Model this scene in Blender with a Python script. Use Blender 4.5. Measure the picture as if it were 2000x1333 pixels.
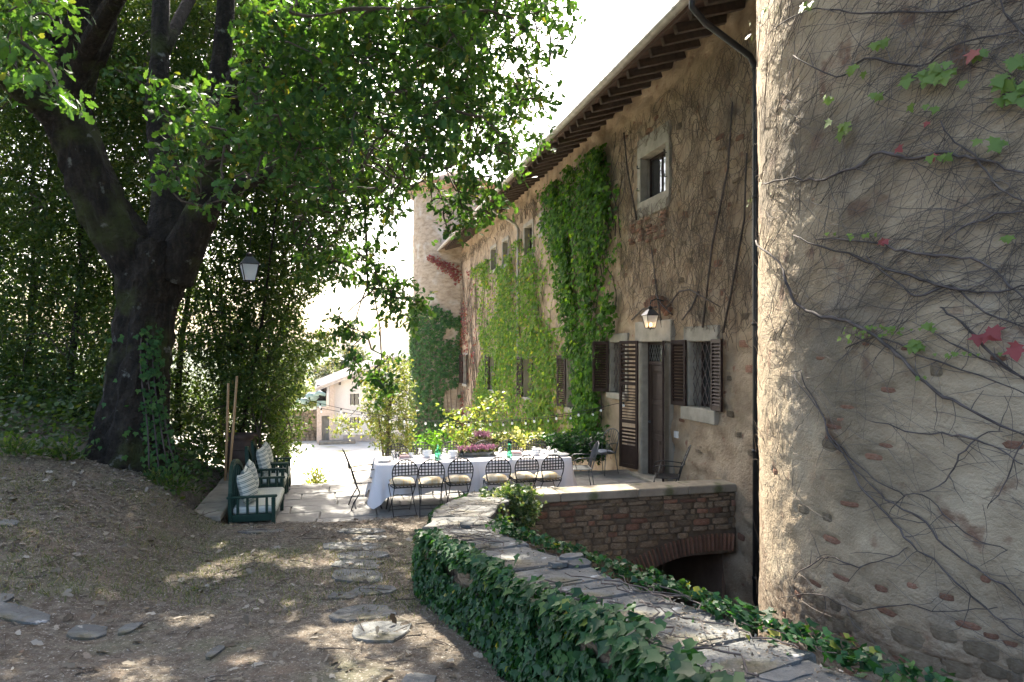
import bpy, math, random
import numpy as np
from mathutils import Vector, Matrix, Quaternion

for _o in list(bpy.data.objects):
    bpy.data.objects.remove(_o)
scene = bpy.context.scene
COL = scene.collection

# ------------------------------------------------------------------ camera
CAMZ, FPX, HORY = 2.65, 1333.3, 682.0
cam_data = bpy.data.cameras.new('camera')
cam_data.lens = 24.0
cam_data.sensor_width = 36.0
cam_data.shift_y = 0.0078
cam_data.clip_start = 0.05
cam_data.clip_end = 6000
camera = bpy.data.objects.new('camera', cam_data)
camera.location = (0, 0, CAMZ)
camera.rotation_euler = (math.radians(90), 0, 0)
COL.objects.link(camera)
scene.camera = camera

# ------------------------------------------------------------------ world, sun, exposure
SUN_AZ, SUN_EL = math.radians(10.5), math.radians(46)          # azimuth counted from +Y towards -X
world = bpy.data.worlds.new('World')
scene.world = world
world.use_nodes = True
_n = world.node_tree.nodes
_bg = _n['Background']
_sky = _n.new('ShaderNodeTexSky')
_sky.sky_type = 'NISHITA'
_sky.sun_disc = False
_sky.sun_elevation = SUN_EL
_sky.sun_rotation = -SUN_AZ
_sky.altitude = 200
_sky.air_density = 1.0
_sky.dust_density = 6.0
_sky.ozone_density = 1.0
world.node_tree.links.new(_sky.outputs[0], _bg.inputs[0])
_bg.inputs[1].default_value = 0.15
sun_data = bpy.data.lights.new('sun', 'SUN')
sun_data.energy = 4.3
sun_data.angle = math.radians(0.53)
sun_data.color = (1.0, 0.93, 0.80)
sun = bpy.data.objects.new('sun', sun_data)
SUN_DIR = Vector((-math.sin(SUN_AZ) * math.cos(SUN_EL), math.cos(SUN_AZ) * math.cos(SUN_EL), math.sin(SUN_EL)))
sun.rotation_euler = (-SUN_DIR).to_track_quat('-Z', 'Y').to_euler()
sun.location = (-4, 20, 25)
COL.objects.link(sun)
scene.view_settings.view_transform = 'Standard'
scene.view_settings.look = 'None'
scene.view_settings.gamma = 1
scene.view_settings.use_curve_mapping = False
scene.view_settings.exposure = 2.4
scene.cycles.use_denoising = True
scene.cycles.max_bounces = 8
scene.cycles.diffuse_bounces = 4
scene.cycles.transmission_bounces = 6
scene.cycles.transparent_max_bounces = 8
scene.cycles.sample_clamp_indirect = 6

# ------------------------------------------------------------------ helpers
def P(px, py, Y):
    """point seen at (px,py) of the 2000 x 1333 photograph, Y metres ahead"""
    return Vector(((px - 1000) / FPX * Y, Y, CAMZ + (HORY - py) / FPX * Y))

def proj(p):
    p = np.asarray(p, dtype=float)
    y = np.maximum(p[..., 1], 1e-3)
    return 1000 + FPX * p[..., 0] / y, HORY - FPX * (p[..., 2] - CAMZ) / y

OX, OY = 2.88, 13.7                     # foot of the house door: origin of the house frame
AX = np.array([0.9698, 0.2437]); BX = np.array([-0.2437, 0.9698])
RZ = math.atan2(0.2437, 0.9698)
def W(a, b, z=0.0):
    return Vector((OX + AX[0] * a + BX[0] * b, OY + AX[1] * a + BX[1] * b, z))
def Wn(p):
    p = np.asarray(p, dtype=float)
    return np.stack([OX + AX[0] * p[..., 0] + BX[0] * p[..., 1], OY + AX[1] * p[..., 0] + BX[1] * p[..., 1], p[..., 2]], -1)
def toab(x, y):
    dx, dy = np.asarray(x) - OX, np.asarray(y) - OY
    return dx * AX[0] + dy * AX[1], dx * BX[0] + dy * BX[1]
def fb(px, a=0.0):
    """house coordinate b of the upright line that shows at column px on the plane a"""
    r = (px - 1000) / FPX
    x0, y0 = OX + AX[0] * a, OY + AX[1] * a
    return (r * y0 - x0) / (BX[0] - r * BX[1])
def fz(px, py, a=0.0):
    b = fb(px, a)
    Y = OY + AX[1] * a + BX[1] * b
    return CAMZ + (HORY - py) / FPX * Y

def hash2(ix, iy, seed):
    h = (ix.astype(np.int64) * 374761393 + iy.astype(np.int64) * 668265263 + seed * 974711) & 0xffffffff
    h = ((h ^ (h >> 13)) * 1274126177) & 0xffffffff
    return ((h ^ (h >> 16)) & 0xffff) / 65535.0
def vnoise(x, y, seed=0):
    x = np.asarray(x, float); y = np.asarray(y, float)
    ix, iy = np.floor(x), np.floor(y)
    fx, fy = x - ix, y - iy
    fx = fx * fx * (3 - 2 * fx); fy = fy * fy * (3 - 2 * fy)
    a = hash2(ix, iy, seed); b = hash2(ix + 1, iy, seed); c = hash2(ix, iy + 1, seed); d = hash2(ix + 1, iy + 1, seed)
    return (a * (1 - fx) + b * fx) * (1 - fy) + (c * (1 - fx) + d * fx) * fy
def fbm(x, y, seed=0, octv=4):
    s = 0; amp = .5
    for i in range(octv):
        s = s + amp * vnoise(x * 2 ** i, y * 2 ** i, seed + i * 17); amp *= .5
    return s - .47
def sstep(a, b, x):
    t = np.clip((np.asarray(x, float) - a) / (b - a), 0, 1)
    return t * t * (3 - 2 * t)
def inpoly(px, py, poly):
    px = np.asarray(px); py = np.asarray(py); r = np.zeros(px.shape, bool)
    n = len(poly); j = n - 1
    for i in range(n):
        xi, yi = poly[i]; xj, yj = poly[j]
        if yi != yj:
            r ^= ((yi > py) != (yj > py)) & (px < (xj - xi) * (py - yi) / (yj - yi) + xi)
        j = i
    return r

def link(o, parent=None):
    COL.objects.link(o)
    if parent is not None:
        o.parent = parent
    return o
def props(o, label=None, cat=None, group=None, kind=None):
    if label: o['label'] = label
    if cat: o['category'] = cat
    if group: o['group'] = group
    if kind: o['kind'] = kind
    return o
def thing(name, label, cat, loc=(0, 0, 0), rz=0.0, group=None, kind=None):
    o = bpy.data.objects.new(name, None)
    o.empty_display_size = .2
    o.location = loc; o.rotation_euler = (0, 0, rz)
    COL.objects.link(o)
    return props(o, label, cat, group, kind)
def put(name, me, mat, parent=None, loc=None, rot=None, scale=None):
    o = bpy.data.objects.new(name, me)
    if mat is not None and len(me.materials) == 0:
        me.materials.append(mat)
    link(o, parent)
    if loc is not None: o.location = loc
    if rot is not None: o.rotation_euler = rot
    if scale is not None: o.scale = scale
    return o
def copy_tree(root, **kw):
    c = root.copy(); COL.objects.link(c)
    for ch in root.children:
        d = ch.copy(); COL.objects.link(d); d.parent = c
        for g in ch.children:
            e = g.copy(); COL.objects.link(e); e.parent = d
    return c
def npmesh(name, V, F, smooth=False):
    V = np.asarray(V, np.float32); F = np.asarray(F, np.int32)
    me = bpy.data.meshes.new(name)
    k = F.shape[1]
    me.vertices.add(len(V)); me.vertices.foreach_set('co', V.ravel())
    me.loops.add(F.size); me.loops.foreach_set('vertex_index', F.ravel())
    me.polygons.add(len(F)); me.polygons.foreach_set('loop_start', np.arange(0, F.size, k, dtype=np.int32))
    if smooth:
        me.polygons.foreach_set('use_smooth', np.ones(len(F), bool))
    me.update(calc_edges=True)
    return me

class MB:
    def __init__(s):
        s.v = []; s.f = []; s.sm = []
    def add(s, V, F, smooth=False):
        o = len(s.v)
        s.v.extend([tuple(p) for p in V]); s.f.extend([tuple(i + o for i in f) for f in F]); s.sm.extend([smooth] * len(F))
        return s
    def box(s, lo, hi, M=None, taper=0):
        x0, y0, z0 = lo; x1, y1, z1 = hi
        V = [Vector(p) for p in ((x0, y0, z0), (x1, y0, z0), (x1, y1, z0), (x0, y1, z0), (x0, y0, z1), (x1, y0, z1), (x1, y1, z1), (x0, y1, z1))]
        if M is not None: V = [M @ p for p in V]
        return s.add(V, [(3, 2, 1, 0), (4, 5, 6, 7), (0, 1, 5, 4), (1, 2, 6, 5), (2, 3, 7, 6), (3, 0, 4, 7)])
    def bbox(s, lo, hi, c=.01, M=None):
        """box with chamfered edges"""
        x0, y0, z0 = lo; x1, y1, z1 = hi
        c = min(c, (x1 - x0) * .45, (y1 - y0) * .45, (z1 - z0) * .45)
        V = []; F = []
        for sx in (0, 1):
            for sy in (0, 1):
                for sz in (0, 1):
                    X = x1 if sx else x0; Y = y1 if sy else y0; Z = z1 if sz else z0
                    dx, dy, dz = (-c if sx else c), (-c if sy else c), (-c if sz else c)
                    V += [Vector((X, Y + dy, Z + dz)), Vector((X + dx, Y, Z + dz)), Vector((X + dx, Y + dy, Z))]
        def i(sx, sy, sz, k): return (sx * 4 + sy * 2 + sz) * 3 + k
        F += [(i(0,0,0,0), i(0,0,1,0), i(0,1,1,0), i(0,1,0,0)), (i(1,0,0,0), i(1,1,0,0), i(1,1,1,0), i(1,0,1,0))]
        F += [(i(0,0,0,1), i(1,0,0,1), i(1,0,1,1), i(0,0,1,1)), (i(0,1,0,1), i(0,1,1,1), i(1,1,1,1), i(1,1,0,1))]
        F += [(i(0,0,0,2), i(0,1,0,2), i(1,1,0,2), i(1,0,0,2)), (i(0,0,1,2), i(1,0,1,2), i(1,1,1,2), i(0,1,1,2))]
        for p in (0, 1):
            for q in (0, 1):
                F.append((i(0,p,q,1), i(1,p,q,1), i(1,p,q,2), i(0,p,q,2)) if p == q else (i(0,p,q,2), i(1,p,q,2), i(1,p,q,1), i(0,p,q,1)))
                F.append((i(p,0,q,2), i(p,1,q,2), i(p,1,q,0), i(p,0,q,0)) if p == q else (i(p,0,q,0), i(p,1,q,0), i(p,1,q,2), i(p,0,q,2)))
                F.append((i(p,q,0,0), i(p,q,1,0), i(p,q,1,1), i(p,q,0,1)) if p == q else (i(p,q,0,1), i(p,q,1,1), i(p,q,1,0), i(p,q,0,0)))
        for sx in (0, 1):
            for sy in (0, 1):
                for sz in (0, 1):
                    t = (i(sx,sy,sz,0), i(sx,sy,sz,1), i(sx,sy,sz,2))
                    F.append(t if (sx + sy + sz) % 2 else t[::-1])
        if M is not None: V = [M @ p for p in V]
        return s.add(V, F)
    def tube(s, pts, r, n=6, cap=True, flat=1.0, noise=None):
        pts = [Vector(p) for p in pts]; m = len(pts)
        R = list(r) if hasattr(r, '__len__') else [r] * m
        t0 = (pts[1] - pts[0]).normalized()
        up = Vector((0, 0, 1)) if abs(t0.z) < .9 else Vector((1, 0, 0))
        nx = t0.cross(up).normalized(); V = []
        for k in range(m):
            t = (pts[min(k + 1, m - 1)] - pts[max(k - 1, 0)])
            if t.length < 1e-9: t = t0
            t.normalize()
            nx = (nx - t * nx.dot(t))
            if nx.length < 1e-6: nx = t.orthogonal()
            nx.normalize(); ny = t.cross(nx)
            for j in range(n):
                A = 2 * math.pi * j / n
                rr = R[k] * (noise(k, j) if noise else 1)
                V.append(pts[k] + nx * math.cos(A) * rr + ny * math.sin(A) * rr * flat)
        F = []
        for k in range(m - 1):
            for j in range(n):
                F.append((k * n + j, k * n + (j + 1) % n, (k + 1) * n + (j + 1) % n, (k + 1) * n + j))
        if cap:
            F.append(tuple(range(n))[::-1]); F.append(tuple((m - 1) * n + j for j in range(n)))
        return s.add(V, F, n > 4)
    def lathe(s, prof, n=16, M=None, cap=True):
        V = []; F = []
        for (r, z) in prof:
            for j in range(n):
                A = 2 * math.pi * j / n
                V.append(Vector((r * math.cos(A), r * math.sin(A), z)))
        m = len(prof)
        for k in range(m - 1):
            for j in range(n):
                F.append((k * n + j, k * n + (j + 1) % n, (k + 1) * n + (j + 1) % n, (k + 1) * n + j))
        if cap:
            F.append(tuple(range(n))[::-1]); F.append(tuple((m - 1) * n + j for j in range(n)))
        if M is not None: V = [M @ p for p in V]
        return s.add(V, F, True)
    def prism(s, poly, z0, z1, inset=0.0, zf=None):
        """polygon slab; top ring pulled in by inset"""
        n = len(poly); cx = sum(p[0] for p in poly) / n; cy = sum(p[1] for p in poly) / n
        V = [(x, y, z0) for x, y in poly] + [(x, y, z1 - inset) for x, y in poly]
        V += [(cx + (x - cx) * (1 - inset * 2.5), cy + (y - cy) * (1 - inset * 2.5), z1 + (zf(x, y) if zf else 0)) for x, y in poly]
        F = [tuple(range(n))[::-1], tuple(range(2 * n, 3 * n))]
        for i in range(n):
            j = (i + 1) % n
            F += [(i, j, n + j, n + i), (n + i, n + j, 2 * n + j, 2 * n + i)]
        return s.add(V, F)
    def mesh(s, name):
        me = bpy.data.meshes.new(name)
        me.from_pydata(s.v, [], s.f)
        if any(s.sm): me.polygons.foreach_set('use_smooth', s.sm)
        me.update()
        return me
    def put(s, name, mat, parent=None, **k):
        return put(name, s.mesh(name), mat, parent, **k)

# ------------------------------------------------------------------ materials
def nd(nt, t, **k):
    n = nt.nodes.new(t)
    for a, b in k.items(): setattr(n, a, b)
    return n
def lin(c):  # sRGB 0..255 -> linear
    return tuple(((x / 255) / 12.92 if x / 255 < .04045 else ((x / 255 + .055) / 1.055) ** 2.4) for x in c) + (1,)
def rampnode(nt, stops, interp='LINEAR'):
    r = nd(nt, 'ShaderNodeValToRGB'); e = r.color_ramp.elements
    r.color_ramp.interpolation = interp
    while len(e) < len(stops): e.new(.5)
    for el, (p, c) in zip(e, stops):
        el.position = p; el.color = tuple(c[:3]) + (1,)
    return r
def noise(nt, scale, detail=4, rough=.55, coord='Object', vec=None, mscale=None):
    n = nd(nt, 'ShaderNodeTexNoise'); n.inputs['Scale'].default_value = scale
    n.inputs['Detail'].default_value = detail; n.inputs['Roughness'].default_value = rough
    if vec is None:
        tc = nd(nt, 'ShaderNodeTexCoord'); vec = tc.outputs[coord]
    if mscale is not None:
        mp = nd(nt, 'ShaderNodeMapping'); mp.inputs['Scale'].default_value = mscale
        nt.links.new(vec, mp.inputs[0]); vec = mp.outputs[0]
    nt.links.new(vec, n.inputs[0])
    return n
def mixc(nt, f, a, b, mode='MIX'):
    m = nd(nt, 'ShaderNodeMix', data_type='RGBA', blend_type=mode)
    for s, v in ((0, f), (6, a), (7, b)):
        if hasattr(v, 'is_output'): nt.links.new(v, m.inputs[s])
        elif s == 0: m.inputs[0].default_value = v
        else: m.inputs[s].default_value = tuple(v[:3]) + (1,)
    return m.outputs[2]
def newmat(name):
    m = bpy.data.materials.new(name); m.use_nodes = True
    return m, m.node_tree, m.node_tree.nodes['Principled BSDF']
def pm(name, stops, scale=4, rough=.85, bump=0, bscale=30, coord='Object', spots=None, vary=0, metal=0, detail=5, mscale=None, spec=.3, bdist=.02):
    """noise coloured material: stops colour ramp, spots = [(scale, lo, hi, colour)] patches, vary = value change per object"""
    m, nt, b = newmat(name); L = nt.links.new
    n = noise(nt, scale, detail, coord=coord, mscale=mscale)
    if len(stops) == 1: stops = [(0.3, [c * .8 for c in stops[0]]), (.7, [c * 1.15 for c in stops[0]])]
    col = rampnode(nt, stops); L(n.outputs[0], col.inputs[0]); c = col.outputs[0]
    for (sc, lo, hi, cc) in spots or []:
        sn = noise(nt, sc, 4, coord=coord)
        rr = rampnode(nt, [(lo, (0, 0, 0)), (hi, (1, 1, 1))]); L(sn.outputs[0], rr.inputs[0])
        c = mixc(nt, rr.outputs[0], c, cc)
    if vary:
        oi = nd(nt, 'ShaderNodeObjectInfo'); mr = nd(nt, 'ShaderNodeMapRange')
        mr.inputs[3].default_value = 1 - vary; mr.inputs[4].default_value = 1 + vary
        L(oi.outputs['Random'], mr.inputs[0])
        cb = nd(nt, 'ShaderNodeCombineColor')
        for i in range(3): L(mr.outputs[0], cb.inputs[i])
        c = mixc(nt, 1.0, c, cb.outputs[0], 'MULTIPLY')
    L(c, b.inputs['Base Color'])
    b.inputs['Roughness'].default_value = rough; b.inputs['Metallic'].default_value = metal
    b.inputs['Specular IOR Level'].default_value = spec
    if bump:
        bn = noise(nt, bscale, 6, .65, coord=coord)
        bp = nd(nt, 'ShaderNodeBump'); bp.inputs['Strength'].default_value = bump; bp.inputs['Distance'].default_value = bdist
        L(bn.outputs[0], bp.inputs['Height']); L(bp.outputs[0], b.inputs['Normal'])
    return m
def leafmat(name, stops, trans=.45, tcol=None, rough=.45, spec=.4):
    """leaf: colour picked per leaf, light shines through"""
    m, nt, b = newmat(name); L = nt.links.new
    g = nd(nt, 'ShaderNodeNewGeometry')
    col = rampnode(nt, stops); L(g.outputs['Random Per Island'], col.inputs[0])
    oi = nd(nt, 'ShaderNodeObjectInfo')
    c = col.outputs[0]
    L(c, b.inputs['Base Color']); b.inputs['Roughness'].default_value = rough; b.inputs['Specular IOR Level'].default_value = spec
    t = nd(nt, 'ShaderNodeBsdfTranslucent')
    tc = mixc(nt, 1.0, c, tcol or (1.9, 1.7, .55), 'MULTIPLY')
    L(tc, t.inputs[0])
    mx = nd(nt, 'ShaderNodeMixShader'); mx.inputs[0].default_value = trans
    L(b.outputs[0], mx.inputs[1]); L(t.outputs[0], mx.inputs[2])
    L(mx.outputs[0], nt.nodes['Material Output'].inputs[0])
    return m

M = {}
M['plaster_tower'] = pm('old_plaster', [(.25, (.25, .187, .117)), (.5, (.40, .312, .207)), (.75, (.49, .40, .28))], 1.9, .92, 1.0, 30, spots=[(.9, .56, .72, (.30, .25, .19)), (3.2, .60, .70, (.21, .125, .08)), (.55, .55, .75, (.14, .115, .08))], bdist=.03)
def expose(mat, zfoot, zspan, stops):
    """bare rubble masonry where the plaster has gone from the foot of a wall"""
    nt = mat.node_tree; L = nt.links.new; b = nt.nodes['Principled BSDF']; old = b.inputs['Base Color'].links[0].from_socket
    tc = nd(nt, 'ShaderNodeTexCoord'); sx = nd(nt, 'ShaderNodeSeparateXYZ'); L(tc.outputs['Object'], sx.inputs[0])
    n1 = noise(nt, 1.7, 6, .6); n2 = noise(nt, 9, 5, .6, mscale=(1, 1, 2.6)); c2 = rampnode(nt, stops); L(n2.outputs[0], c2.inputs[0])
    mr = nd(nt, 'ShaderNodeMapRange'); mr.inputs[1].default_value = zfoot + zspan; mr.inputs[2].default_value = zfoot; L(sx.outputs[2], mr.inputs[0])
    ad_ = nd(nt, 'ShaderNodeMath', operation='ADD'); L(mr.outputs[0], ad_.inputs[0]); L(n1.outputs[0], ad_.inputs[1])
    rr = rampnode(nt, [(.84, (0, 0, 0)), (.97, (1, 1, 1))]); L(ad_.outputs[0], rr.inputs[0])
    L(mixc(nt, rr.outputs[0], old, c2.outputs[0]), b.inputs['Base Color'])
expose(M['plaster_tower'], 2.9, 1.7, [(.25, (.12, .078, .048)), (.45, (.20, .145, .095)), (.6, (.30, .24, .17)), (.78, (.38, .32, .24))])
M['rubble_wall'] = pm('rubble_plaster', [(.25, (.22, .148, .092)), (.5, (.38, .285, .19)), (.78, (.50, .395, .28))], 2.6, .93, 1.0, 16, spots=[(.7, .55, .75, (.33, .25, .17)), (5, .62, .72, (.25, .13, .085)), (1.3, .6, .75, (.14, .11, .08))], bdist=.045)
M['far_brick'] = pm('weathered_brickwork', [(.25, (.20, .145, .095)), (.5, (.33, .26, .185)), (.75, (.42, .345, .265))], 3, .93, 1.0, 9, spots=[(1.3, .55, .7, (.44, .40, .34))], mscale=(1, 1, 2.5), bdist=.05)
M['stone_frame'] = pm('grey_sandstone', [(.25, (.20, .18, .145)), (.55, (.29, .265, .215)), (.8, (.36, .33, .27))], 5, .85, .4, 40)
M['dark_wood'] = pm('dark_brown_paint', [(.3, (.018, .0095, .0075)), (.7, (.034, .018, .014))], 8, .6, .15, 60, spec=.2)
M['door_wood'] = pm('dark_door_wood', [(.3, (.020, .012, .009)), (.7, (.04, .024, .018))], 6, .6, .2, 50, mscale=(6, 6, .6), spec=.2)
M['iron'] = pm('dark_iron', [(.3, (.010, .010, .011)), (.7, (.022, .021, .021))], 12, .45, .1, 60, metal=.3, spec=.5)
M['pale_iron'] = pm('grille_iron', [(.3, (.07, .05, .045)), (.7, (.13, .10, .09))], 12, .5)
M['grey_iron'] = pm('grey_painted_iron', [(.3, (.06, .065, .07)), (.7, (.10, .105, .11))], 14, .35, .1, 60, metal=.4, spec=.6)
M['gutter'] = pm('gutter_metal', [(.3, (.22, .20, .17)), (.7, (.36, .34, .30))], 5, .5, .1, 30, metal=.2)
M['rafter'] = pm('rafter_wood', [(.3, (.045, .032, .024)), (.7, (.10, .07, .05))], 7, .8, .3, 40)
M['eave_brick'] = pm('eave_brick', [(.3, (.06, .035, .026)), (.7, (.13, .075, .052))], 6, .9, .3, 30)
M['roof_tile'] = pm('old_roof_tile', [(.3, (.20, .12, .08)), (.55, (.32, .21, .15)), (.8, (.40, .34, .27))], 3, .9, .4, 25, vary=.25)
M['stone'] = pm('brown_stone', [(.25, (.125, .088, .056)), (.5, (.23, .168, .108)), (.78, (.33, .255, .175))], 7, .92, .7, 28, vary=.34, spots=[(9, .62, .70, (.36, .33, .27)), (3, .62, .75, (.11, .115, .06))], bdist=.03)
M['tower_stone'] = pm('buried_stone', [(.25, (.115, .085, .053)), (.5, (.19, .148, .098)), (.78, (.26, .21, .15))], 7, .92, .7, 28, vary=.25)
M['brick'] = pm('old_red_brick', [(.25, (.145, .068, .042)), (.5, (.235, .118, .074)), (.78, (.31, .185, .128))], 8, .92, .6, 35, vary=.3, spots=[(7, .60, .72, (.26, .21, .165))])
M['mortar'] = pm('mortar', [(.25, (.075, .054, .036)), (.55, (.13, .097, .066)), (.8, (.19, .15, .105))], 6, .95, .8, 22)
M['coping'] = pm('coping_stone', [(.25, (.13, .11, .085)), (.5, (.22, .19, .145)), (.8, (.30, .265, .21))], 4, .9, .5, 24, vary=.12, spots=[(3, .6, .72, (.10, .105, .05))])
M['slab'] = pm('grey_slate_slab', [(.22, (.05, .05, .046)), (.5, (.105, .106, .101)), (.8, (.185, .186, .178))], 4, .8, .9, 14, vary=.15, spots=[(6, .63, .70, (.33, .33, .32)), (2.4, .54, .66, (.075, .068, .03)), (.9, .55, .7, (.09, .075, .055)), (11, .63, .7, (.12, .11, .095))], bdist=.03)
M['paving'] = pm('terrace_paving', [(.25, (.115, .112, .105)), (.5, (.18, .176, .168)), (.8, (.25, .243, .23))], 2.5, .85, .45, 18, vary=.10, spots=[(2.2, .58, .72, (.13, .125, .115))])
M['joint'] = pm('joint_sand', [(.3, (.11, .10, .085)), (.7, (.19, .175, .15))], 9, .95, .4, 40)
M['soil'] = pm('dry_soil_litter', [(.22, (.062, .046, .032)), (.45, (.112, .088, .064)), (.62, (.165, .138, .106)), (.85, (.245, .215, .172))], 14, .95, .9, 55, spots=[(.8, .54, .68, (.145, .145, .085)), (2.3, .56, .70, (.17, .125, .088)), (45, .6, .68, (.36, .335, .29))], bdist=.03, detail=8)
M['gravel'] = pm('pale_gravel', [(.25, (.34, .31, .255)), (.5, (.44, .41, .35)), (.8, (.52, .49, .43))], 1.2, .95, .5, 40, spots=[(.35, .56, .66, (.33, .31, .16))])
M['moat'] = pm('damp_earth', [(.3, (.05, .038, .027)), (.7, (.10, .078, .055))], 5, .95, .6, 25)
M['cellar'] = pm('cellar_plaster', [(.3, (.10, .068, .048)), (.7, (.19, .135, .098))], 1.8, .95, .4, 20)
M['bark'] = pm('oak_bark', [(.3, (.013, .010, .008)), (.55, (.028, .021, .015)), (.8, (.062, .050, .037))], 5, .95, 1.0, 13, mscale=(3, 3, .7), spots=[(1.4, .52, .66, (.052, .060, .016)), (5, .65, .72, (.17, .17, .145))], bdist=.14)
M['twig'] = pm('twig_bark', [(.3, (.045, .034, .025)), (.7, (.10, .078, .06))], 9, .9)
M['vine'] = pm('creeper_stem', [(.3, (.045, .036, .032)), (.7, (.11, .09, .08))], 9, .9, vary=.2)
M['vine_grey'] = pm('creeper_runner', [(.3, (.075, .062, .053)), (.7, (.15, .125, .105))], 9, .9)
M['vine_fine'] = pm('creeper_twig', [(.3, (.10, .078, .058)), (.7, (.20, .155, .115))], 9, .9)
M['green_wood'] = pm('dark_green_paint', [(.3, (.006, .024, .015)), (.7, (.013, .042, .028))], 9, .5, .1, 50, spec=.3)
M['pole'] = pm('wooden_pole', [(.3, (.30, .17, .08)), (.7, (.46, .29, .15))], 9, .6, mscale=(1, 1, .2))
M['terracotta_dark'] = pm('weathered_terracotta', [(.3, (.055, .036, .028)), (.55, (.10, .065, .05)), (.8, (.17, .125, .10))], 5, .92, .4, 30)
M['urn'] = pm('mossy_urn', [(.3, (.055, .05, .025)), (.7, (.13, .105, .05))], 8, .92, .5, 30)
M['cloth'] = pm('white_cotton', [(.3, (.73, .68, .68)), (.7, (.79, .745, .745))], 3, .9, .35, 14)
M['cushion'] = pm('cream_cushion', [(.3, (.33, .285, .21)), (.52, (.39, .35, .28)), (.64, (.37, .27, .13)), (.8, (.41, .365, .285))], 6, .9, .3, 60, mscale=(2, .5, .5))
M['china'] = pm('white_china', [(.3, (.72, .72, .71)), (.7, (.8, .8, .79))], 3, .25, spec=.5)
M['napkin'] = pm('pink_napkin', [(.3, (.55, .36, .34)), (.7, (.66, .48, .46))], 5, .9)
M['white_wall'] = pm('cream_render', [(.3, (.62, .56, .50)), (.7, (.70, .64, .58))], 1.2, .92, .2, 10)
M['far_roof'] = pm('pale_roof_tiles', [(.3, (.36, .30, .26)), (.7, (.52, .46, .41))], 2.5, .9, .4, 12)  # pale tile colour of the farm roof
M['brick_corner'] = pm('orange_brick', [(.3, (.44, .33, .25)), (.7, (.56, .46, .38))], 6, .9, .3, 20, vary=.15)
M['tarp'] = pm('green_tarpaulin', [(.3, (.16, .24, .21)), (.7, (.28, .36, .32))], 2, .5, .5, 8)
M['far_green'] = pm('far_wood', [(.3, (.035, .05, .025)), (.7, (.09, .11, .05))], .05, .95, detail=8)
M['painted_shade'] = pm('painted_interior_shade', [(.3, (.012, .010, .009)), (.7, (.02, .017, .015))], 2, .9)  # near-black colour stands in for the shade inside openings
M['curtain'] = pm('grey_curtain', [(.3, (.20, .20, .19)), (.7, (.34, .34, .32))], 5, .9, mscale=(1, 6, .3))
M['straw'] = leafmat('dry_litter', [(0, (.058, .044, .031)), (.3, (.115, .092, .066)), (.6, (.20, .17, .127)), (.85, (.33, .295, .24)), (1, (.11, .062, .036))], .15, (1, .9, .7), .8, .2)
M['grass'] = leafmat('grass_blades', [(0, (.05, .08, .02)), (.5, (.10, .125, .045)), (1, (.22, .20, .10))], .35, (1.4, 1.3, .6))
M['oak_leaf'] = leafmat('oak_leaf', [(0, (.022, .062, .018)), (.5, (.040, .105, .028)), (.93, (.07, .14, .034)), (1, (.14, .14, .03))], .42, None, .55, .25)
M['laurel_leaf'] = leafmat('laurel_leaf', [(0, (.022, .050, .014)), (.5, (.046, .088, .022)), (.95, (.08, .12, .03)), (1, (.13, .12, .03))], .46, (1.9, 1.8, .5), .5, .3)
M['ivy_leaf'] = leafmat('ivy_leaf', [(0, (.007, .034, .012)), (.5, (.016, .064, .019)), (.9, (.034, .100, .025)), (.985, (.07, .13, .03)), (1, (.30, .26, .03))], .3, (1.8, 1.8, .5), .45, .3)
M['creeper_leaf'] = leafmat('creeper_leaf', [(0, (.06, .145, .028)), (.5, (.12, .23, .045)), (.9, (.20, .29, .07)), (1, (.28, .24, .07))], .5, None, .7, .12)
M['dark_creeper_leaf'] = leafmat('dense_creeper_leaf', [(0, (.022, .07, .012)), (.5, (.06, .16, .022)), (.9, (.11, .24, .034)), (1, (.18, .27, .05))], .45, None, .7, .1)
M['tower_ivy'] = leafmat('tower_ivy_leaf', [(0, (.025, .07, .025)), (.5, (.042, .11, .036)), (1, (.075, .15, .045))], .35, None, .65, .15)
M['red_leaf'] = leafmat('red_creeper_leaf', [(0, (.16, .03, .03)), (.6, (.25, .05, .045)), (1, (.20, .13, .05))], .4, (1.4, .7, .6))
M['bright_leaf'] = leafmat('young_creeper_leaf', [(0, (.08, .16, .03)), (.6, (.13, .21, .04)), (.9, (.2, .22, .05)), (1, (.26, .12, .06))], .45)
M['yellow_leaf'] = leafmat('yellow_green_leaf', [(0, (.09, .15, .035)), (.5, (.16, .20, .05)), (1, (.25, .24, .08))], .45, (1.5, 1.5, .6))
M['bush_leaf'] = leafmat('bush_leaf', [(0, (.05, .085, .03)), (.5, (.09, .13, .045)), (1, (.17, .17, .06))], .5)
M['far_leaf'] = leafmat('far_tree_leaf', [(0, (.05, .08, .04)), (.5, (.08, .105, .05)), (1, (.17, .15, .08))], .35)
M['pale_ivy'] = leafmat('variegated_ivy_leaf', [(0, (.025, .06, .022)), (.55, (.06, .115, .04)), (.8, (.14, .19, .085)), (1, (.34, .37, .24))], .3, None, .55, .25)
M['hydrangea'] = leafmat('pale_bush_leaf', [(0, (.06, .11, .03)), (.5, (.14, .18, .05)), (.75, (.4, .42, .25)), (1, (.6, .6, .45))], .4)
M['heather'] = leafmat('heather_bloom', [(0, (.14, .06, .09)), (.5, (.25, .12, .18)), (1, (.38, .25, .30))], .25, (1.3, .9, 1.1))

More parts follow.
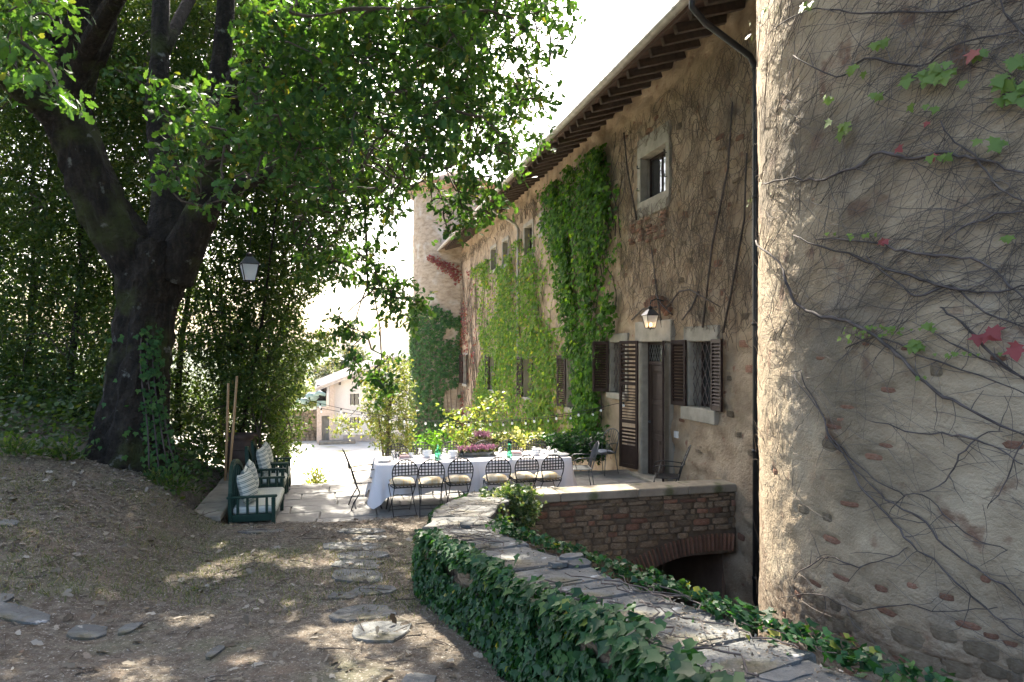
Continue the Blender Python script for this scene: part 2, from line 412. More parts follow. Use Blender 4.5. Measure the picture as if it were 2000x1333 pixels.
def glassmat(name, col, rough=.03, trans=1.0):
    m, nt, b = newmat(name)
    n = noise(nt, 3, 2); c = rampnode(nt, [(.3, [x * .96 for x in col]), (.7, col)]); nt.links.new(n.outputs[0], c.inputs[0]); nt.links.new(c.outputs[0], b.inputs['Base Color'])
    b.inputs['Roughness'].default_value = rough; b.inputs['Transmission Weight'].default_value = trans; b.inputs['IOR'].default_value = 1.45
    return m
M['glass'] = glassmat('clear_glass', (.95, .97, .97))
M['green_glass'] = glassmat('green_glass', (.30, .72, .52))
M['frosted'] = glassmat('frosted_lantern_glass', (.85, .88, .88), .6, .5)
def panemat():
    m, nt, b = newmat('window_pane'); n = noise(nt, 1.5, 2)
    c = rampnode(nt, [(.3, (.012, .014, .016)), (.7, (.03, .033, .036))]); nt.links.new(n.outputs[0], c.inputs[0]); nt.links.new(c.outputs[0], b.inputs['Base Color'])
    b.inputs['Roughness'].default_value = .06; b.inputs['Specular IOR Level'].default_value = .9; b.inputs['Coat Weight'].default_value = .6
    bp = nd(nt, 'ShaderNodeBump'); bp.inputs['Strength'].default_value = .06; nt.links.new(n.outputs[0], bp.inputs['Height']); nt.links.new(bp.outputs[0], b.inputs['Normal'])
    return m
M['pane'] = panemat()
def lampmat():
    m, nt, b = newmat('lit_bulb'); b.inputs['Emission Color'].default_value = (1, .55, .2, 1); b.inputs['Emission Strength'].default_value = 6
    b.inputs['Base Color'].default_value = (1, .8, .5, 1); return m
M['bulb_lit'] = lampmat()
def stripes(axis):
    m, nt, b = newmat('striped_fabric'); L = nt.links.new
    tc = nd(nt, 'ShaderNodeTexCoord'); w = nd(nt, 'ShaderNodeTexWave', wave_type='BANDS', bands_direction=axis)
    w.inputs['Scale'].default_value = 4.4; w.inputs['Distortion'].default_value = .35; w.inputs['Detail'].default_value = 1; w.inputs['Detail Scale'].default_value = 2
    L(tc.outputs['Object'], w.inputs[0])
    r = rampnode(nt, [(.0, (.56, .56, .49)), (.52, (.60, .60, .53)), (.66, (.05, .085, .08)), (.84, (.05, .085, .08)), (.9, (.42, .45, .40)), (1, (.42, .45, .40))])
    L(w.outputs['Fac'], r.inputs[0]); L(r.outputs[0], b.inputs['Base Color']); b.inputs['Roughness'].default_value = .9
    return m
M['stripes_y'] = stripes('Y')
M['stripes_z'] = stripes('Z')
# =================================================================== ground, terrace, house, towers, walls
R = random.Random(7)
NR = np.random.default_rng(11)
MOAT_Z = -3.3
# centre line of the low garden wall: x, y, top z, half width
GW = [(1.75, .55, 1.62, .27), (1.42, 1.5, 1.52, .27), (1.05, 2.45, 1.44, .27), (.82, 3.02, 1.37, .28), (.60, 3.62, 1.30, .29), (.31, 4.28, 1.22, .30), (-.13, 5.32, 1.10, .31),
      (-.42, 6.0, 1.02, .31), (-.56, 7.1, .89, .31), (-.53, 8.3, .75, .33), (-.33, 9.5, .61, .34), (-.18, 10.25, .52, .34)]
_gy = np.array([p[1] for p in GW]); _gx = np.array([p[0] for p in GW]); _gz = np.array([p[2] for p in GW])
def wallx(y): return np.interp(y, _gy, _gx)
def ground_z(x, y):
    x = np.asarray(x, float); y = np.asarray(y, float)
    a, b = toab(x, y)
    base = 1.05 - .085 * np.clip(y, -8, 9.75)
    lip = sstep(-2.72, -2.50, b)
    left = sstep(-8.10, -8.35, a)
    base = base * (1 - lip * (1 - left)) + (-.14) * lip * (1 - left)
    fall = -.118 * np.maximum(b - 1.2, 0)
    q = np.maximum(-a - 7.7 + .25 * fbm(x * 1.3, y * 1.3, 51), 0)
    mound = (.40 * (1 - np.exp(-(q / .75) ** 1.5)) + .235 * q) * sstep(2.0, 9.0, y) * (1 - .5 * sstep(3, 12, b)) * (1 - .75 * sstep(-1.6, .4, b) * sstep(-9.6, -8.4, a))
    z = base + mound * (1 - lip * (1 - left)) + fall * (1 - .6 * left)
    rough = fbm(x * .9, y * .9, 3) * .10 + fbm(x * 5, y * 5, 5) * .035
    return z + rough * (1 - lip * (1 - left))
# ---- ground near the camera
def grid_ground():
    xs = np.unique(np.concatenate([np.arange(-26, -8, .4), np.arange(-8, 3.01, .09)])); ys = np.unique(np.concatenate([np.arange(-8, 2, .4), np.arange(2, 10.6, .09), np.arange(10.6, 15.6, .2), np.arange(16, 34, .8)]))
    X, Y = np.meshgrid(xs, ys); Z = ground_z(X, Y)
    V = np.stack([X, Y, Z], -1).reshape(-1, 3)
    nx, ny = len(xs), len(ys)
    I = np.arange(nx * ny).reshape(ny, nx)
    F = np.stack([I[:-1, :-1], I[:-1, 1:], I[1:, 1:], I[1:, :-1]], -1).reshape(-1, 4)
    c = V[F].mean(1); a, b = toab(c[:, 0], c[:, 1])
    keep = ~((c[:, 0] > wallx(c[:, 1]) + .05) & (c[:, 1] < 10.5)) & ~((a > -5.0) & (b > -2.45)) & ~((b > 1.9) & (a > -9.4)) & ~(c[:, 0] > 3) & ~((c[:, 1] > 15.6) & (a > -10)) & ~((a > -4) & (c[:, 1] > 10.45))
    return npmesh('ground', V, F[keep], True)
props(put('ground', grid_ground(), M['soil']), kind='structure')
mb = MB(); mb.add([W(-9, -14, MOAT_Z), W(4, -14, MOAT_Z), W(4, 2, MOAT_Z), W(-9, 2, MOAT_Z)], [(0, 1, 2, 3)])
props(mb.put('moat_floor', M['moat']), kind='structure')

# ---- gravel yard and lane dropping away behind the terrace
def gravel_z(b): return -.12 - .157 * (np.minimum(b, 31.0) - 1.35) - .01 * np.maximum(b - 31, 0)
def grid_gravel():
    bs = np.arange(1.4, 62, .8); as_ = np.arange(-60, 8, .8)
    A, B = np.meshgrid(as_, bs)
    Z = gravel_z(B) + fbm(A * .15, B * .15, 9) * .25 * sstep(3, 20, B) + np.clip(-A - 9, 0, 40) * .05 * sstep(1, 5, B)*(1-sstep(12,30,B))
    V = Wn(np.stack([A, B, Z], -1)).reshape(-1, 3); ny, nx = A.shape
    I = np.arange(nx * ny).reshape(ny, nx)
    F = np.stack([I[:-1, :-1], I[:-1, 1:], I[1:, 1:], I[1:, :-1]], -1).reshape(-1, 4)
    ca = A[:-1, :-1].ravel() + .4; cb = B[:-1, :-1].ravel() + .4
    return npmesh('gravel', V, F[~((ca < -9.9) & (cb < 17))], True)
props(put('gravel_yard', grid_gravel(), M['gravel']), kind='structure')

# ---- terrace with flagstones
terrace = thing('terrace', None, None, (OX, OY, 0), RZ, kind='structure')
mb = MB(); mb.box((-8.4, -2.56, -.5), (0, 1.42, -.035)); mb.put('terrace_bed', M['joint'], terrace)
def irregular(x0, x1, y0, y1, rnd, j=.06, n=3):
    pts = []
    for (ax, ay, bx, by) in ((x0, y0, x1, y0), (x1, y0, x1, y1), (x1, y1, x0, y1), (x0, y1, x0, y0)):
        for k in range(n):
            t = (k + (rnd.uniform(-.2, .2) if k else 0)) / n
            pts.append((ax + (bx - ax) * t + rnd.uniform(-j, j), ay + (by - ay) * t + rnd.uniform(-j, j)))
    return pts
y = -2.54
row = 0
while y < 1.38:
    d = R.uniform(.42, .66); d = min(d, 1.41 - y)
    if d < .2: break
    x = -8.38 + R.uniform(-.3, 0)
    while x < -.02:
        l = R.uniform(.55, 1.15); x1 = min(x + l, -.01)
        if x1 - x > .18:
            xa = max(x, -8.38)
            cx, cy = (xa + x1) / 2, y + d / 2
            mb = MB(); mb.prism([(p - cx, q - cy) for p, q in irregular(xa + .007, x1 - .007, y + .007, y + d - .007, R, .008)], -.06, 0, .008)
            mb.put('flagstone', M['paving'], terrace, loc=(cx, cy, R.uniform(-.006, .006)), rot=(R.uniform(-.006, .006), R.uniform(-.006, .006), 0))
        x = x1
    y += d
# ---- stepping stones of the path
path = thing('path', None, None, (-1.5, 7, ground_z(-1.5, 7)), kind='structure')
for (x0, x1, y0, y1) in ((660, 748, 1034, 1043), (690, 752, 1049, 1056), (628, 744, 1062, 1075), (662, 756, 1080, 1093), (655, 745, 1097, 1112), (652, 752, 1117, 1139), (684, 772, 1147, 1163), (640, 700, 1160, 1170),
                         (655, 768, 1186, 1213), (690, 800, 1220, 1252), (-40, 88, 1183, 1215), (140, 205, 1223, 1250), (468, 552, 1036, 1042), (238, 268, 1226, 1233), (410, 430, 1273, 1279), (0, 30, 1020, 1026), (-30, 12, 1165, 1180), (780, 850, 1325, 1345)):
    def gy(py, px):
        Y = 6.0
        for _ in range(12):
            zz = float(ground_z((px - 1000) / FPX * Y, Y)); Y = (CAMZ - zz) * FPX / (py - HORY)
        return Y
    xm = (x0 + x1) / 2; ya, yb = gy(y1, xm), gy(y0, xm); ym = (ya + yb) / 2
    xc = (xm - 1000) / FPX * ym; hw = (x1 - x0) / 2 / FPX * ym * 1.08; hd = max((yb - ya) / 2, .10) * 1.22
    pts = []
    for k in range(11):
        A = 2 * math.pi * k / 11; q = R.uniform(.80, 1.1)
        cx = math.copysign(abs(math.cos(A)) ** .7, math.cos(A)); cy = math.copysign(abs(math.sin(A)) ** .7, math.sin(A))
        pts.append((cx * hw * q, cy * hd * q))
    mb = MB(); mb.prism(pts, -.12, .008, .008)
    g0 = float(np.mean([ground_z(xc + i * .12, ym + j * .12) for i in (-1, 0, 1) for j in (-1, 0, 1)])); gx = float(ground_z(xc, ym + .2)) - float(ground_z(xc, ym - .2)); gs = float(ground_z(xc + .2, ym)) - float(ground_z(xc - .2, ym))
    mb.put('stepping_stone', M['slab'], path, loc=(xc + 1.5, ym - 7, g0 + .006 - float(path.location.z)), rot=(math.atan2(gx, .4), -math.atan2(gs, .4), 0))

# ------------------------------------------------------------------ the house
villa = thing('villa', 'long brown stone house with deep tiled eaves and louvred shutters', 'house', (OX, OY, 0), RZ)
BN, BF, ZT = -5.6, 23.4, 8.15          # near end, far end, wall top
WIN = {}
def opening(key, x0, x1, yt, yb, xm=None, extra=0):
    xm = xm or (x0 + x1) / 2
    b1, b0 = fb(x0), fb(x1)
    WIN[key] = (b0, b1, fz(xm, yb), fz(xm, yt))
opening('right', 1350, 1394, 667, 797)
opening('door', 1258, 1301, 668, 941)
opening('left', 1196, 1224, 669, 768)
opening('low4', 1111, 1135, 697, 798)
opening('low3', 1026, 1041, 699, 777)
opening('low2', 960, 969, 696, 762)
opening('low1', 907, 914, 694, 750)
opening('upper', 1254, 1303, 295, 384)
opening('small1', 1057, 1066, 421, 454)
opening('small2', 1026, 1041, 441, 497)
opening('small3', 983, 993, 471, 517)
opening('small4', 960, 970, 485, 527)
b0, b1, z0, z1 = WIN['door']; WIN['door'] = (b0, b1, 0.02, z1)

def facade():
    holes = list(WIN.values())
    def lines(lo, hi, step, ex, stepf=None, cut=None):
        L = np.arange(lo, hi + 1e-6, step) if cut is None else np.concatenate([np.arange(lo, cut, step), np.arange(cut, hi, stepf), [hi]])
        keep = np.ones(len(L), bool)
        for e in ex: keep &= np.abs(L - e) > step * .45
        return np.unique(np.concatenate([L[keep], ex, [lo, hi]]))
    bl = lines(BN, BF, .075, [h[i] for h in holes for i in (0, 1)], .2, 9)
    zl = lines(MOAT_Z - .1, ZT, .075, [h[i] for h in holes for i in (2, 3)])
    B, Z = np.meshgrid(bl, zl)
    st = (vnoise(B * 3.3 + 1.5 * vnoise(B * 2, Z * 2, 4), Z * 6.5, 21) - .5)       # courses of rubble
    Aoff = -(.095 * st + .05 * fbm(B * 1.2, Z * 1.2, 8) + .035 * fbm(B * 9, Z * 9, 12))
    ed = np.ones_like(B)
    for (p, q, r, s) in holes:
        d = np.maximum(np.maximum(p - B, B - q), np.maximum(r - Z, Z - s))
        ed *= sstep(-.01, .28, d)
    Aoff = Aoff * ed
    ny, nx = B.shape
    V = np.stack([Aoff, B, Z], -1).reshape(-1, 3); I = np.arange(nx * ny).reshape(ny, nx)
    F = np.stack([I[:-1, :-1], I[1:, :-1], I[1:, 1:], I[:-1, 1:]], -1).reshape(-1, 4)
    cb = (B[:-1, :-1] + B[1:, 1:]).ravel() / 2; cz = (Z[:-1, :-1] + Z[1:, 1:]).ravel() / 2
    keep = np.ones(len(F), bool)
    for (p, q, r, s) in holes: keep &= ~((cb > p) & (cb < q) & (cz > r) & (cz < s))
    return npmesh('facade_wall', V, F[keep], True)
put('wall', facade(), M['rubble_wall'], villa)
mb = MB()
mb.add([(0, BF, -6), (9, BF, -6), (9, BF, ZT), (0, BF, ZT), (0, BN, -6), (9, BN, -6), (9, BN, ZT), (0, BN, ZT)], [(0, 1, 2, 3), (5, 4, 7, 6), (1, 5, 6, 2)])
mb.add([(.55, BN, -3.4), (.55, BF, -3.4), (.55, BF, ZT), (.55, BN, ZT)], [(0, 1, 2, 3)])
mb.put('inner_wall', M['rubble_wall'], villa)
# roof: slopes, tiles, rafters, gutter
OH = 1.08
def roofz(a): return 7.83 + .30 * (a + OH)
mb = MB()
mb.add([(-OH, BN, roofz(-OH)), (-OH, BF + .9, roofz(-OH)), (4.5, BF - 3, roofz(4.5)), (4.5, BN, roofz(4.5)), (10, BN, roofz(-OH)), (10, BF + .9, roofz(-OH))],
       [(0, 3, 2, 1), (3, 4, 5, 2), (1, 2, 5)])
mb.put('roof_deck', M['eave_brick'], villa)
mb = MB(); mb.add([(-OH + .03, BN, roofz(-OH) + .05), (-OH + .03, BF + .9, roofz(-OH) + .05), (4.5, BF - 3, roofz(4.5) + .06), (4.5, BN, roofz(4.5) + .06), (10, BN, roofz(-OH) + .06), (10, BF + .9, roofz(-OH) + .06)], [(0, 1, 2, 3), (3, 2, 5, 4), (1, 5, 2)])
rf = mb.put('roof', M['roof_tile'], villa)
tile = MB()
n = 6
for e, (yy, r) in enumerate(((0, .085), (.46, .105))): pass
V = []; F = []
for (xx, r) in ((0, .105), (.46, .08)):
    for k in range(n + 1):
        A = math.pi * k / n; V.append((xx, math.cos(A) * r, math.sin(A) * r + xx * .30))
for (xx, r) in ((0, .088), (.46, .064)):
    for k in range(n + 1):
        A = math.pi * k / n; V.append((xx, math.cos(A) * r, math.sin(A) * r + xx * .30))
q = n + 1
for k in range(n):
    F += [(k, k + 1, q + k + 1, q + k), (2 * q + k + 1, 2 * q + k, 3 * q + k, 3 * q + k + 1), (k + 1, k, 2 * q + k, 2 * q + k + 1)]
tm = MB().add(V, F, True).mesh('tile')
k = 0
yy = BN + .1
while yy < BF + .8:
    for rowi in range(2 if yy < 10 else 1):
        put('tile', tm, M['roof_tile'], rf, loc=(-OH - .07 + .40 * rowi, yy + R.uniform(-.012, .012), roofz(-OH) + .03 + .12 * rowi + rowi*.02 + R.uniform(0, .015)), rot=(0, 0, R.uniform(-.05, .05)))
    yy += .235
mb = MB(); mb.bbox((-.97, -.05, -.14), (.14, .05, 0), .008)
rm = mb.mesh('rafter')
yy = BN + .2
while yy < BF + .6:
    o = put('rafter', rm, M['rafter'], villa, loc=(0, yy + R.uniform(-.02, .02), roofz(0) - .015), rot=(0, -math.atan(.30), 0))
    yy += .47
for zz in (.33, .66, .97):
    mb = MB(); mb.box((-zz - .012, BN, roofz(-zz) - .018), (-zz + .012, BF + .6, roofz(-zz) - .004)); mb.put('eave_batten', M['rafter'], villa)
def gutter():
    mb = MB(); r = .085; pts = []
    V = []; F = []; n = 8
    ys = np.linspace(BN, BF + .9, 15)
    for rr in (r, r - .008):
        for i, yv in enumerate(ys):
            for kk in range(n + 1):
                A = math.pi + math.pi * kk / n
                V.append((-OH - .10 + math.cos(A) * rr, yv, 7.86 + math.sin(A) * rr - .03))
    q = n + 1; m = len(ys)
    for s in (0, 1):
        o = s * m * q
        for i in range(m - 1):
            for kk in range(n):
                f = (o + i * q + kk, o + (i + 1) * q + kk, o + (i + 1) * q + kk + 1, o + i * q + kk + 1)
                F.append(f if not s else f[::-1])
    o = m * q
    for i in range(m - 1):
        for kk in (0, n):
            F.append((i * q + kk, o + i * q + kk, o + (i + 1) * q + kk, (i + 1) * q + kk))
    mb.add(V, F, True)
    for yv in np.arange(BN + .5, BF + .9, 2.0):
        mb.tube([(-OH - .10, yv - .02, 7.84 - .09), (-OH - .10, yv + .02, 7.84 - .09)], .02, 6)
    return mb
gutter().put('gutter', M['gutter'], villa)
def downpipe(px, zb, name='downpipe', a=-.10):
    b = fb(px, a); mb = MB()
    mb.tube([(-OH - .10, b - .05, 7.78), (-OH - .10, b - .04, 7.62), (-OH + .12, b - .03, 7.42), (a - .1, b, 7.02), (a, b, 6.85), (a, b, 6.6), (a, b, 3), (a, b, zb)], .05, 10)
    zc = zb + .6
    while zc < 6.9:
        mb.tube([(a, b, zc), (a, b, zc + .05)], .062, 10); zc += 1.9
    return mb.put(name, M['iron'] if px > 1400 else M['gutter'], villa)
downpipe(1476.5, MOAT_Z)
downpipe(1012, 2.2)
downpipe(895.5, -3)

def surround(key, lt=.26, sl=.2, jw=.18, proud=.05, sill_out=.06, jam=True):
    b0, b1, z0, z1 = WIN[key]
    mb = MB(); e = .003
    mb.bbox((-proud, b0 - jw, z1), (.12, b1 + jw, z1 + lt), .012)
    if sl: mb.bbox((-proud - sill_out, b0 - jw, z0 - sl), (.25, b1 + jw, z0), .012)
    if jam:
        mb.bbox((-proud + .004, b0 - jw, z0 + e), (.12, b0, z1 - e), .01); mb.bbox((-proud + .004, b1, z0 + e), (.12, b1 + jw, z1 - e), .01)
    sp = mb.put('stone_surround', M['stone_frame'], villa)
    mb = MB()                                         # plastered reveal of the opening
    mb.box((.125, b0 - .1, z0 - .1), (.30, b0, z1 + .1)); mb.box((.125, b1, z0 - .1), (.30, b1 + .1, z1 + .1)); mb.box((.125, b0 + e, z1), (.30, b1 - e, z1 + .1)); mb.box((.255, b0 + e, z0 - .1), (.30, b1 - e, z0))
    mb.put('reveal', M['stone_frame'], villa)
    return sp
def casement(key, bars=1, cols=2, a=.2, mat='dark_wood', pane='pane'):
    b0, b1, z0, z1 = WIN[key]; fw = .055; mb = MB()
    mb.bbox((a, b0, z0), (a + .05, b0 + fw, z1), .006); mb.bbox((a, b1 - fw, z0), (a + .05, b1, z1), .006)
    mb.bbox((a + .002, b0 + fw, z0), (a + .05, b1 - fw, z0 + fw), .006); mb.bbox((a + .002, b0 + fw, z1 - fw), (a + .05, b1 - fw, z1), .006)
    ys = np.linspace(b0 + fw, b1 - fw, cols + 1)
    for yv in ys[1:-1]: mb.bbox((a + .001, yv - .025, z0 + fw), (a + .05, yv + .025, z1 - fw), .006)
    wn = mb.put('window', M[mat], villa)
    for i in range(cols):
        lo = ys[i] + (.026 if i else .001); hi = ys[i + 1] - (.026 if i < cols - 1 else .001)
        pb = MB(); pb.box((a + .02, lo, z0 + fw + .001), (a + .028, hi, z1 - fw - .001)); pb.put('pane', M[pane], wn)
    return wn
def grille(key, a=.04, step=.17, zlo=None, zhi=None, mat='pale_iron', r=.007):
    b0, b1, z0, z1 = WIN[key]; z0 = z0 if zlo is None else zlo; z1 = z1 if zhi is None else zhi
    mb = MB(); w = b1 - b0; h = z1 - z0; s = 1.75                 # steep diagonals
    for sg in (1, -1):
        t = -h / s - step
        while t < w + h / s + step:
            p = []
            # line: y = t + sg*z/s
            pts = []
            for zz in (0, h):
                pts.append((t + sg * zz / s, zz))
            (ya, za), (yb2, zb) = pts
            lo, hi = 0.0, 1.0
            dy = yb2 - ya
            if abs(dy) > 1e-9:
                ta, tb = (0 - ya) / dy, (w - ya) / dy
                lo, hi = max(lo, min(ta, tb)), min(hi, max(ta, tb))
            if hi - lo > .02:
                mb.tube([(a + sg * .004, b0 + ya + dy * lo, z0 + h * lo), (a + sg * .004, b0 + ya + dy * hi, z0 + h * hi)], r, 5, cap=False)
            t += step
    return mb.put('grille', M[mat], villa)
SLATS = {}
def shutter(b, z0, z1, w, sgn, phi, solid_bottom=0, gap=None, a=-.075):
    """louvred leaf hinged at b; sgn +1 opens towards +b; phi = angle off the wall"""
    mb = MB(); t = .042; st = .06
    mb.bbox((-t, 0, 0), (0, st, z1 - z0), .005); mb.bbox((-t, w - st, 0), (0, w, z1 - z0), .005)
    mb.bbox((-t + .001, st, 0), (-.001, w - st, .08), .005); mb.bbox((-t + .001, st, z1 - z0 - .07), (-.001, w - st, z1 - z0), .005)
    if gap:
        for g in gap: mb.bbox((-t + .001, st, g - .035), (-.001, w - st, g + .035), .005)
    if solid_bottom: mb.bbox((-t + .012, st, .08), (-.012, w - st, solid_bottom), .005); mb.bbox((-t + .001, st, solid_bottom), (-.001, w - st, solid_bottom + .06), .005)
    mb.tube([(-.03, -.012, .18), (-.03, -.012, .30)], .012, 6); mb.tube([(-.03, -.012, z1 - z0 - .3), (-.03, -.012, z1 - z0 - .18)], .012, 6)
    rz = phi if sgn > 0 else math.pi - phi
    o = mb.put('shutter', M['dark_wood'], villa, loc=(a, b, z0), rot=(0, 0, rz))
    return o, w, st, t
def slats(o, w, st, t, lo, hi, pitch=.058, wide=True, skip=None):
    key = (round(w, 3), wide)
    if key not in SLATS:
        mb = MB(); Mx = Matrix.Rotation(math.radians(48 if wide else 88), 4, 'Y')
        mb.box((-.030 if wide else -.012, st + .001, -.004), (.030 if wide else .012, w - st - .001, .004), Mx)
        SLATS[key] = mb.mesh('slat')
    z = lo + pitch * .5
    while z < hi - pitch * .3:
        put('slat', SLATS[key], M['dark_wood'], o, loc=(-t / 2, 0, z)); z += pitch
def pair(key, w, phi_near, phi_far, near=True, far=True, drop=.0):
    b0, b1, z0, z1 = WIN[key]; h = z1 - z0
    if near: a = shutter(b0 - .02, z0 - drop, z1 + .03, w, -1, phi_near); slats(*a, .08, h - .02 + drop)
    if far: a = shutter(b1 + .02, z0 - drop, z1 + .03, w, 1, phi_far); slats(*a, .08, h - .02 + drop)

surround('right', .27, .24, .2); casement('right'); grille('right'); pair('right', .42, math.radians(8), math.radians(10))
surround('left', .2, .14, .12); casement('left'); grille('left'); pair('left', .42, 0, math.radians(40), near=False)
surround('low4', .12, .14, .1); casement('low4', pane='curtain'); pair('low4', .42, math.radians(14), math.radians(16))
for kk in ('low3', 'low2', 'low1'):
    surround(kk, .12, .12, .1); casement(kk); pair(kk, .40, math.radians(12), math.radians(14))
surround('upper', .40, .34, .16, .045, 0); wn = casement('upper', a=.17)
for kk in ('small1', 'small2', 'small3', 'small4'):
    surround(kk, .14, .14, .13, .04, .02); casement(kk, cols=1 if kk == 'small1' else 2, a=.16, mat='stone_frame' if kk == 'small1' else 'dark_wood')
# iron pintles of the lost upper shutters
b0, b1, z0, z1 = WIN['upper']
for yb_ in (b0 - .05, b1 + .05):
    for zz in (z0 + .25, z1 - .2): MB().tube([(-.03, yb_, zz), (-.09, yb_, zz), (-.09, yb_, zz + .06)], .012, 6).put('shutter_hinge', M['iron'], villa)
# ---- door
b0, b1, z0, z1 = WIN['door']; e = .003
zt = fz(1280, 710)                                    # foot of the fanlight
mb = MB(); mb.bbox((-.09, b0 - .36, z1), (.15, b1 + .26, z1 + .42), .015); mb.bbox((-.07, b1, 0), (.15, b1 + .20, z1 - e), .03); mb.bbox((-.06, b0 - .30, 0), (.15, b0, z1 - e), .05)
mb.put('door_surround', M['stone_frame'], villa)
mb = MB(); mb.bbox((-.22, b0 - .35, 0), (.3, b1 + .3, .055), .01); mb.put('doorstep', M['stone_frame'], villa)
mb = MB(); mb.box((.155, b0 - .1, 0), (.35, b0, z1)); mb.box((.155, b1, 0), (.35, b1 + .1, z1)); mb.box((.155, b0, z1 - .02), (.35, b1, z1 + .1)); mb.put('reveal', M['stone_frame'], villa)
ad = .085
mb = MB(); fr = .07
mb.bbox((ad, b0, .06), (ad + .06, b0 + fr, z1), .006); mb.bbox((ad, b1 - fr, .06), (ad + .06, b1, z1), .006); mb.bbox((ad - .002, b0 + fr, zt - .04), (ad + .06, b1 - fr, zt + .04), .006); mb.bbox((ad, b0 + fr, z1 - .06), (ad + .06, b1 - fr, z1), .006)
mb.put('door_frame', M['dark_wood'], villa)
mb = MB(); w0, w1 = b0 + fr + .004, b1 - fr - .004
mb.box((ad + .022, w0, .075), (ad + .05, w1, zt - .045))
for (p, q) in ((.075, .25), (.80, .92), (1.52, 1.62), (zt - .17, zt - .045)): mb.bbox((ad + .004, w0 + .1, p), (ad + .022, w1 - .1, q), .008)
mb.bbox((ad + .003, w0, .075), (ad + .022, w0 + .1, zt - .045), .008); mb.bbox((ad + .003, w1 - .1, .075), (ad + .022, w1, zt - .045), .008)
mb.bbox((ad + .003, (w0 + w1) / 2 - .045, .25), (ad + .0215, (w0 + w1) / 2 + .045, .80), .008)
door = mb.put('door', M['door_wood'], villa)
mb = MB(); pn = [(.30, .75), (.97, 1.47), (1.67, zt - .22)]
for (p, q) in pn: mb.bbox((ad + .010, w0 + .14, p + .03), (ad + .0219, w1 - .14, q - .03), .012)
mb.put('door_panel', M['door_wood'], door)
mb = MB(); mb.lathe([(.0, 0), (.02, .005), (.03, .03), (.022, .05), (.0, .055)], 10, Matrix.Translation((ad + .003, w1 - .06, 1.15)) @ Matrix.Rotation(-math.pi / 2, 4, 'Y'), False)
mb.put('knob', M['grey_iron'], door)
mb = MB(); mb.box((ad + .03, b0 + fr + .001, zt + .041), (ad + .038, b1 - fr - .001, z1 - .061)); mb.put('fanlight_pane', M['pane'], villa)
WIN['fan'] = (b0 + fr, b1 - fr, zt + .04, z1 - .06); grille('fan', ad - .01, .115, mat='grey_iron', r=.006)
# tall louvred door leaf folded back to the left, its middle louvres opened
zb_ = .14; a_ = shutter(b1 + .03, zb_, z1 + .03, .54, 1, math.radians(21), solid_bottom=.42, gap=(.98, 1.78), a=-.11)
h = z1 + .03 - zb_
slats(*a_, 1.83, h - .06, .085); slats(*a_, .5, .93, .075); slats(*a_, 1.02, 1.74, .062, wide=False)
# second leaf, swung in against the right jamb and seen edge-on
a_ = shutter(b0 - .04, .12, z1 + .01, .5, -1, math.radians(27), a=-.10); slats(*a_, .08, z1 - .2, .062)
# house number tile
mb = MB(); mb.bbox((-.075, fb(1329, 0), fz(1329, 856)), (-.02, fb(1329, 0) + .12, fz(1329, 843)), .006); mb.put('wall_socket', M['china'], villa)
# stones and bricks proud of the facade
def chunk(seed, brick=False):
    r = random.Random(seed); mb = MB()
    V = []; n = 8
    for z, s in ((-.5, .9), (-.28, 1.0), (.28, 1.0), (.5, .88)):
        for k in range(n):
            A = 2 * math.pi * (k + .5) / n; c, q = math.cos(A), math.sin(A); m = max(abs(c), abs(q))
            c, q = c / m * .5, q / m * .5
            j = .05 if brick else .13
            V.append((c * s * (1 - r.random() * j), q * s * (1 - r.random() * j), z * (1 - r.random() * j)))
    F = [tuple(range(n))[::-1], tuple(range(3 * n, 4 * n))]
    for a in range(3):
        for k in range(n): F.append((a * n + k, a * n + (k + 1) % n, (a + 1) * n + (k + 1) % n, (a + 1) * n + k))
    return mb.add(V, F).mesh('brick' if brick else 'stone')
STONE = [chunk(i) for i in range(7)]; BRICK = [chunk(40 + i, True) for i in range(4)]
TSTONE = [chunk(70 + i, True) for i in range(5)]
for m_ in TSTONE: m_.materials.append(M['tower_stone']); m_.name = 'stone'
for m_ in STONE: m_.materials.append(M['stone'])
for m_ in BRICK: m_.materials.append(M['brick'])
def free(b, z, pad=.15):
    return all(not (p - pad - .2 < b < q + pad + .2 and r - pad - .1 < z < s + pad + .3) for (p, q, r, s) in WIN.values())
for i in range(90):
    px, py = R.uniform(1215, 1470), R.uniform(200, 1050)
    b, z = fb(px), fz(px, py)
    if not free(b, z) or z > 7.4: continue
    br = R.random() < .3
    put('brick' if br else 'stone', R.choice(BRICK if br else STONE), None, villa, loc=(.012, b, z), rot=(R.uniform(-.05, .05), 0, R.uniform(-.04, .04)), scale=(R.uniform(.08, .11), R.uniform(.16, .30), R.uniform(.05, .12)))
for rowi in range(7):                                # bricks laid bare under the upper window
    for kx in range(5):
        px = 1238 + kx * 15 + R.uniform(-3, 3); b = fb(px); z = fz(1275, 425) - rowi * .075
        if R.random() < .75: put('brick', R.choice(BRICK), None, villa, loc=(-.02, b, z), rot=(0, 0, 0), scale=(.1, .25, .052))
for kx in range(11):                                 # relieving arch of bricks over the door
    A = math.radians(62 - kx * 10); put('brick', R.choice(BRICK), None, villa, loc=(-.03, (b0 + b1) / 2 - .1 - math.sin(A) * .62, WIN['door'][3] + .38 + math.cos(A) * .42), rot=(A, 0, 0), scale=(.11, .055, .26))

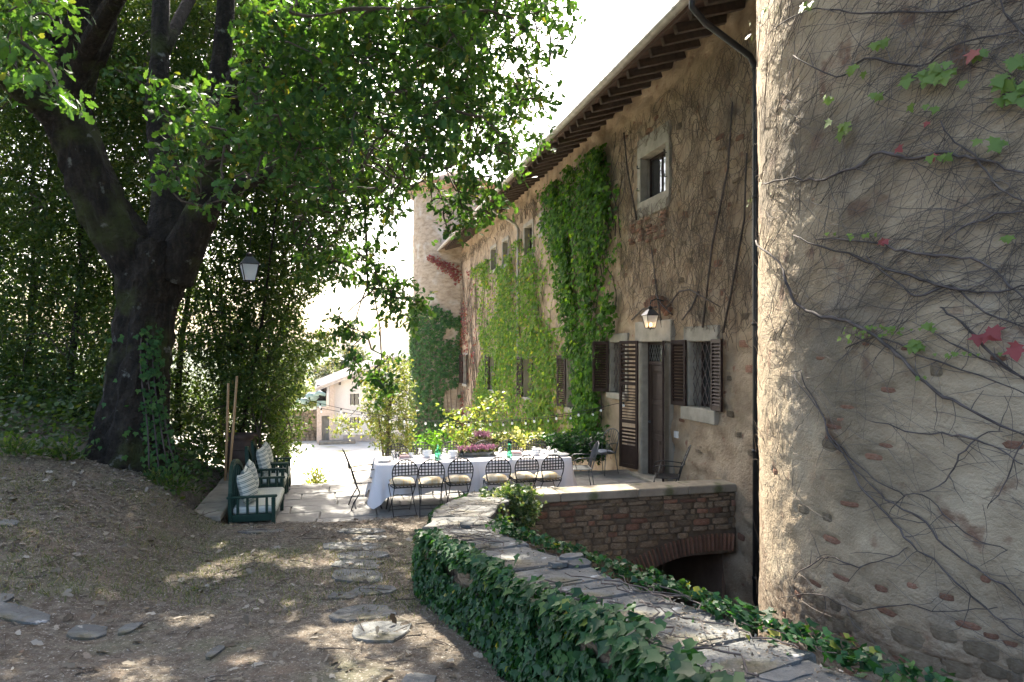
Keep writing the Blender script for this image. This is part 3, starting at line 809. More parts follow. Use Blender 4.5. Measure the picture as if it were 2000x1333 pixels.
# ------------------------------------------------------------------ round towers
def tower_mesh(name, r, z0, z1, th0, th1, dth, dz, amp, batter=0, seed=0, hollows=()):
    th = np.arange(th0, th1 + 1e-6, dth); zz = np.arange(z0, z1 + 1e-6, dz)
    T, Z = np.meshgrid(th, zz)
    rr = r + amp * (1.1 * fbm(T * r * .9, Z * .9, seed) + .5 * fbm(T * r * 5, Z * 7, seed + 3) + .22 * fbm(T * r * 22, Z * 22, seed + 5)) + batter * np.clip(1.5 - Z, 0, 8)
    for (ht, hz, hw, hh) in hollows:
        j0, j1 = np.searchsorted(th, [ht - hw / r * 1.6, ht + hw / r * 1.6]); i0, i1 = np.searchsorted(zz, [hz - hh * 1.8, hz + hh * 1.8])
        if j1 <= j0 or i1 <= i0: continue
        t_, z_ = T[i0:i1, j0:j1], Z[i0:i1, j0:j1]; d_ = ((t_ - ht) * r / hw) ** 2 + ((z_ - hz) / hh) ** 2 + 1.1 * fbm(t_ * r * 14, z_ * 14, 5)
        rr[i0:i1, j0:j1] -= .016 * (1 - sstep(.75, 1.25, d_))
    V = np.stack([np.cos(T) * rr, np.sin(T) * rr, Z], -1).reshape(-1, 3); ny, nx = T.shape
    I = np.arange(nx * ny).reshape(ny, nx)
    F = np.stack([I[:-1, :-1], I[:-1, 1:], I[1:, 1:], I[1:, :-1]], -1).reshape(-1, 4)
    return npmesh(name, V, F, True)
NTC = np.array([4.93, 6.30]); NTR = 2.5
near_tower = thing('round_tower', 'round plastered corner tower at the right edge laced with bare creeper stems', 'tower', (NTC[0], NTC[1], MOAT_Z))
put('rear_wall', tower_mesh('tower_rear', NTR - .01, 0, 15, math.radians(261.5), math.radians(490.5), .05, .4, .0, 0, 31), M['plaster_tower'], near_tower)
mb = MB(); mb.lathe([(NTR + .5, 14.8), (NTR + .5, 15), (.05, 16.6)], 40); mb.put('roof', M['roof_tile'], near_tower)
FTC = W(.15, 24.9); FTR = 2.42
far_tower = thing('round_tower', 'tall round brick tower at the far end, its foot wrapped in dark ivy', 'tower', (FTC.x, FTC.y, -7))
FTTOP = CAMZ + (HORY - 378) / FPX * 38 + 7
put('wall', tower_mesh('far_tower_wall', FTR, 0, FTTOP, 0, 2 * math.pi + .001, .05, .16, .09, .02, 61), M['far_brick'], far_tower)
mb = MB(); mb.lathe([(FTR + .05, FTTOP - .35), (FTR + .22, FTTOP - .3), (FTR + .22, FTTOP - .1), (FTR + .45, FTTOP), (FTR + .45, FTTOP + .08), (.1, FTTOP + 1.25), (0, FTTOP + 1.3)], 48, cap=False)
mb.put('roof', M['roof_tile'], far_tower)

def cyl_hit(px, py, r=NTR, c=NTC):
    d = np.array([(px - 1000) / FPX, 1.0]); oc = -c
    A = d @ d; Bq = 2 * d @ oc; Cq = oc @ oc - r * r
    D = Bq * Bq - 4 * A * Cq
    if D < 0: D = 0
    s = (-Bq - math.sqrt(D)) / (2 * A)
    p = d * s
    return math.atan2(p[1] - c[1], p[0] - c[0]) % (2 * math.pi), CAMZ + (HORY - py) / FPX * s
def tower_local(th, z, off=0.0):
    return Vector((math.cos(th) * (NTR + off), math.sin(th) * (NTR + off), z - MOAT_Z))
# bricks and stones that show through the tower plaster, read from the photograph and scattered over its foot
spots = [(1653, 795, 38, 9), (1618, 855, 22, 6), (1640, 820, 22, 6), (1773, 680, 32, 9), (1732, 762, 30, 10), (1706, 893, 52, 12), (1625, 833, 32, 8), (1660, 985, 38, 9), (1728, 870, 30, 8), (1612, 1010, 25, 16), (1566, 994, 26, 18), (1622, 868, 36, 18), (1848, 1167, 30, 12),
         (1720, 1150, 26, 12), (1925, 1132, 22, 12), (1665, 1170, 40, 14), (1730, 1195, 46, 12), (1600, 1180, 30, 16), (1662, 1220, 36, 24), (1630, 1185, 24, 15), (1780, 1145, 24, 10), (1890, 1222, 52, 13), (1935, 1243, 30, 10), (1972, 1258, 30, 10), (1770, 1245, 60, 34), (1842, 1240, 52, 26),
         (1915, 1270, 60, 30), (1700, 1285, 70, 60), (1800, 1300, 64, 44), (1870, 1310, 60, 30), (1640, 1262, 50, 40), (1940, 1312, 50, 26), (1620, 1225, 26, 20), (1580, 1215, 26, 22), (1985, 1300, 40, 24), (1745, 1330, 50, 20), (1600, 700, 18, 6), (1690, 672, 20, 6), (1950, 700, 40, 10), (1590, 1140, 30, 10), (1640, 1128, 44, 8)]
def tower_r(T, Z, amp=.045, seed=31, r=NTR):
    return r + amp * (1.1 * fbm(T * r * .9, Z * .9, seed) + .5 * fbm(T * r * 5, Z * 7, seed + 3) + .22 * fbm(T * r * 22, Z * 22, seed + 5))
STN = []
for (px, py, w, h) in spots:
    th, z = cyl_hit(px, py); p = np.array([NTC[0] + math.cos(th) * NTR, NTC[1] + math.sin(th) * NTR]); Yd = p[1]
    cosn = abs((p / np.linalg.norm(p)) @ np.array([math.cos(th), math.sin(th)]))
    STN.append((th, z, w / FPX * Yd / max(cosn, .35), h / FPX * Yd, h < 14))
for i in range(210):
    th, z = cyl_hit(R.uniform(1500, 1995), R.uniform(660, 1330)); br = R.random() < .6
    if R.random() > float(sstep(.9, -.7, z)) + .04: continue
    STN.append((th, z, R.uniform(.07, .24), R.uniform(.03, .055) if br else R.uniform(.06, .15), br))
for (th, z, sy, sz, br) in STN:
    rr_ = float(tower_r(np.array(th), np.array(z - MOAT_Z))); dpt = .07
    put('brick' if br else 'stone', R.choice(BRICK if br else TSTONE), None, near_tower, loc=tower_local(th, z, rr_ - NTR - dpt / 2 + R.uniform(-.004, .006)), rot=(R.uniform(-.09, .09), R.uniform(-.05, .05), th), scale=(dpt, sy, sz))
put('wall', tower_mesh('tower_wall', NTR, 0, 13.5, math.radians(130), math.radians(262), .008, .024, .045, 0, 31, [(t_, z_ - MOAT_Z, sy_ * .56, sz_ * .62) for (t_, z_, sy_, sz_, b_) in STN]), M['plaster_tower'], near_tower)

# ------------------------------------------------------------------ bridge with parapet and arch, from the garden wall to the house
AP = -2.86                                            # plane of its outer face, house coordinate b
bridge = thing('bridge', 'rough brown stone parapet with a brick arch below, joining the house', 'bridge', tuple(W(0, AP, 0)), RZ)
# local frame: x = a (0 at the house, negative towards the garden), y = b - AP, z
ACX = fb(1392) ; 
def a_at(px, b):                                       # house coordinate a of column px on the plane b
    r = (px - 1000) / FPX; x0, y0 = OX + BX[0] * b, OY + BX[1] * b
    return (r * y0 - x0) / (AX[0] - r * AX[1])
def z_at(px, py, b):
    a = a_at(px, b); return CAMZ + (HORY - py) / FPX * (OY + AX[1] * a + BX[1] * b)
acx = a_at(1394, AP); acz = z_at(1394, 1077, AP); ax2 = a_at(1238, AP); az2 = z_at(1238, 1130, AP)
dx, dz = acx - ax2, acz - az2
AR = (dx * dx + dz * dz) / (2 * dz); ACZ = acz - AR
BTH = .30                                              # arch ring depth
ZCOP = z_at(1230, 972, AP); ZTOP = ZCOP + .13
def in_arch(x, z, pad=0): return (x - acx) ** 2 + (z - ACZ) ** 2 < (AR + pad) ** 2 if z > ACZ else abs(x - acx) < AR + pad
# backing wall with the arch cut out, as columns
XL = -3.9
cols = np.linspace(XL, 0, 60); V = []; F = []
for xx in cols:
    d2 = AR ** 2 - (xx - acx) ** 2
    zl = max(MOAT_Z, ACZ + math.sqrt(d2)) if d2 > 0 else MOAT_Z
    V += [(xx, .0, zl), (xx, .0, ZCOP), (xx, 4.0, zl), (xx, 4.0, -.4)]
for k in range(59):
    o = 4 * k
    F += [(o, o + 4, o + 5, o + 1), (o, o + 2, o + 6, o + 4), (o + 2, o + 3, o + 7, o + 6)]
mb = MB().add(V, F); mb.box((XL, .003, -.6), (0, .36, ZCOP))
mb.put('bridge_wall', M['mortar'], bridge)
z = ZCOP - .004
while z > MOAT_Z + 1.2:
    hgt = R.uniform(.05, .115); x = XL + R.uniform(0, .2)
    while x < -.02:
        l = R.uniform(.09, .34); l = min(l, -.005 - x)
        xc, zc = x + l / 2, z - hgt / 2
        hidden = xc < acx - 1.9 - (zc - ACZ) * 0 and zc < -.9
        if l > .05 and not in_arch(xc, zc, BTH + .03) and not hidden and not (zc < acz - .2 and xc > acx):
            br = R.random() < (.16 if z > -.1 else .06)
            put('brick' if br else 'stone', R.choice(BRICK if br else STONE), None, bridge, loc=(xc, .012 + R.uniform(-.018, .014), zc + R.uniform(-.008, .008)), rot=(R.uniform(-.06, .06), R.uniform(-.07, .07), R.uniform(-.07, .07)), scale=(l - R.uniform(.008, .02), R.uniform(.085, .11), hgt - R.uniform(.008, .018)))
        x += l
    z -= hgt
nb = 96
for k in range(nb):
    A = math.radians(150 - k * (150 - 30) / (nb - 1) * 1.0)
    xx, zz = acx + math.cos(A) * (AR + BTH / 2), ACZ + math.sin(A) * (AR + BTH / 2)
    if xx > -.03 or zz < MOAT_Z + .6: continue
    put('brick', R.choice(BRICK), None, bridge, loc=(xx, .0, zz), rot=(0, math.pi / 2 - A, 0), scale=(.036, .12, BTH - .03))
x = XL
for l in (.95, 1.25, .85, .86):
    mb = MB(); mb.bbox((0, -.06, 0), (l - .008, .40, .13), .014)
    mb.put('coping_slab', M['coping'], bridge, loc=(x, R.uniform(-.008, .008), ZCOP + .002), rot=(R.uniform(-.008, .008), 0, R.uniform(-.006, .006))); x += l
mb = MB(); mb.box((XL, .003 + .4, -.6), (-.0, .0031 + .4, -.05)); 
# cellar passage seen through the arch
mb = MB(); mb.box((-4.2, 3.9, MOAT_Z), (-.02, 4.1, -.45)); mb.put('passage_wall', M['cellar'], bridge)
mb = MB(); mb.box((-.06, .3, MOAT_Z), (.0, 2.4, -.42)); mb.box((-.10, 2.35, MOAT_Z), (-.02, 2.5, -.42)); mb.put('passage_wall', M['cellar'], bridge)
mb = MB(); mb.box((-2.1, 3.88, MOAT_Z), (-.9, 3.899, -1.0)); mb.put('doorway_shade_panel', M['painted_shade'], bridge)  # flat panel on the wall, the opening's shade painted near-black

# ------------------------------------------------------------------ low garden wall with slab coping
gwall = thing('garden_wall', 'low curved garden wall topped with grey slabs, running toward the bridge', 'wall', (0, 0, 0))
def wall_frame(s):
    """s in index units along GW -> point, tangent, left normal, half width"""
    i = min(int(s), len(GW) - 2); t = s - i
    a, b = np.array(GW[i]), np.array(GW[i + 1])
    p = a * (1 - t) + b * t
    i0, i1 = max(i - 1, 0), min(i + 2, len(GW) - 1)
    ta = np.array(GW[i + 1][:2]) - np.array(GW[i0][:2]); tb = np.array(GW[i1][:2]) - np.array(GW[i][:2])
    tt = ta * (1 - t) + tb * t; tt = tt / np.linalg.norm(tt)
    return p, tt, np.array([-tt[1], tt[0]])
ss = np.linspace(0, len(GW) - 1.001, 60); V = []; F = []
for s in ss:
    p, t, nl = wall_frame(s); h = p[3]
    L_ = p[:2] + nl * (h - .03); Rr = p[:2] - nl * (h - .03); zt_ = p[2] - .07
    gz = float(ground_z(L_[0] - .1, L_[1])) - .25
    V += [(L_[0], L_[1], gz), (L_[0], L_[1], zt_), (Rr[0], Rr[1], zt_), (Rr[0] + .1, Rr[1] - .05, MOAT_Z)]
for k in range(59):
    o = 4 * k; F += [(o + 1, o, o + 4, o + 5), (o + 2, o + 1, o + 5, o + 6), (o + 3, o + 2, o + 6, o + 7)]
F += [(0, 1, 2, 3), (4 * 59 + 3, 4 * 59 + 2, 4 * 59 + 1, 4 * 59)]
MB().add(V, F).put('wall_core', M['mortar'], gwall)
s = .2
while s < len(GW) - 1.05:
    ds = R.uniform(.62, .95) * (1.0 if s > 5 else .8); s1 = min(s + ds, len(GW) - 1.01)
    poly = []; q0 = s + .02
    for (u, v) in ((0, -1), (0, -.4), (0, .3), (0, 1), (.5, 1.05), (1, 1), (1, .4), (1, -.3), (1, -1), (.5, -1.06)):
        sv = s + .02 + (s1 - s - .04) * min(max(u + (R.uniform(-.1, .1) if u in (.5,) else R.uniform(-.03, .03)), 0), 1)
        p, t, nl = wall_frame(sv); h = p[3] + R.uniform(-.05, .06)
        poly.append(p[:2] + nl * h * v)
    pm_, t, nl = wall_frame((s + s1) / 2); cx, cy = pm_[0], pm_[1]
    pts = [(q[0] - cx, q[1] - cy) for q in poly]
    area = sum(pts[i][0] * pts[(i + 1) % 10][1] - pts[(i + 1) % 10][0] * pts[i][1] for i in range(10))
    if area < 0: pts = pts[::-1]
    pa, _, _ = wall_frame(s); pb, _, _ = wall_frame(s1)
    slope = (pb[2] - pa[2]) / max(np.hypot(*(pb[:2] - pa[:2])), .1)
    # split into layered flakes
    mb = MB(); mb.prism(pts, -.07, -.015, .012); o = mb.put('wall_slab', M['slab'], gwall, loc=(cx, cy, pm_[2]))
    ang = math.atan(slope); axis = Vector((nl[0], nl[1], 0)); o.rotation_mode = 'QUATERNION'
    q_ = Quaternion(axis, -ang) @ Quaternion((t[0], t[1], 0), R.uniform(-.04, .04)); o.rotation_quaternion = q_
    for fl in range(R.choice((1, 1, 2))):
        k0 = R.uniform(.3, .75); oxx, oyy = R.uniform(-.12, .12), R.uniform(-.12, .12)
        pf = [(p[0] * k0 * R.uniform(.75, 1.1) + oxx, p[1] * k0 * R.uniform(.75, 1.1) + oyy) for p in pts]
        mb = MB(); mb.prism(pf, -.03, -.009 + fl * .006, .004); o2 = mb.put('slab_flake', M['slab'], gwall, loc=(cx, cy, pm_[2])); o2.rotation_mode = 'QUATERNION'; o2.rotation_quaternion = q_
    s = s1
# stones of its sides, where the ivy leaves gaps
for i in range(190):
    s = R.uniform(1.5, len(GW) - 1.1); p, t, nl = wall_frame(s); side = 1 if (R.random() < .7 or s < 6) else -1
    gz = float(ground_z(p[0] + nl[0] * .5, p[1] + nl[1] * .5)) if side > 0 else p[2] - 1.0
    z = R.uniform(gz, p[2] - .11); q = p[:2] + nl * side * (p[3] - .04)
    put('stone', R.choice(STONE), None, gwall, loc=(q[0], q[1], z), rot=(0, 0, math.atan2(t[1], t[0])), scale=(R.uniform(.14, .34), R.uniform(.10, .16), R.uniform(.06, .13)))
# loose stones left on the coping
for (px, py, l) in ((912, 1030, .17), (1120, 1100, .2), (1128, 1106, .22), (1090, 1108, .15)):
    best = min(np.linspace(1, len(GW) - 1.1, 300), key=lambda s: abs(proj(wall_frame(s)[0][:3])[1] - py)); p, t, nl = wall_frame(best)
    xq = (px - 1000) / FPX * p[1]
    fl_ = MB(); fl_.prism([(math.cos(k * .7) * l * .5 * R.uniform(.75, 1.1), math.sin(k * .7) * l * .36 * R.uniform(.75, 1.1)) for k in range(9)], -.008, .022, .006)
    o = fl_.put('loose_stone', M['slab'], None, loc=(xq, p[1], p[2] + .012 + (.02 if px == 1120 else 0)), rot=(-.09, 0, R.uniform(0, 3)))
    props(o, {912: 'small round flat stone lying on the far part of the garden wall', 1120: 'thin pale slate flake lying uppermost on the garden wall', 1128: 'thin pale slate flake lying just below the uppermost flake', 1090: 'squarish loose stone left of the slate flakes on the garden wall'}[px], 'stone', 'loose stones on the garden wall')

# ------------------------------------------------------------------ low kerb wall behind the benches
kerb = thing('low_wall', 'low flat-topped stone kerb wall behind the green benches', 'wall', tuple(W(-7.93, -.6, 0)), RZ)
mb = MB(); mb.box((-.16, -1.95, -.4), (.16, 2.3, .30)); mb.put('kerb_core', M['mortar'], kerb)
yy = -2.0
while yy < 2.3:
    l = R.uniform(.6, .95); mb = MB(); mb.bbox((-.21, 0, 0), (.21, l - .012, .085), .012); mb.put('kerb_slab', M['coping'], kerb, loc=(R.uniform(-.01, .01), yy, .30), rot=(R.uniform(-.01, .01), R.uniform(-.01, .01), 0)); yy += l
for i in range(44):
    put('stone', R.choice(STONE), None, kerb, loc=(.15, R.uniform(-1.9, 2.2), R.uniform(.0, .26)), scale=(.09, R.uniform(.15, .35), R.uniform(.07, .12)))
# =================================================================== foliage
def tmpl(half, fold=.12, droop=.0):
    """leaf outline from half-width list [(w, y)] -> verts, faces (triangles), midrib folded"""
    L = [(-w, y, abs(w) * fold * 2 - droop * y * y) for w, y in half]; Rr = [(w, y, abs(w) * fold * 2 - droop * y * y) for w, y in half]
    mid = [(0, y, -droop * y * y) for w, y in half]
    V = [(0, 0, 0)] + mid + L + Rr + [(0, 1, -droop)]; n = len(half); F = []
    tip = 1 + 3 * n
    def m(i): return 1 + i
    def l(i): return 1 + n + i
    def r(i): return 1 + 2 * n + i
    F += [(0, m(0), l(0)), (0, r(0), m(0))]
    for i in range(n - 1):
        F += [(m(i), m(i + 1), l(i)), (l(i), m(i + 1), l(i + 1)), (m(i), r(i), m(i + 1)), (r(i), r(i + 1), m(i + 1))]
    F += [(m(n - 1), tip, l(n - 1)), (m(n - 1), r(n - 1), tip)]
    return np.array(V, float), np.array(F)
T_OAK = tmpl([(.10, .18), (.24, .30), (.14, .42), (.31, .56), (.20, .66), (.24, .82)], .10, .12)
T_OAK_S = tmpl([(.22, .32), (.17, .5), (.27, .72)], .10, .1)
T_IVY = (np.array([(0, .22, -.03), (0, 0, 0), (.36, -.06, .02), (.56, .36, .05), (.25, .48, 0), (0, 1, -.04), (-.25, .48, 0), (-.56, .36, .05), (-.36, -.06, .02)], float), np.array([(0, i, i % 8 + 1) for i in range(1, 9)]))
T_VINE = (np.array([(0, 0, 0), (.42, .05, .03), (.52, .5, .05), (.2, .5, 0), (0, 1, -.05), (-.2, .5, 0), (-.52, .5, .05), (-.42, .05, .03)], float), np.array([(0, 1, 2), (0, 2, 3), (0, 3, 4), (0, 4, 5), (0, 5, 6), (0, 6, 7)]))
T_SIMPLE = (np.array([(0, 0, 0), (.24, .45, .06), (0, 1, 0), (-.24, .45, .06)], float), np.array([(0, 1, 2), (0, 2, 3)]))
T_ROUND = (np.array([(0, 0, 0), (.38, .3, .05), (.3, .75, .04), (0, 1, 0), (-.3, .75, .04), (-.38, .3, .05)], float), np.array([(0, 1, 2), (0, 2, 3), (0, 3, 4), (0, 4, 5)]))
T_MAPLE = (np.array([(0, .25, 0), (0, 0, 0), (.45, -.12, .02), (.40, .10, 0), (.78, .38, .05), (.34, .42, 0), (.30, .62, 0), (0, 1.05, -.05), (-.30, .62, 0), (-.34, .42, 0), (-.78, .38, .05), (-.40, .10, 0), (-.45, -.12, .02)], float), np.array([(0, i, i % 12 + 1) for i in range(1, 13)]))

def unit(v):
    return v / np.maximum(np.linalg.norm(v, axis=-1, keepdims=True), 1e-9)
def leaf_batch(name, pos, tip, nrm, size, T):
    V, F = T; pos = np.asarray(pos, float); N = len(pos)
    size = np.asarray(size, float) * np.ones(N)
    y = unit(np.asarray(tip, float)); nrm = np.asarray(nrm, float)
    x = unit(np.cross(y, nrm)); z = np.cross(x, y)
    out = (pos[:, None, :] + size[:, None, None] * (V[None, :, 0:1] * x[:, None, :] + V[None, :, 1:2] * y[:, None, :] + V[None, :, 2:3] * z[:, None, :]))
    FF = F[None, :, :] + (np.arange(N) * len(V))[:, None, None]
    return npmesh(name, out.reshape(-1, 3), FF.reshape(-1, 3))
def leaf_parts(name, parent, pos, tip, nrm, size, T, mat, org=(0, 0, 0)):
    """single leaves, one object each, sharing one mesh"""
    me = leaf_batch(name, np.zeros((1, 3)), np.array([[0, 1., 0]]), np.array([[0, 0, 1.]]), [1.0], T); me.materials.append(mat)
    y = unit(np.asarray(tip, float)); x = unit(np.cross(y, nrm)); z = np.cross(x, y)
    for i in range(len(pos)):
        o = bpy.data.objects.new(name, me); link(o, parent)
        m = Matrix(((x[i][0], y[i][0], z[i][0], pos[i][0] - org[0]), (x[i][1], y[i][1], z[i][1], pos[i][1] - org[1]), (x[i][2], y[i][2], z[i][2], pos[i][2] - org[2]), (0, 0, 0, 1)))
        o.matrix_local = m @ Matrix.Diagonal((size[i], size[i], size[i], 1))
def rdir(n, rng, flat=1.0):
    v = rng.normal(size=(n, 3)); v[:, 2] *= flat
    return unit(v)
def sprigs(centers, per, rng, twig=.28, size=.10, outdir=None, droop=.35, spread=1.0):
    """leaves along short twigs round each centre"""
    n = len(centers); d = rdir(n, rng, .6)
    if outdir is not None: d = unit(d + outdir)
    C_ = np.repeat(centers, per, 0); D = np.repeat(d, per, 0); N = n * per
    t = rng.uniform(-.5, .5, N)[:, None]
    pos = C_ + D * t * twig * 2 + rng.normal(size=(N, 3)) * .035 * spread
    tip = unit(D * .7 + rdir(N, rng) * .9 + np.array([0, 0, -droop]))
    nrm = unit(rng.normal(size=(N, 3)) * .55 + np.array([0, 0, 1.0]))
    s = size * rng.uniform(.6, 1.25, N)
    return pos, tip, nrm, s, d
def cat(*parts): return [np.concatenate(p, 0) for p in zip(*parts)]

# ------------------------------------------------------------------ the oak
oak = thing('oak_tree', 'huge old oak with dark mossy forked trunk and spreading crown on the left bank', 'tree', tuple(P(262, 905, 10.4)))
OB = np.array(oak.location)
def limb(pts, n=12, amp=.10, seed=0, sub=5):
    """pts: (px, py, Y, radius px) -> smoothed tube with ridged bark"""
    p3 = [P(a, b, c) for a, b, c, r in pts]; rad = [r / FPX * c for a, b, c, r in pts]
    out = []; rr = []
    for i in range(len(p3) - 1):
        a0 = p3[max(i - 1, 0)]; a1 = p3[i]; a2 = p3[i + 1]; a3 = p3[min(i + 2, len(p3) - 1)]
        for k in range(sub):
            t = k / sub
            q = .5 * ((2 * a1) + (a2 - a0) * t + (2 * a0 - 5 * a1 + 4 * a2 - a3) * t * t + (3 * a1 - a0 - 3 * a2 + a3) * t ** 3)
            out.append(q - Vector(OB)); rr.append(rad[i] * (1 - t) + rad[i + 1] * t)
    out.append(p3[-1] - Vector(OB)); rr.append(rad[-1])
    rg = np.random.default_rng(seed); table = rg.uniform(-1, 1, (len(out), n)); ridge = rg.uniform(-1, 1, n)
    return MB().tube(out, rr, n, noise=lambda k, j: 1 + amp * (.7 * ridge[j] + .6 * table[k][j])), out, rr
LIMBS = []
def add_limb(name, pts, n=12, amp=.10, seed=0):
    mb, out, rr = limb(pts, n, amp, seed)
    mb.put(name, M['bark'], oak)
    LIMBS.append(([np.array(o) + OB for o in out], rr))
add_limb('trunk', [(244, 985, 10.4, 118), (247, 930, 10.4, 92), (252, 880, 10.4, 72), (262, 800, 10.4, 57), (273, 700, 10.45, 50), (286, 600, 10.5, 51), (296, 530, 10.5, 60), (308, 470, 10.5, 52)], 40, .15, 1)
add_limb('limb', [(290, 560, 10.5, 38), (245, 480, 10.3, 46), (195, 400, 10.1, 44), (160, 300, 9.9, 42), (130, 215, 9.7, 40), (150, 130, 9.5, 35), (175, 60, 9.3, 40), (185, -80, 9.0, 36), (170, -330, 8.4, 26), (150, -620, 7.8, 15)], 26, .14, 2)
add_limb('limb', [(140, 250, 9.75, 36), (95, 150, 9.5, 30), (92, 60, 9.3, 26), (60, -120, 8.9, 22), (0, -420, 8.2, 14)], 12, .1, 3)
add_limb('limb', [(120, 240, 9.7, 28), (60, 195, 9.3, 20), (0, 150, 8.9, 17), (-120, 70, 8.2, 14), (-320, -20, 7.4, 9)], 10, .1, 4)
add_limb('limb', [(318, 500, 10.6, 40), (330, 400, 10.8, 30), (318, 300, 11.0, 24), (305, 210, 11.1, 19), (312, 120, 11.2, 17), (316, 0, 11.3, 15), (330, -240, 11.6, 12), (360, -520, 11.9, 7)], 14, .09, 5)
add_limb('limb', [(335, 540, 10.5, 40), (368, 470, 10.4, 34), (400, 395, 10.3, 28), (412, 300, 10.3, 25), (425, 180, 10.3, 20), (438, 60, 10.3, 17), (450, -100, 10.2, 15), (500, -420, 10.0, 9)], 14, .09, 6)
add_limb('limb', [(405, 330, 10.3, 26), (440, 240, 10.1, 22), (478, 130, 9.9, 21), (525, 60, 9.7, 19), (600, 10, 9.5, 16), (720, -40, 9.2, 12), (900, -90, 8.8, 8), (1030, -110, 8.4, 4)], 12, .09, 7)
add_limb('limb', [(370, 455, 10.4, 18), (420, 400, 10.1, 16), (470, 362, 9.9, 14), (512, 345, 9.8, 14), (546, 330, 9.7, 12)], 10, .12, 8)
add_limb('limb', [(480, 130, 9.9, 14), (560, 150, 10.6, 10), (660, 190, 11.4, 8), (760, 260, 12.2, 5), (870, 330, 12.8, 3)], 8, .08, 9)
add_limb('limb', [(160, 120, 9.5, 22), (260, -60, 8.0, 16), (420, -260, 6.4, 11), (640, -420, 5.2, 6)], 9, .08, 10)
add_limb('limb', [(320, 100, 11.2, 12), (420, -80, 13, 10), (560, -200, 15, 7), (700, -240, 17, 4)], 8, .08, 11)
rng = np.random.default_rng(5)
OAKPOLY = [(-40, -40), (1120, -40), (1118, 60), (1085, 110), (1062, 180), (1082, 245), (1065, 300), (1005, 342), (985, 320), (925, 290), (905, 335), (862, 400), (800, 430), (755, 400), (705, 440), (640, 430), (560, 400), (500, 430), (430, 420), (380, 405), (305, 350), (290, 290), (250, 230), (150, 180), (120, 235), (-40, 215)]
def crown_points(n):
    out = []
    while sum(len(o) for o in out) < n:
        v = rng.normal(size=(n, 3)); v = unit(v) * (rng.uniform(.25, 1, (n, 1)) ** .45)
        p = v * np.array([7.6, 9.0, 4.3]) + np.array([-4.6, 10.8, 9.7])
        p[:, 2] = np.where(p[:, 2] < 4.0, 4.0 + rng.uniform(0, 1, n), p[:, 2])
        px, py = proj(p)
        inside = (px > -60) & (px < 2060) & (py > -60) & (py < 1400) & (p[:, 1] > .5)
        ok = ~inside | inpoly(px, py, OAKPOLY)
        # keep the trunk fork in view, the sun strip on the tower and the house front clear
        ok &= ~((px > 60) & (px < 470) & (py > -60) & (py < 800) & (p[:, 1] < 11.2) & (rng.random(n) < .985))
        a, b = toab(p[:, 0], p[:, 1]); ok &= ~((a > -1.9) & (p[:, 2] < 11)) & (a < 0)
        cl = fbm(p[:, 0] * .7 + p[:, 2] * .12, p[:, 1] * .7 - p[:, 2] * .68, 77)
        ok &= (cl + rng.normal(size=n) * .06 > .02)
        out.append(p[ok])
    return np.concatenate(out)[:n]
cp = crown_points(4300)
cpx, cpy = proj(cp); infr = (cpx > -80) & (cpx < 1400) & (cpy > -60) & (cp[:, 1] > 2)
def clumps(poly, y0, y1, n, rg):
    """sprig centres filling a region of the view between two depths"""
    xs = [p[0] for p in poly]; ys = [p[1] for p in poly]; out = []
    while len(out) < n:
        px, py, Y = rg.uniform(min(xs), max(xs), 400), rg.uniform(min(ys), max(ys), 400), rg.uniform(y0, y1, 400)
        k = inpoly(px, py, poly)
        out += [P(a, b, c) for a, b, c in zip(px[k], py[k], Y[k])]
    return np.array([tuple(o) for o in out[:n]])
near = np.concatenate([
    clumps([(300, 170), (420, 160), (540, 240), (540, 330), (470, 400), (380, 410), (300, 350), (330, 250)], 7.0, 8.6, 75, rng),
    clumps([(-20, -20), (130, -20), (110, 90), (130, 210), (60, 190), (-20, 120)], 5.6, 7.5, 42, rng),
    clumps([(470, 0), (700, -20), (900, 40), (930, 180), (880, 300), (760, 400), (620, 380), (520, 320), (480, 180)], 7.6, 9.6, 560, rng),
    clumps([(540, -20), (960, -20), (960, 260), (900, 330), (760, 420), (640, 440), (540, 400)], 9.6, 12.5, 640, rng),
    clumps([(880, -20), (1115, -20), (1115, 70), (1060, 190), (1075, 260), (1050, 310), (990, 345), (880, 330)], 8.6, 11.5, 150, rng),
    clumps([(930, 320), (1000, 340), (960, 380), (900, 370)], 9.6, 10.6, 9, rng)])
hang = np.concatenate([
    clumps([(835, 360), (900, 340), (985, 395), (940, 440), (880, 470), (845, 440)], 9.6, 10.6, 44, rng),
    clumps([(690, 420), (780, 400), (778, 480), (740, 540), (690, 520)], 10.2, 11.4, 30, rng),
    clumps([(730, 520), (800, 545), (832, 600), (790, 650), (760, 600), (720, 560)], 10.4, 11.2, 46, rng),
    clumps([(660, 600), (720, 640), (740, 700), (690, 720), (650, 660)], 10.4, 11.2, 22, rng),
    clumps([(690, 720), (760, 690), (780, 760), (720, 790)], 10.4, 11.2, 24, rng),
    clumps([(560, 420), (700, 420), (690, 560), (600, 560)], 11, 12.5, 95, rng)])
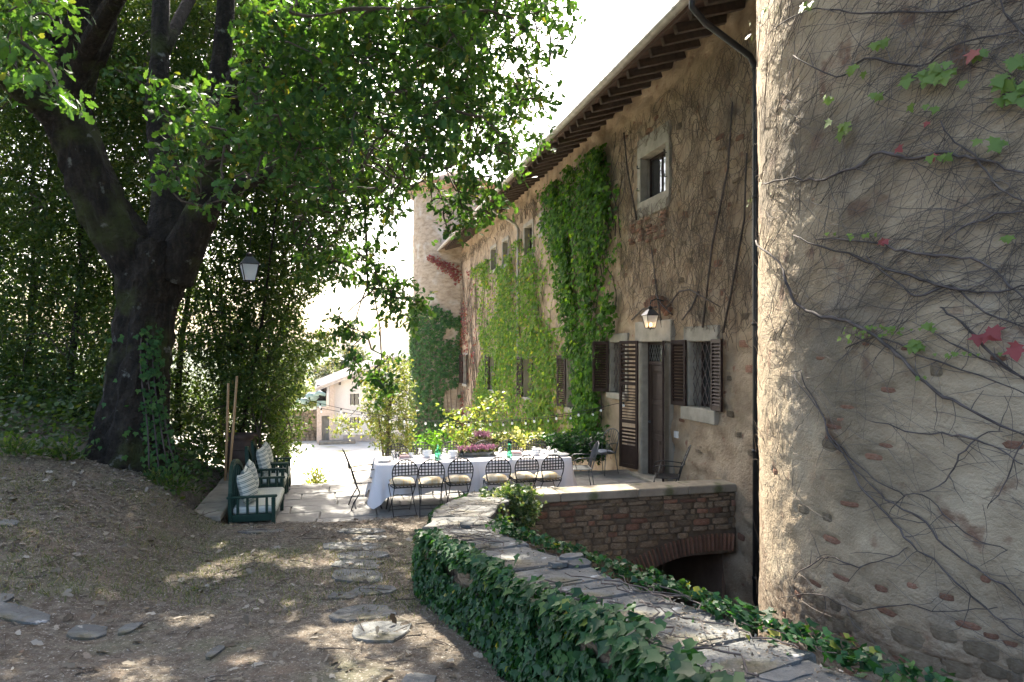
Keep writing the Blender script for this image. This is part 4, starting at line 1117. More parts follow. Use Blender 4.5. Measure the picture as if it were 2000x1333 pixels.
# leaves are cut away along chosen sun rays, shaping the sun patches below
_SD = np.array(tuple(SUN_DIR)); SUN_CUTS = []
def on_ground(px, py):
    Y = 6.0
    for _ in range(14): Y = (CAMZ - float(ground_z((px - 1000) / FPX * Y, Y))) * FPX / (py - HORY)
    return np.array([(px - 1000) / FPX * Y, Y, CAMZ + (HORY - py) / FPX * Y])
for (px, py, r_) in ((420, 1068, .14), (452, 1100, .2), (505, 1086, .2), (548, 1098, .16), (612, 1080, .17), (652, 1068, .2), (705, 1068, .22), (622, 1096, .2), (692, 1096, .2), (385, 1116, .16), (440, 1122, .16), (330, 1140, .12), (650, 1246, .2), (618, 1236, .15), (692, 1268, .15), (742, 1232, .18),
                     (270, 1315, .15), (305, 1330, .12), (375, 1206, .17), (290, 1202, .09), (240, 1028, .14), (236, 992, .12), (282, 970, .12), (722, 1312, .2), (822, 1222, .18), (852, 1252, .16), (790, 1216, .18), (882, 1272, .15), (790, 1060, .12), (805, 1030, .12), (640, 1040, .1), (560, 1050, .1), (180, 1150, .08), (110, 1250, .1), (480, 1290, .1), (60, 1040, .1), (560, 1180, .07)):
    SUN_CUTS.append((on_ground(px, py), r_))
for (x, y_, z, r_) in [(-.75, 6.9, .92, .22), (-.5, 7.6, .83, .2), (-.3, 6.1, 1.0, .16), (-.6, 6.0, 1.0, .14), (0., 5.0, 1.12, .12), (-.45, 5.5, .9, .12), (.0, 9.9, .6, .2)] + [(float(W(a, -2.75).x), float(W(a, -2.75).y), .5, .16) for a in (-2.6, -2.1, -1.7, -3.1)]:
    SUN_CUTS.append((np.array([x, y_, z]), r_))
_gr = random.Random(8)
for k in range(62):
    a_, b_ = _gr.uniform(-7.0, -5.5), _gr.uniform(-2.4, 1.3)
    if k % 3 == 0: a_, b_ = _gr.uniform(-5.6, -2.6), _gr.uniform(-2.5, -1.5)
    SUN_CUTS.append((np.array(tuple(W(a_, b_, 0))), _gr.uniform(.05, .13)))
for zz in np.arange(-1.2, 9, .35):
    for th_ in (165, 175, 185): SUN_CUTS.append((np.array([4.93 + 2.5 * math.cos(math.radians(th_)), 6.30 + 2.5 * math.sin(math.radians(th_)), zz]), .30))
for (px, py, Y, r_) in ((905, 400, 10.1, .3), (870, 430, 10.1, .25), (950, 400, 10.1, .25), (770, 600, 10.8, .3), (700, 680, 10.8, .3), (745, 740, 10.8, .3)): SUN_CUTS.append((np.array(tuple(P(px, py, Y))) + _SD * .2, r_))
def sunlit(p):  # mask of leaves left once the sun holes are cut
    k = np.ones(len(p), bool)
    for g, r_ in SUN_CUTS:
        d = p - g; t = d @ _SD; k &= ~((np.einsum('ij,ij->i', d, d) - t * t < (r_ * 1.35) ** 2) & (t > .9) & (p[:, 2] > 4.4))
    return k
L1 = sprigs(np.concatenate([near, hang]), 15, rng, .26, .115)
L2 = sprigs(cp[infr], 13, rng, .30, .125)
# leaf sprigs added along the sun's rays to throw broken shade on the terrace
ta = rng.uniform(-8.2, -2.0, 5200); tbb = rng.uniform(-3.2, 1.25, 5200); tz = rng.uniform(6.2, 9.6, 5200)
tk = ((ta < -5.1) | (tbb < -1.35)) & (fbm(ta * 1.6, tbb * 1.6, 101) + rng.normal(size=5200) * .02 > -.04)
tp_ = np.stack([OX + AX[0] * ta + BX[0] * tbb, OY + AX[1] * ta + BX[1] * tbb, 0 * ta], -1) + _SD[None] * (tz / _SD[2])[:, None]
tx, ty = proj(tp_); tp_ = tp_[tk & (inpoly(tx, ty, OAKPOLY) | (ty < -60))][:950]
gx = rng.uniform(-1.3, 1.9, 2600); gyy = rng.uniform(1.6, 6.2, 2600); gzz = rng.uniform(6.4, 10, 2600)  # more sprigs added overhead to shade the near garden wall
gp_ = np.stack([gx, gyy, 0 * gx + 1.2], -1) + _SD[None] * (gzz / _SD[2])[:, None]; tx, ty = proj(gp_); ga, gb = toab(gp_[:, 0], gp_[:, 1])
gp_ = gp_[(np.abs(gx - wallx(gyy)) < .8) & (inpoly(tx, ty, OAKPOLY) | (ty < -70)) & ((ga < -1.9) | (gp_[:, 2] > 11)) & (fbm(gx * 2, gyy * 2, 9) > -.10)][:520]
tp_ = np.concatenate([tp_, gp_]); LT = sprigs(tp_, 12, rng, .28, .13)
L2 = cat(L2[:4], LT[:4])
L3 = sprigs(cp[~infr], 11, rng, .36, .17)
A_ = cat(L1[:4], L2[:4]); k = sunlit(A_[0]); A_ = [q[k] for q in A_]; k = sunlit(L3[0]); L3 = [q[k] for q in L3[:4]]
px, py = proj(A_[0]); onscr = A_[3] / np.maximum(A_[0][:, 1], .5)
vis = (px > 0) & (px < 1150) & (py > 0) & (py < 790) & (A_[0][:, 1] > 4)
order = np.argsort(np.where(vis, -onscr, 1))
pick = order[:280]; rest = np.ones(len(A_[0]), bool); rest[pick] = False
leaf_parts('leaf', oak, A_[0][pick], A_[1][pick], A_[2][pick], A_[3][pick], T_OAK, M['oak_leaf'], OB)
nearL = rest & (A_[0][:, 1] < 12.6)
props(put('foliage', leaf_batch('oak_foliage', A_[0][nearL] - OB, A_[1][nearL], A_[2][nearL], A_[3][nearL], T_OAK), M['oak_leaf'], oak), kind='stuff')
farL = rest & ~nearL
B_ = [np.concatenate([A_[k][farL], L3[k]]) for k in range(4)]
props(put('upper_foliage', leaf_batch('oak_upper_foliage', B_[0] - OB, B_[1], B_[2], B_[3], T_OAK_S), M['oak_leaf'], oak), kind='stuff')
# twigs: every clump hangs on the nearest limb through a side branch
def connect(cent, limbs, org, name, parent, mat, r0=.012, n=4, share=.5, through=None, rg=rng):
    """side branches: seeds chained to the closest already connected point"""
    nodes = [np.array(p) for L, r in limbs for p in L[len(L) // 4:]]
    nodes = np.array(nodes); base = len(nodes)
    order = np.argsort([np.min(np.linalg.norm(nodes - c, axis=1)) for c in cent])
    mb = MB(); pts = nodes; cnt = 0
    for i in order:
        if rg.random() > share: continue
        c = cent[i]; d = np.linalg.norm(pts - c, axis=1); d2 = d + np.maximum(pts[:, 2] - c[2] - .4, 0) * .2; j = int(np.argmin(d2)); a = pts[j]
        L = d[j]
        if L < .1: continue
        mid = (a + c) / 2 + rg.normal(size=3) * .10 * L + np.array([0, 0, .10 * L])
        r = min(r0 + .010 * L, .05)
        path = [a, a * .6 + mid * .4 + rg.normal(size=3) * .03 * L, mid, mid * .45 + c * .55 + rg.normal(size=3) * .03 * L, c]
        mb.tube([Vector(p - org) for p in path], [r, r * .85, r * .7, r * .5, r * .3], n, cap=False)
        pts = np.concatenate([pts, [mid, c]])
    return props(mb.put(name, mat, parent), kind='stuff')
connect(np.concatenate([near, hang]), LIMBS, OB, 'twigs', oak, M['twig'], share=.55)
connect(cp[infr][::5], LIMBS, OB, 'upper_twigs', oak, M['twig'], .02, share=.8)
# drooping bough that hangs in the gap of sky
mb = MB()
def pxpath(pts): return [Vector(P(*p)) - Vector(OB) for p in pts]
mb.tube(pxpath([(690, 190, 11.4), (706, 300, 11.2), (712, 400, 11.0), (716, 480, 10.9), (718, 560, 10.8), (730, 570, 10.8), (742, 640, 10.8), (745, 700, 10.7), (735, 760, 10.7)]), [.03, .026, .024, .022, .018, .014, .012, .01, .005], 6)
mb.tube(pxpath([(718, 560, 10.8), (705, 590, 10.8), (690, 640, 10.8), (680, 690, 10.8)]), [.016, .012, .009, .005], 5)
mb.tube(pxpath([(718, 555, 10.8), (760, 560, 10.8), (800, 590, 10.9), (825, 605, 10.9)]), [.013, .010, .008, .004], 5)
mb.tube(pxpath([(870, 330, 10.4), (890, 372, 10.2), (925, 385, 10.1), (975, 400, 10.0)]), [.014, .012, .009, .004], 5)
props(mb.put('drooping_bough', M['twig'], oak), kind='stuff')
# ivy climbing the foot of the oak
oi_n = 520; th = np.where(rng.random(oi_n) < .85, rng.uniform(.38, 1.15, oi_n), rng.uniform(-.9, .4, oi_n)); zz = rng.uniform(-.15, 2.1, oi_n) ** 1.0
rad = np.interp(zz, [-.3, 0, .4, 1.2, 2.2], [.98, .72, .56, .46, .41]); keepi = (rng.random(oi_n) < np.where(th > .0, .95 - .25 * zz, .25)); th, zz, rad = th[keepi], zz[keepi], rad[keepi]
pth = th - .25
pos = np.stack([np.sin(pth + .55) * (rad + .05), -np.cos(pth + .55) * (rad + .05), zz], -1)
nrm = unit(np.stack([np.sin(pth + .55), -np.cos(pth + .55), np.full(len(pth), .3)], -1) + rng.normal(size=(len(pth), 3)) * .3)
oivy = thing('ivy', 'pale ivy climbing the right side of the oak foot', 'ivy', tuple(OB))
props(put('foliage', leaf_batch('oak_ivy', pos, unit(np.tile([0, 0, -1.], (len(pth), 1)) + rng.normal(size=(len(pth), 3)) * .5), nrm, rng.uniform(.06, .10, len(pth)), T_IVY), M['tower_ivy'], oivy), kind='stuff')
mb = MB()
for k in range(4):
    tt = .45 + .18 * k; mb.tube([(math.sin(tt + .3 + .1 * math.sin(z * 3)) * np.interp(z, [0, .4, 1.2, 2.2], [.76, .60, .48, .43]), -math.cos(tt + .3) * np.interp(z, [0, .4, 1.2, 2.2], [.76, .60, .48, .43]), z) for z in np.linspace(0, 2.0, 8)], .012, 5)
props(mb.put('stem', M['vine'], oivy), kind='stuff')

# ------------------------------------------------------------------ evergreen trees and shrubs behind the oak
def small_tree(name, label, cat_, base, height, trunks, centers, per, size, mat, T=T_SIMPLE, group=None, trunk_r=.09, twig=.25, lean=None, share=.5, droop=.3, rg=None):
    rg = rg or np.random.default_rng(int(abs(base[0] * 991 + base[1] * 37)) + 3)
    base = np.array(base, float); t = thing(name, label, cat_, tuple(base), 0, group)
    limbs = []
    for k in range(trunks):
        d = np.array([rg.normal() * .10, rg.normal() * .10, 1]); p = base + np.array([rg.normal() * .16, rg.normal() * .16, -.2]) * (1 if trunks > 1 else .2); pts = []
        for q in range(9):
            pts.append(p.copy()); p = p + d * height / 8.5; d = d + np.array([rg.normal() * .07, rg.normal() * .07, 0])
        rr = [trunk_r * (1.15 - .11 * q) * (1 if trunks == 1 else .75) for q in range(9)]
        MB().tube([Vector(q - base) for q in pts], rr, 8).put('trunk', M['bark'] if trunk_r > .05 else M['twig'], t); limbs.append((pts, rr))
    L = sprigs(centers, per, rg, twig, size, droop=droop)
    props(put('foliage', leaf_batch(name + '_foliage', L[0] - base, L[1], L[2], L[3], T), mat, t), kind='stuff')
    connect(centers[::max(1, len(centers) // 120)], limbs, base, 'branches', t, M['twig'], .010, 4, share, rg=rg)
    return t
rng2 = np.random.default_rng(21)
HEDGE = [(-60, -60), (640, -60), (720, 380), (690, 480), (672, 505), (630, 560), (585, 600), (600, 660), (640, 640), (640, 690), (600, 720), (580, 770), (592, 850), (570, 900), (500, 920), (330, 930), (-60, 900)]
TREES = [(-60, 13.6, 7.6), (60, 14.4, 8.2), (150, 13.4, 8.6), (228, 15.0, 8.5), (345, 14.2, 8.2), (430, 15.2, 7.2), (505, 14.4, 6.2), (560, 15.4, 5.6)]
tb = np.array([tuple(P(px, 860, Y)) for px, Y, h in TREES]); tb[:, 2] = [float(ground_z(b[0], b[1])) if px < 420 else float(max(ground_z(b[0], b[1]), gravel_z(toab(b[0], b[1])[1]))) for b, (px, Y, h) in zip(tb, TREES)]
pts = []
while sum(len(p) for p in pts) < 27000:
    n = 40000; px = rng2.uniform(-60, 720, n); py = rng2.uniform(-60, 930, n); Y = rng2.uniform(12.6, 17.2, n)
    p = np.stack([(px - 1000) / FPX * Y, Y, CAMZ + (HORY - py) / FPX * Y], -1)
    gz = np.maximum(ground_z(p[:, 0], p[:, 1]), -.6)
    d = fbm(p[:, 0] * .8 + 5, p[:, 2] * .8 + p[:, 1] * .35, 55)
    k = inpoly(px, py, HEDGE) & (p[:, 2] > gz + .15) & (d + rng2.normal(size=n) * .05 > -.08 - .08 * (px < 300))
    k &= ~((px > 560) & (rng2.random(n) < .35)) 
    a, b = toab(p[:, 0], p[:, 1]); k &= (a < -7.3) | (p[:, 2] > 1.7)
    k &= ~((px > 420) & (px < 580) & (py > 800) & (Y < 13.6)) & sunlit(p)
    pts.append(p[k])
pts = np.concatenate(pts)[:27000]
lab = np.argmin(np.abs(pts[:, None, 0] - tb[None, :, 0]) + .4 * np.abs(pts[:, None, 1] - tb[None, :, 1]), 1)
TLAB = ['dark evergreen tree at the left edge of the photo behind the bank', 'evergreen tree left of the oak with two thin bare stems', 'tall evergreen tree showing just left of the oak trunk', 'evergreen tree hidden mostly behind the oak trunk', 'evergreen tree showing through the fork of the oak',
        'evergreen tree behind the hanging lantern', 'leafy evergreen tree behind the big terracotta jar', 'sunlit evergreen tree at the right end of the row beside the gravel']
for k, (px, Y, h) in enumerate(TREES):
    small_tree('laurel_tree', TLAB[k], 'tree', tb[k], h, 2 if k in (1, 5, 6) else 1, pts[lab == k], 12, .098, M['laurel_leaf'], group='evergreen trees behind the oak', trunk_r=.065, twig=.24)

for (poly, y0, y1, n, px, lb, mm) in (([(330, 790), (420, 760), (560, 770), (600, 800), (588, 880), (520, 905), (420, 935), (330, 915)], 13.3, 15.4, 560, 520, 'bushy laurel undergrowth behind the armchairs and the big jar', 'bush_laurel'), ([(-60, 740), (240, 760), (240, 880), (150, 880), (-60, 850)], 12.2, 14.5, 560, 90, 'dark laurel undergrowth left of the oak along the bank', 'laurel_leaf')):
    bp = np.array(tuple(P(px, 880, (y0 + y1) / 2))); bp[2] = float(ground_z(bp[0], bp[1])); small_tree('laurel_bush', lb, 'bush', bp, 1.4, 5, clumps(poly, y0, y1, n, rng2), 12, .095, M['laurel_leaf'], trunk_r=.03, group='laurel bushes under the trees', share=.5)
# low evergreen growth along the top of the bank
n = 13000; X = rng2.uniform(-14, -4.6, n); Y = rng2.uniform(8.8, 13.5, n); a, b = toab(X, Y); d = fbm(X * 1.1, Y * 1.1, 19) + .22 * sstep(-9.4, -11.5, a) + .12 * sstep(9.5, 12, Y) + .30 * ((X > -6.9) & (Y > 9.9) & (a < -8.1))
k = (a < -8.12) & (d + rng2.normal(size=n) * .03 > .10) & (np.hypot(X - OB[0], Y - OB[1]) > .8); X, Y, d = X[k], Y[k], d[k]; n = len(X)
pos = np.stack([X, Y, ground_z(X, Y) + np.abs(rng2.normal(size=n)) * np.clip(d, .05, .4) * .9], -1)
props(put('undergrowth', leaf_batch('undergrowth', pos, np.stack([rng2.normal(size=n), rng2.normal(size=n), rng2.uniform(-.3, .8, n)], -1), np.stack([rng2.normal(size=n) * .5, rng2.normal(size=n) * .5 - .2, np.ones(n)], -1), rng2.uniform(.05, .11, n), T_ROUND), M['laurel_leaf']), 'dark low growth under the evergreens along the top of the bank', 'undergrowth', None, 'stuff')

# ------------------------------------------------------------------ creepers on the house front
rng3 = np.random.default_rng(33)
def facade_leaves(poly, n, amin, amax, size, dens=None, bl=(-6, 24), zl=(-2.5, 7.6), rg=rng3, spare=True, tipx=0):
    out = []
    tot = 0
    while tot < n:
        b = rg.uniform(bl[0], bl[1], 40000); z = rg.uniform(zl[0], zl[1], 40000); a = -rg.uniform(amin, amax, 40000)
        p = Wn(np.stack([a * 0, b, z], -1)); px, py = proj(p); k = inpoly(px, py, poly)
        if dens is not None: k &= rg.random(40000) < dens(b, z, px, py)
        if spare:
            for (p_, q_, r_, s_) in WIN.values(): k &= ~((b > p_ + .04) & (b < q_ - .04) & (z > r_) & (z < s_))
        out.append(np.stack([a, b, z], -1)[k]); tot += k.sum()
        if len(out) > 400: break
    v = np.concatenate(out)[:n]; N = len(v)
    tip = unit(np.stack([rg.normal(size=N) * .35 - .25, rg.normal(size=N) * .45 + tipx, -np.ones(N)], -1)); nr = unit(np.stack([-np.ones(N), rg.normal(size=N) * .45, rg.uniform(.2, .9, N)], -1))
    return v, tip, nr, size * rg.uniform(.6, 1.3, N)
def patch(scale, lo, hi, seed, base=0.0):
    return lambda b, z, px, py: np.clip(sstep(lo, hi, fbm(b * scale, z * scale * .8, seed)) + base, 0, 1)
def stems(name, parent, polys, mat, rg, n, r, up=1.0, length=(1.5, 5), wander=.25, bl=(-6, 24), zl=(-2.5, 7.6), off=.03, step=.14, skip=True, sides=3, dirs=None):
    """creeper stems wandering over the house front, as thin tubes"""
    mb = MB(); c = 0; guard = 0
    while c < n and guard < n * 60:
        guard += 1
        b = rg.uniform(*bl); z = rg.uniform(*zl); p = Wn(np.array([0, b, z])); px, py = proj(p)
        if not inpoly(np.array([px]), np.array([py]), polys)[0]: continue
        A = math.pi / 2 + rg.normal() * .55 if dirs is None else dirs(b, z, rg); pts = []; L = rg.uniform(*length); s = 0
        while s < L:
            if skip and any(p_ - .18 < b < q_ + .18 and r_ - .1 < z < s_ + .12 for (p_, q_, r_, s_) in WIN.values()): break
            if z > 7.6: break
            pts.append((-off - rg.uniform(0, .02) - .03, b, z)); A += rg.normal() * wander; A += (math.pi / 2 - A) * .04 * up
            b += math.cos(A) * step; z += math.sin(A) * step; s += step
        if len(pts) < 4: continue
        m = len(pts); rr = r * rg.uniform(.5, 1.4); mb.tube(pts, [rr * (1 - .7 * k / m) for k in range(m)], sides, cap=False); c += 1
    return props(mb.put(name, mat, parent), kind='stuff')
LIGHT = [(925, 480), (962, 435), (1000, 415), (1050, 420), (1085, 470), (1102, 560), (1108, 640), (1100, 690), (1110, 760), (1152, 800), (1160, 862), (940, 868), (925, 800), (948, 690), (930, 600)]
DARK = [(1118, 300), (1135, 275), (1195, 262), (1199, 350), (1224, 372), (1225, 470), (1214, 560), (1207, 650), (1190, 668), (1192, 850), (1145, 862), (1140, 790), (1120, 740), (1118, 640), (1100, 560), (1097, 500), (1070, 450), (1068, 360), (1098, 335), (1107, 430), (1114, 390)]
light = thing('creeper', 'light green creeper spreading over the middle of the house front', 'creeper', tuple(W(0, 9, 0)), RZ)
lorg = np.array([0, 9, 0])
def ldens(b, z, px, py):
    d = sstep(-.10, .08, fbm(b * .55, z * .7, 91)); d = d * (1 - .75 * inpoly(px, py, [(1030, 440), (1085, 430), (1100, 560), (1090, 650), (1060, 560)]))
    d = d * (1 - .7 * inpoly(px, py, [(925, 560), (960, 560), (965, 700), (925, 760)]))
    return np.clip(d * .8 + .32 * (py > 640) + .06, 0, 1)
v, tp, nr, sz = facade_leaves(LIGHT, 15000, .02, .20, .125, ldens, (3, 22), (-2, 6.5))
props(put('foliage', leaf_batch('light_creeper', v - lorg, tp, nr, sz, T_VINE), M['creeper_leaf'], light), kind='stuff')
o = stems('stem', light, LIGHT, M['vine_fine'], rng3, 150, .011, bl=(3, 22), zl=(-1.5, 6)); o.location = tuple(-lorg)
dark = thing('creeper', 'dense dark green creeper hanging as a tall column beside the upper window', 'creeper', tuple(W(0, 3, 0)), RZ)
dorg = np.array([0, 3, 0])
def ddens(b, z, px, py): return np.clip(sstep(-.14, .06, fbm(b * 1.7, z * .55, 17)) + .06, 0, 1)
v, tp, nr, sz = facade_leaves(DARK, 9500, .03, .36, .12, ddens, (1, 8), (-1, 7.5), spare=True)
big = np.argsort(np.linalg.norm(Wn(v)[:, :2], axis=1) - sz * 30)[:0]
props(put('foliage', leaf_batch('dark_creeper', v - dorg, tp, nr, sz, T_VINE), M['dark_creeper_leaf'], dark), kind='stuff')
o = stems('stem', dark, DARK, M['vine'], rng3, 40, .015, bl=(1, 8), zl=(-.5, 6)); o.location = tuple(-dorg)
red = thing('creeper', 'thin reddish creeper at the far corner of the house front', 'creeper', tuple(W(0, 21, 0)), RZ)
rorg = np.array([0, 21, 0])
v, tp, nr, sz = facade_leaves([(896, 500), (925, 520), (935, 620), (930, 700), (950, 860), (898, 850)], 900, .02, .14, .12, patch(.9, -.08, .2, 5, .02), (14, 23.5), (-2, 6.5))
props(put('foliage', leaf_batch('red_creeper', v - rorg, tp, nr, sz, T_VINE), M['red_leaf'], red), kind='stuff')
o = stems('stem', red, [(896, 490), (940, 500), (950, 860), (898, 850)], M['vine_fine'], rng3, 130, .02, bl=(14, 23.4), zl=(-2, 5)); o.location = tuple(-rorg)
bare = thing('creeper', 'leafless brown creeper netting the house front round the upper window', 'creeper', tuple(W(0, 0, 0)), RZ)
BARE = [(1195, 250), (1475, 60), (1475, 700), (1420, 720), (1330, 640), (1225, 640), (1215, 560), (1225, 380)]
stems('fine_stem', bare, BARE, M['vine_fine'], rng3, 700, .0060, .3, (.6, 2.6), .5, (-3.6, 2.6), (2.6, 7.4), .025, .10)
stems('fine_stem', bare, [(900, 478), (1115, 300), (1100, 430), (1000, 440), (905, 520)], M['vine_fine'], rng3, 150, .014, .6, (.6, 2.4), .4, (4, 23), (3, 7.4), .02, .16)
for pp in ([(1300, 640), (1295, 600), (1288, 560), (1285, 520), (1278, 480)], [(1310, 600), (1335, 570), (1355, 566), (1390, 585), (1415, 600)], [(1372, 570), (1360, 600), (1340, 625)], [(1288, 575), (1300, 595), (1320, 615)], [(1240, 625), (1262, 605), (1290, 600)], [(1420, 650), (1440, 560), (1462, 430), (1468, 300)], [(1250, 430), (1232, 330), (1225, 260)], [(1380, 640), (1400, 480), (1430, 330), (1440, 200)]):
    MB().tube([(-.075 - .012 * (k % 2), fb(x), fz(x, y_)) for k, (x, y_) in enumerate(pp)], [.02, .018, .016, .012, .008][:len(pp)] , 5).put('stem', M['vine'], bare)

# ------------------------------------------------------------------ ivy on the far tower
fivy = thing('ivy', 'close dark ivy wrapping the foot of the far round tower', 'ivy', (FTC.x, FTC.y, -7))
n = 16000; th = rng3.uniform(math.pi * .75, math.pi * 1.85, n); z = rng3.uniform(-6, 5.3, n)
wx = np.stack([FTC.x + np.cos(th) * FTR, FTC.y + np.sin(th) * FTR, z], -1); px, py = proj(wx)
k = (py > 600 + 46 * fbm(th * 4, z * .5, 3) + np.clip(px - 840, 0, 80) * .15) & ~((px > 868) & (py > 640) & (fbm(th * 3, z * .8, 9) > .05)); th, z = th[k], z[k]; N = len(th)
rr = FTR + .02 * np.clip(1.5 - (z + 7), 0, 8) + rng3.uniform(.03, .22, N)
pos = np.stack([np.cos(th) * rr, np.sin(th) * rr, z + 7], -1)
nr = unit(np.stack([np.cos(th), np.sin(th), rng3.uniform(.1, .9, N)], -1) + rng3.normal(size=(N, 3)) * .25)
props(put('foliage', leaf_batch('tower_ivy', pos, unit(np.tile([0, 0, -1.], (N, 1)) + rng3.normal(size=(N, 3)) * .4), nr, rng3.uniform(.10, .2, N), T_VINE), M['tower_ivy'], fivy), kind='stuff')
mb = MB()
for k in range(26):
    t0 = rng3.uniform(math.pi, math.pi * 1.6); t1 = t0 + rng3.normal() * .15; mb.tube([(math.cos(t0 + (t1 - t0) * q) * (FTR + .06 + .06 * (1 - q)), math.sin(t0 + (t1 - t0) * q) * (FTR + .06 + .06 * (1 - q)), 2 + q * rng3.uniform(7, 8.4)) for q in np.linspace(0, 1, 9)], .02, 4, cap=False)
props(mb.put('stem', M['vine_fine'], fivy), kind='stuff')
rt = thing('creeper', 'small dark red creeper high on the side of the far round tower', 'creeper', (FTC.x, FTC.y, -7))
n = 260; q = rng3.uniform(0, 1, n); px = 838 + 58 * q + rng3.normal(size=n) * 3; py = 505 + 36 * q ** 1.4 + rng3.normal(size=n) * (3 + 5 * q)
pr = []
for x, y_ in zip(px, py):
    d = np.array([(x - 1000) / FPX, 1.0]); oc = -np.array([FTC.x, FTC.y]); A = d @ d; Bq = 2 * d @ oc; Cq = oc @ oc - (FTR + .08) ** 2; D = max(Bq * Bq - 4 * A * Cq, 0); s_ = (-Bq - math.sqrt(D)) / (2 * A)
    pr.append((d[0] * s_ - FTC.x, d[1] * s_ - FTC.y, CAMZ + (HORY - y_) / FPX * s_ + 7))
pr = np.array(pr)
props(put('foliage', leaf_batch('tower_red', pr, unit(np.tile([0, 0, -1.], (n, 1)) + rng3.normal(size=(n, 3)) * .5), unit(pr * [1, 1, 0] + rng3.normal(size=(n, 3)) * .6), rng3.uniform(.08, .16, n), T_VINE), M['red_leaf'], rt), kind='stuff')

# ------------------------------------------------------------------ bare creeper on the near tower
rng4 = np.random.default_rng(44)
tc = thing('creeper', 'bare dark creeper stems with a few fresh leaves spread over the near tower', 'creeper', (NTC[0], NTC[1], MOAT_Z))
MAIN = [([(1484, 470), (1520, 505), (1545, 540), (1560, 590), (1600, 612), (1660, 628), (1720, 660), (1770, 705), (1830, 765), (1900, 800), (2010, 855)], 9), ([(1500, 360), (1560, 348), (1620, 350), (1690, 320), (1730, 300), (1790, 312), (1850, 300), (1900, 310), (1950, 325), (2010, 345)], 8),
        ([(1560, 460), (1640, 490), (1720, 520), (1800, 545), (1860, 565), (1930, 570), (2010, 560)], 6), ([(1600, 470), (1700, 470), (1760, 490), (1830, 500), (1900, 505), (1960, 545), (2010, 595)], 6), ([(1700, 500), (1760, 555), (1800, 580), (1860, 560), (1930, 610), (2000, 640)], 5), ([(1840, 240), (1870, 280), (1910, 310), (1950, 370), (2010, 400)], 5),
        ([(1560, 730), (1600, 790), (1630, 850), (1660, 900), (1700, 960), (1750, 1020), (1800, 1070), (1850, 1110), (1900, 1160), (1960, 1210), (2010, 1250)], 5), ([(1640, 860), (1690, 930), (1740, 975), (1800, 1010), (1850, 1060), (1910, 1110), (1960, 1140), (2010, 1185)], 4.5), ([(1575, 720), (1590, 770), (1625, 830), (1650, 880), (1720, 935), (1770, 970)], 4), ([(1560, 1130), (1600, 1095), (1640, 1088), (1680, 1105), (1740, 1090), (1775, 1070)], 3.5),
        ([(1700, 820), (1800, 845), (1880, 850), (1940, 870), (2000, 905)], 4), ([(1800, 960), (1850, 940), (1880, 890), (1920, 850), (1960, 840)], 3.5), ([(1840, 600), (1880, 630), (1940, 690), (2010, 750)], 6), ([(1830, 650), (1900, 690), (1960, 715), (2010, 740)], 4), ([(1660, 680), (1720, 660), (1800, 690), (1880, 720), (2010, 770)], 4.5), ([(1530, 1170), (1600, 1160), (1680, 1190), (1760, 1180), (1850, 1190), (1950, 1185)], 3), ([(1560, 110), (1640, 150), (1700, 120), (1800, 130), (1880, 90), (2010, 60)], 5),
        ([(1520, 60), (1600, 20), (1690, 30), (1760, 25), (1850, 30), (1900, 10), (2010, -20)], 5), ([(1950, -10), (1970, 40), (2010, 80)], 5), ([(1850, 470), (1900, 440), (1960, 420), (2010, 415)], 4), ([(1740, 1000), (1790, 960), (1850, 1000), (1900, 1050), (1970, 1070)], 3), ([(1930, 990), (1960, 950), (1990, 880), (2010, 840)], 3)]
def smooth2(pts, sub=4):
    p = np.array(pts, float); out = []
    for i in range(len(p) - 1):
        a0, a1, a2, a3 = p[max(i - 1, 0)], p[i], p[i + 1], p[min(i + 2, len(p) - 1)]
        for k in range(sub):
            t = k / sub; out.append(.5 * (2 * a1 + (a2 - a0) * t + (2 * a0 - 5 * a1 + 4 * a2 - a3) * t * t + (3 * a1 - a0 - 3 * a2 + a3) * t ** 3))
    return out + [p[-1]]
node_px = []
for pts, w in MAIN:
    path = []; sm = smooth2(pts)
    for k, (x, y_) in enumerate(sm):
        x += rng4.normal() * 1.2; y_ += rng4.normal() * 1.8
        th_, z_ = cyl_hit(x, y_); path.append(tower_local(th_, z_, .045 + .02 * math.sin(k * .9))); node_px.append((x, y_))
    m = len(path); ry = w / FPX * 5.6 * .40
    MB().tube(path, [ry * (1 - .45 * abs(2 * k / m - 1)) * (1 + .2 * rng4.normal() * (k % 3 == 0)) for k in range(m)], 6).put('stem', M['vine'], tc)
def tower_strand(mb, x, y_, A, L, r, wander, off, sides=3, bias=None, stick=0):
    path = []; s = 0
    th_, z_ = cyl_hit(x, y_); step = .05; k = 0; o = off
    while s < L:
        path.append(tower_local(th_, z_, o + rng4.uniform(0, .012))); A += rng4.normal() * wander
        if bias is not None: A += (bias - A) * .06
        th_ += math.cos(A) * step / NTR; z_ += math.sin(A) * step; s += step; o += stick
    if len(path) > 2: mb.tube(path, [r * (1 - .7 * k / len(path)) for k in range(len(path))], sides, cap=False)
mb = MB()
for i in range(1250):                                  # mesh of fine runners, densest high up
    x, y_ = rng4.uniform(1490, 2000), rng4.uniform(-20, 660) ** 1.0
    if fbm(np.array(x * .008), np.array(y_ * .010), 71) + rng4.normal() * .1 < -.08: continue
    tower_strand(mb, x, y_, rng4.choice([.45, .75, -.35, 3.6, 1.2]) + rng4.normal() * .35, rng4.uniform(.25, 1.1), rng4.uniform(.0014, .0036), .13, .028)
for i in range(70):
    x, y_ = rng4.uniform(1530, 2000), rng4.uniform(640, 1320); tower_strand(mb, x, y_, -.6 + rng4.normal() * .4, rng4.uniform(.3, 1.0), rng4.uniform(.0015, .003), .12, .03)
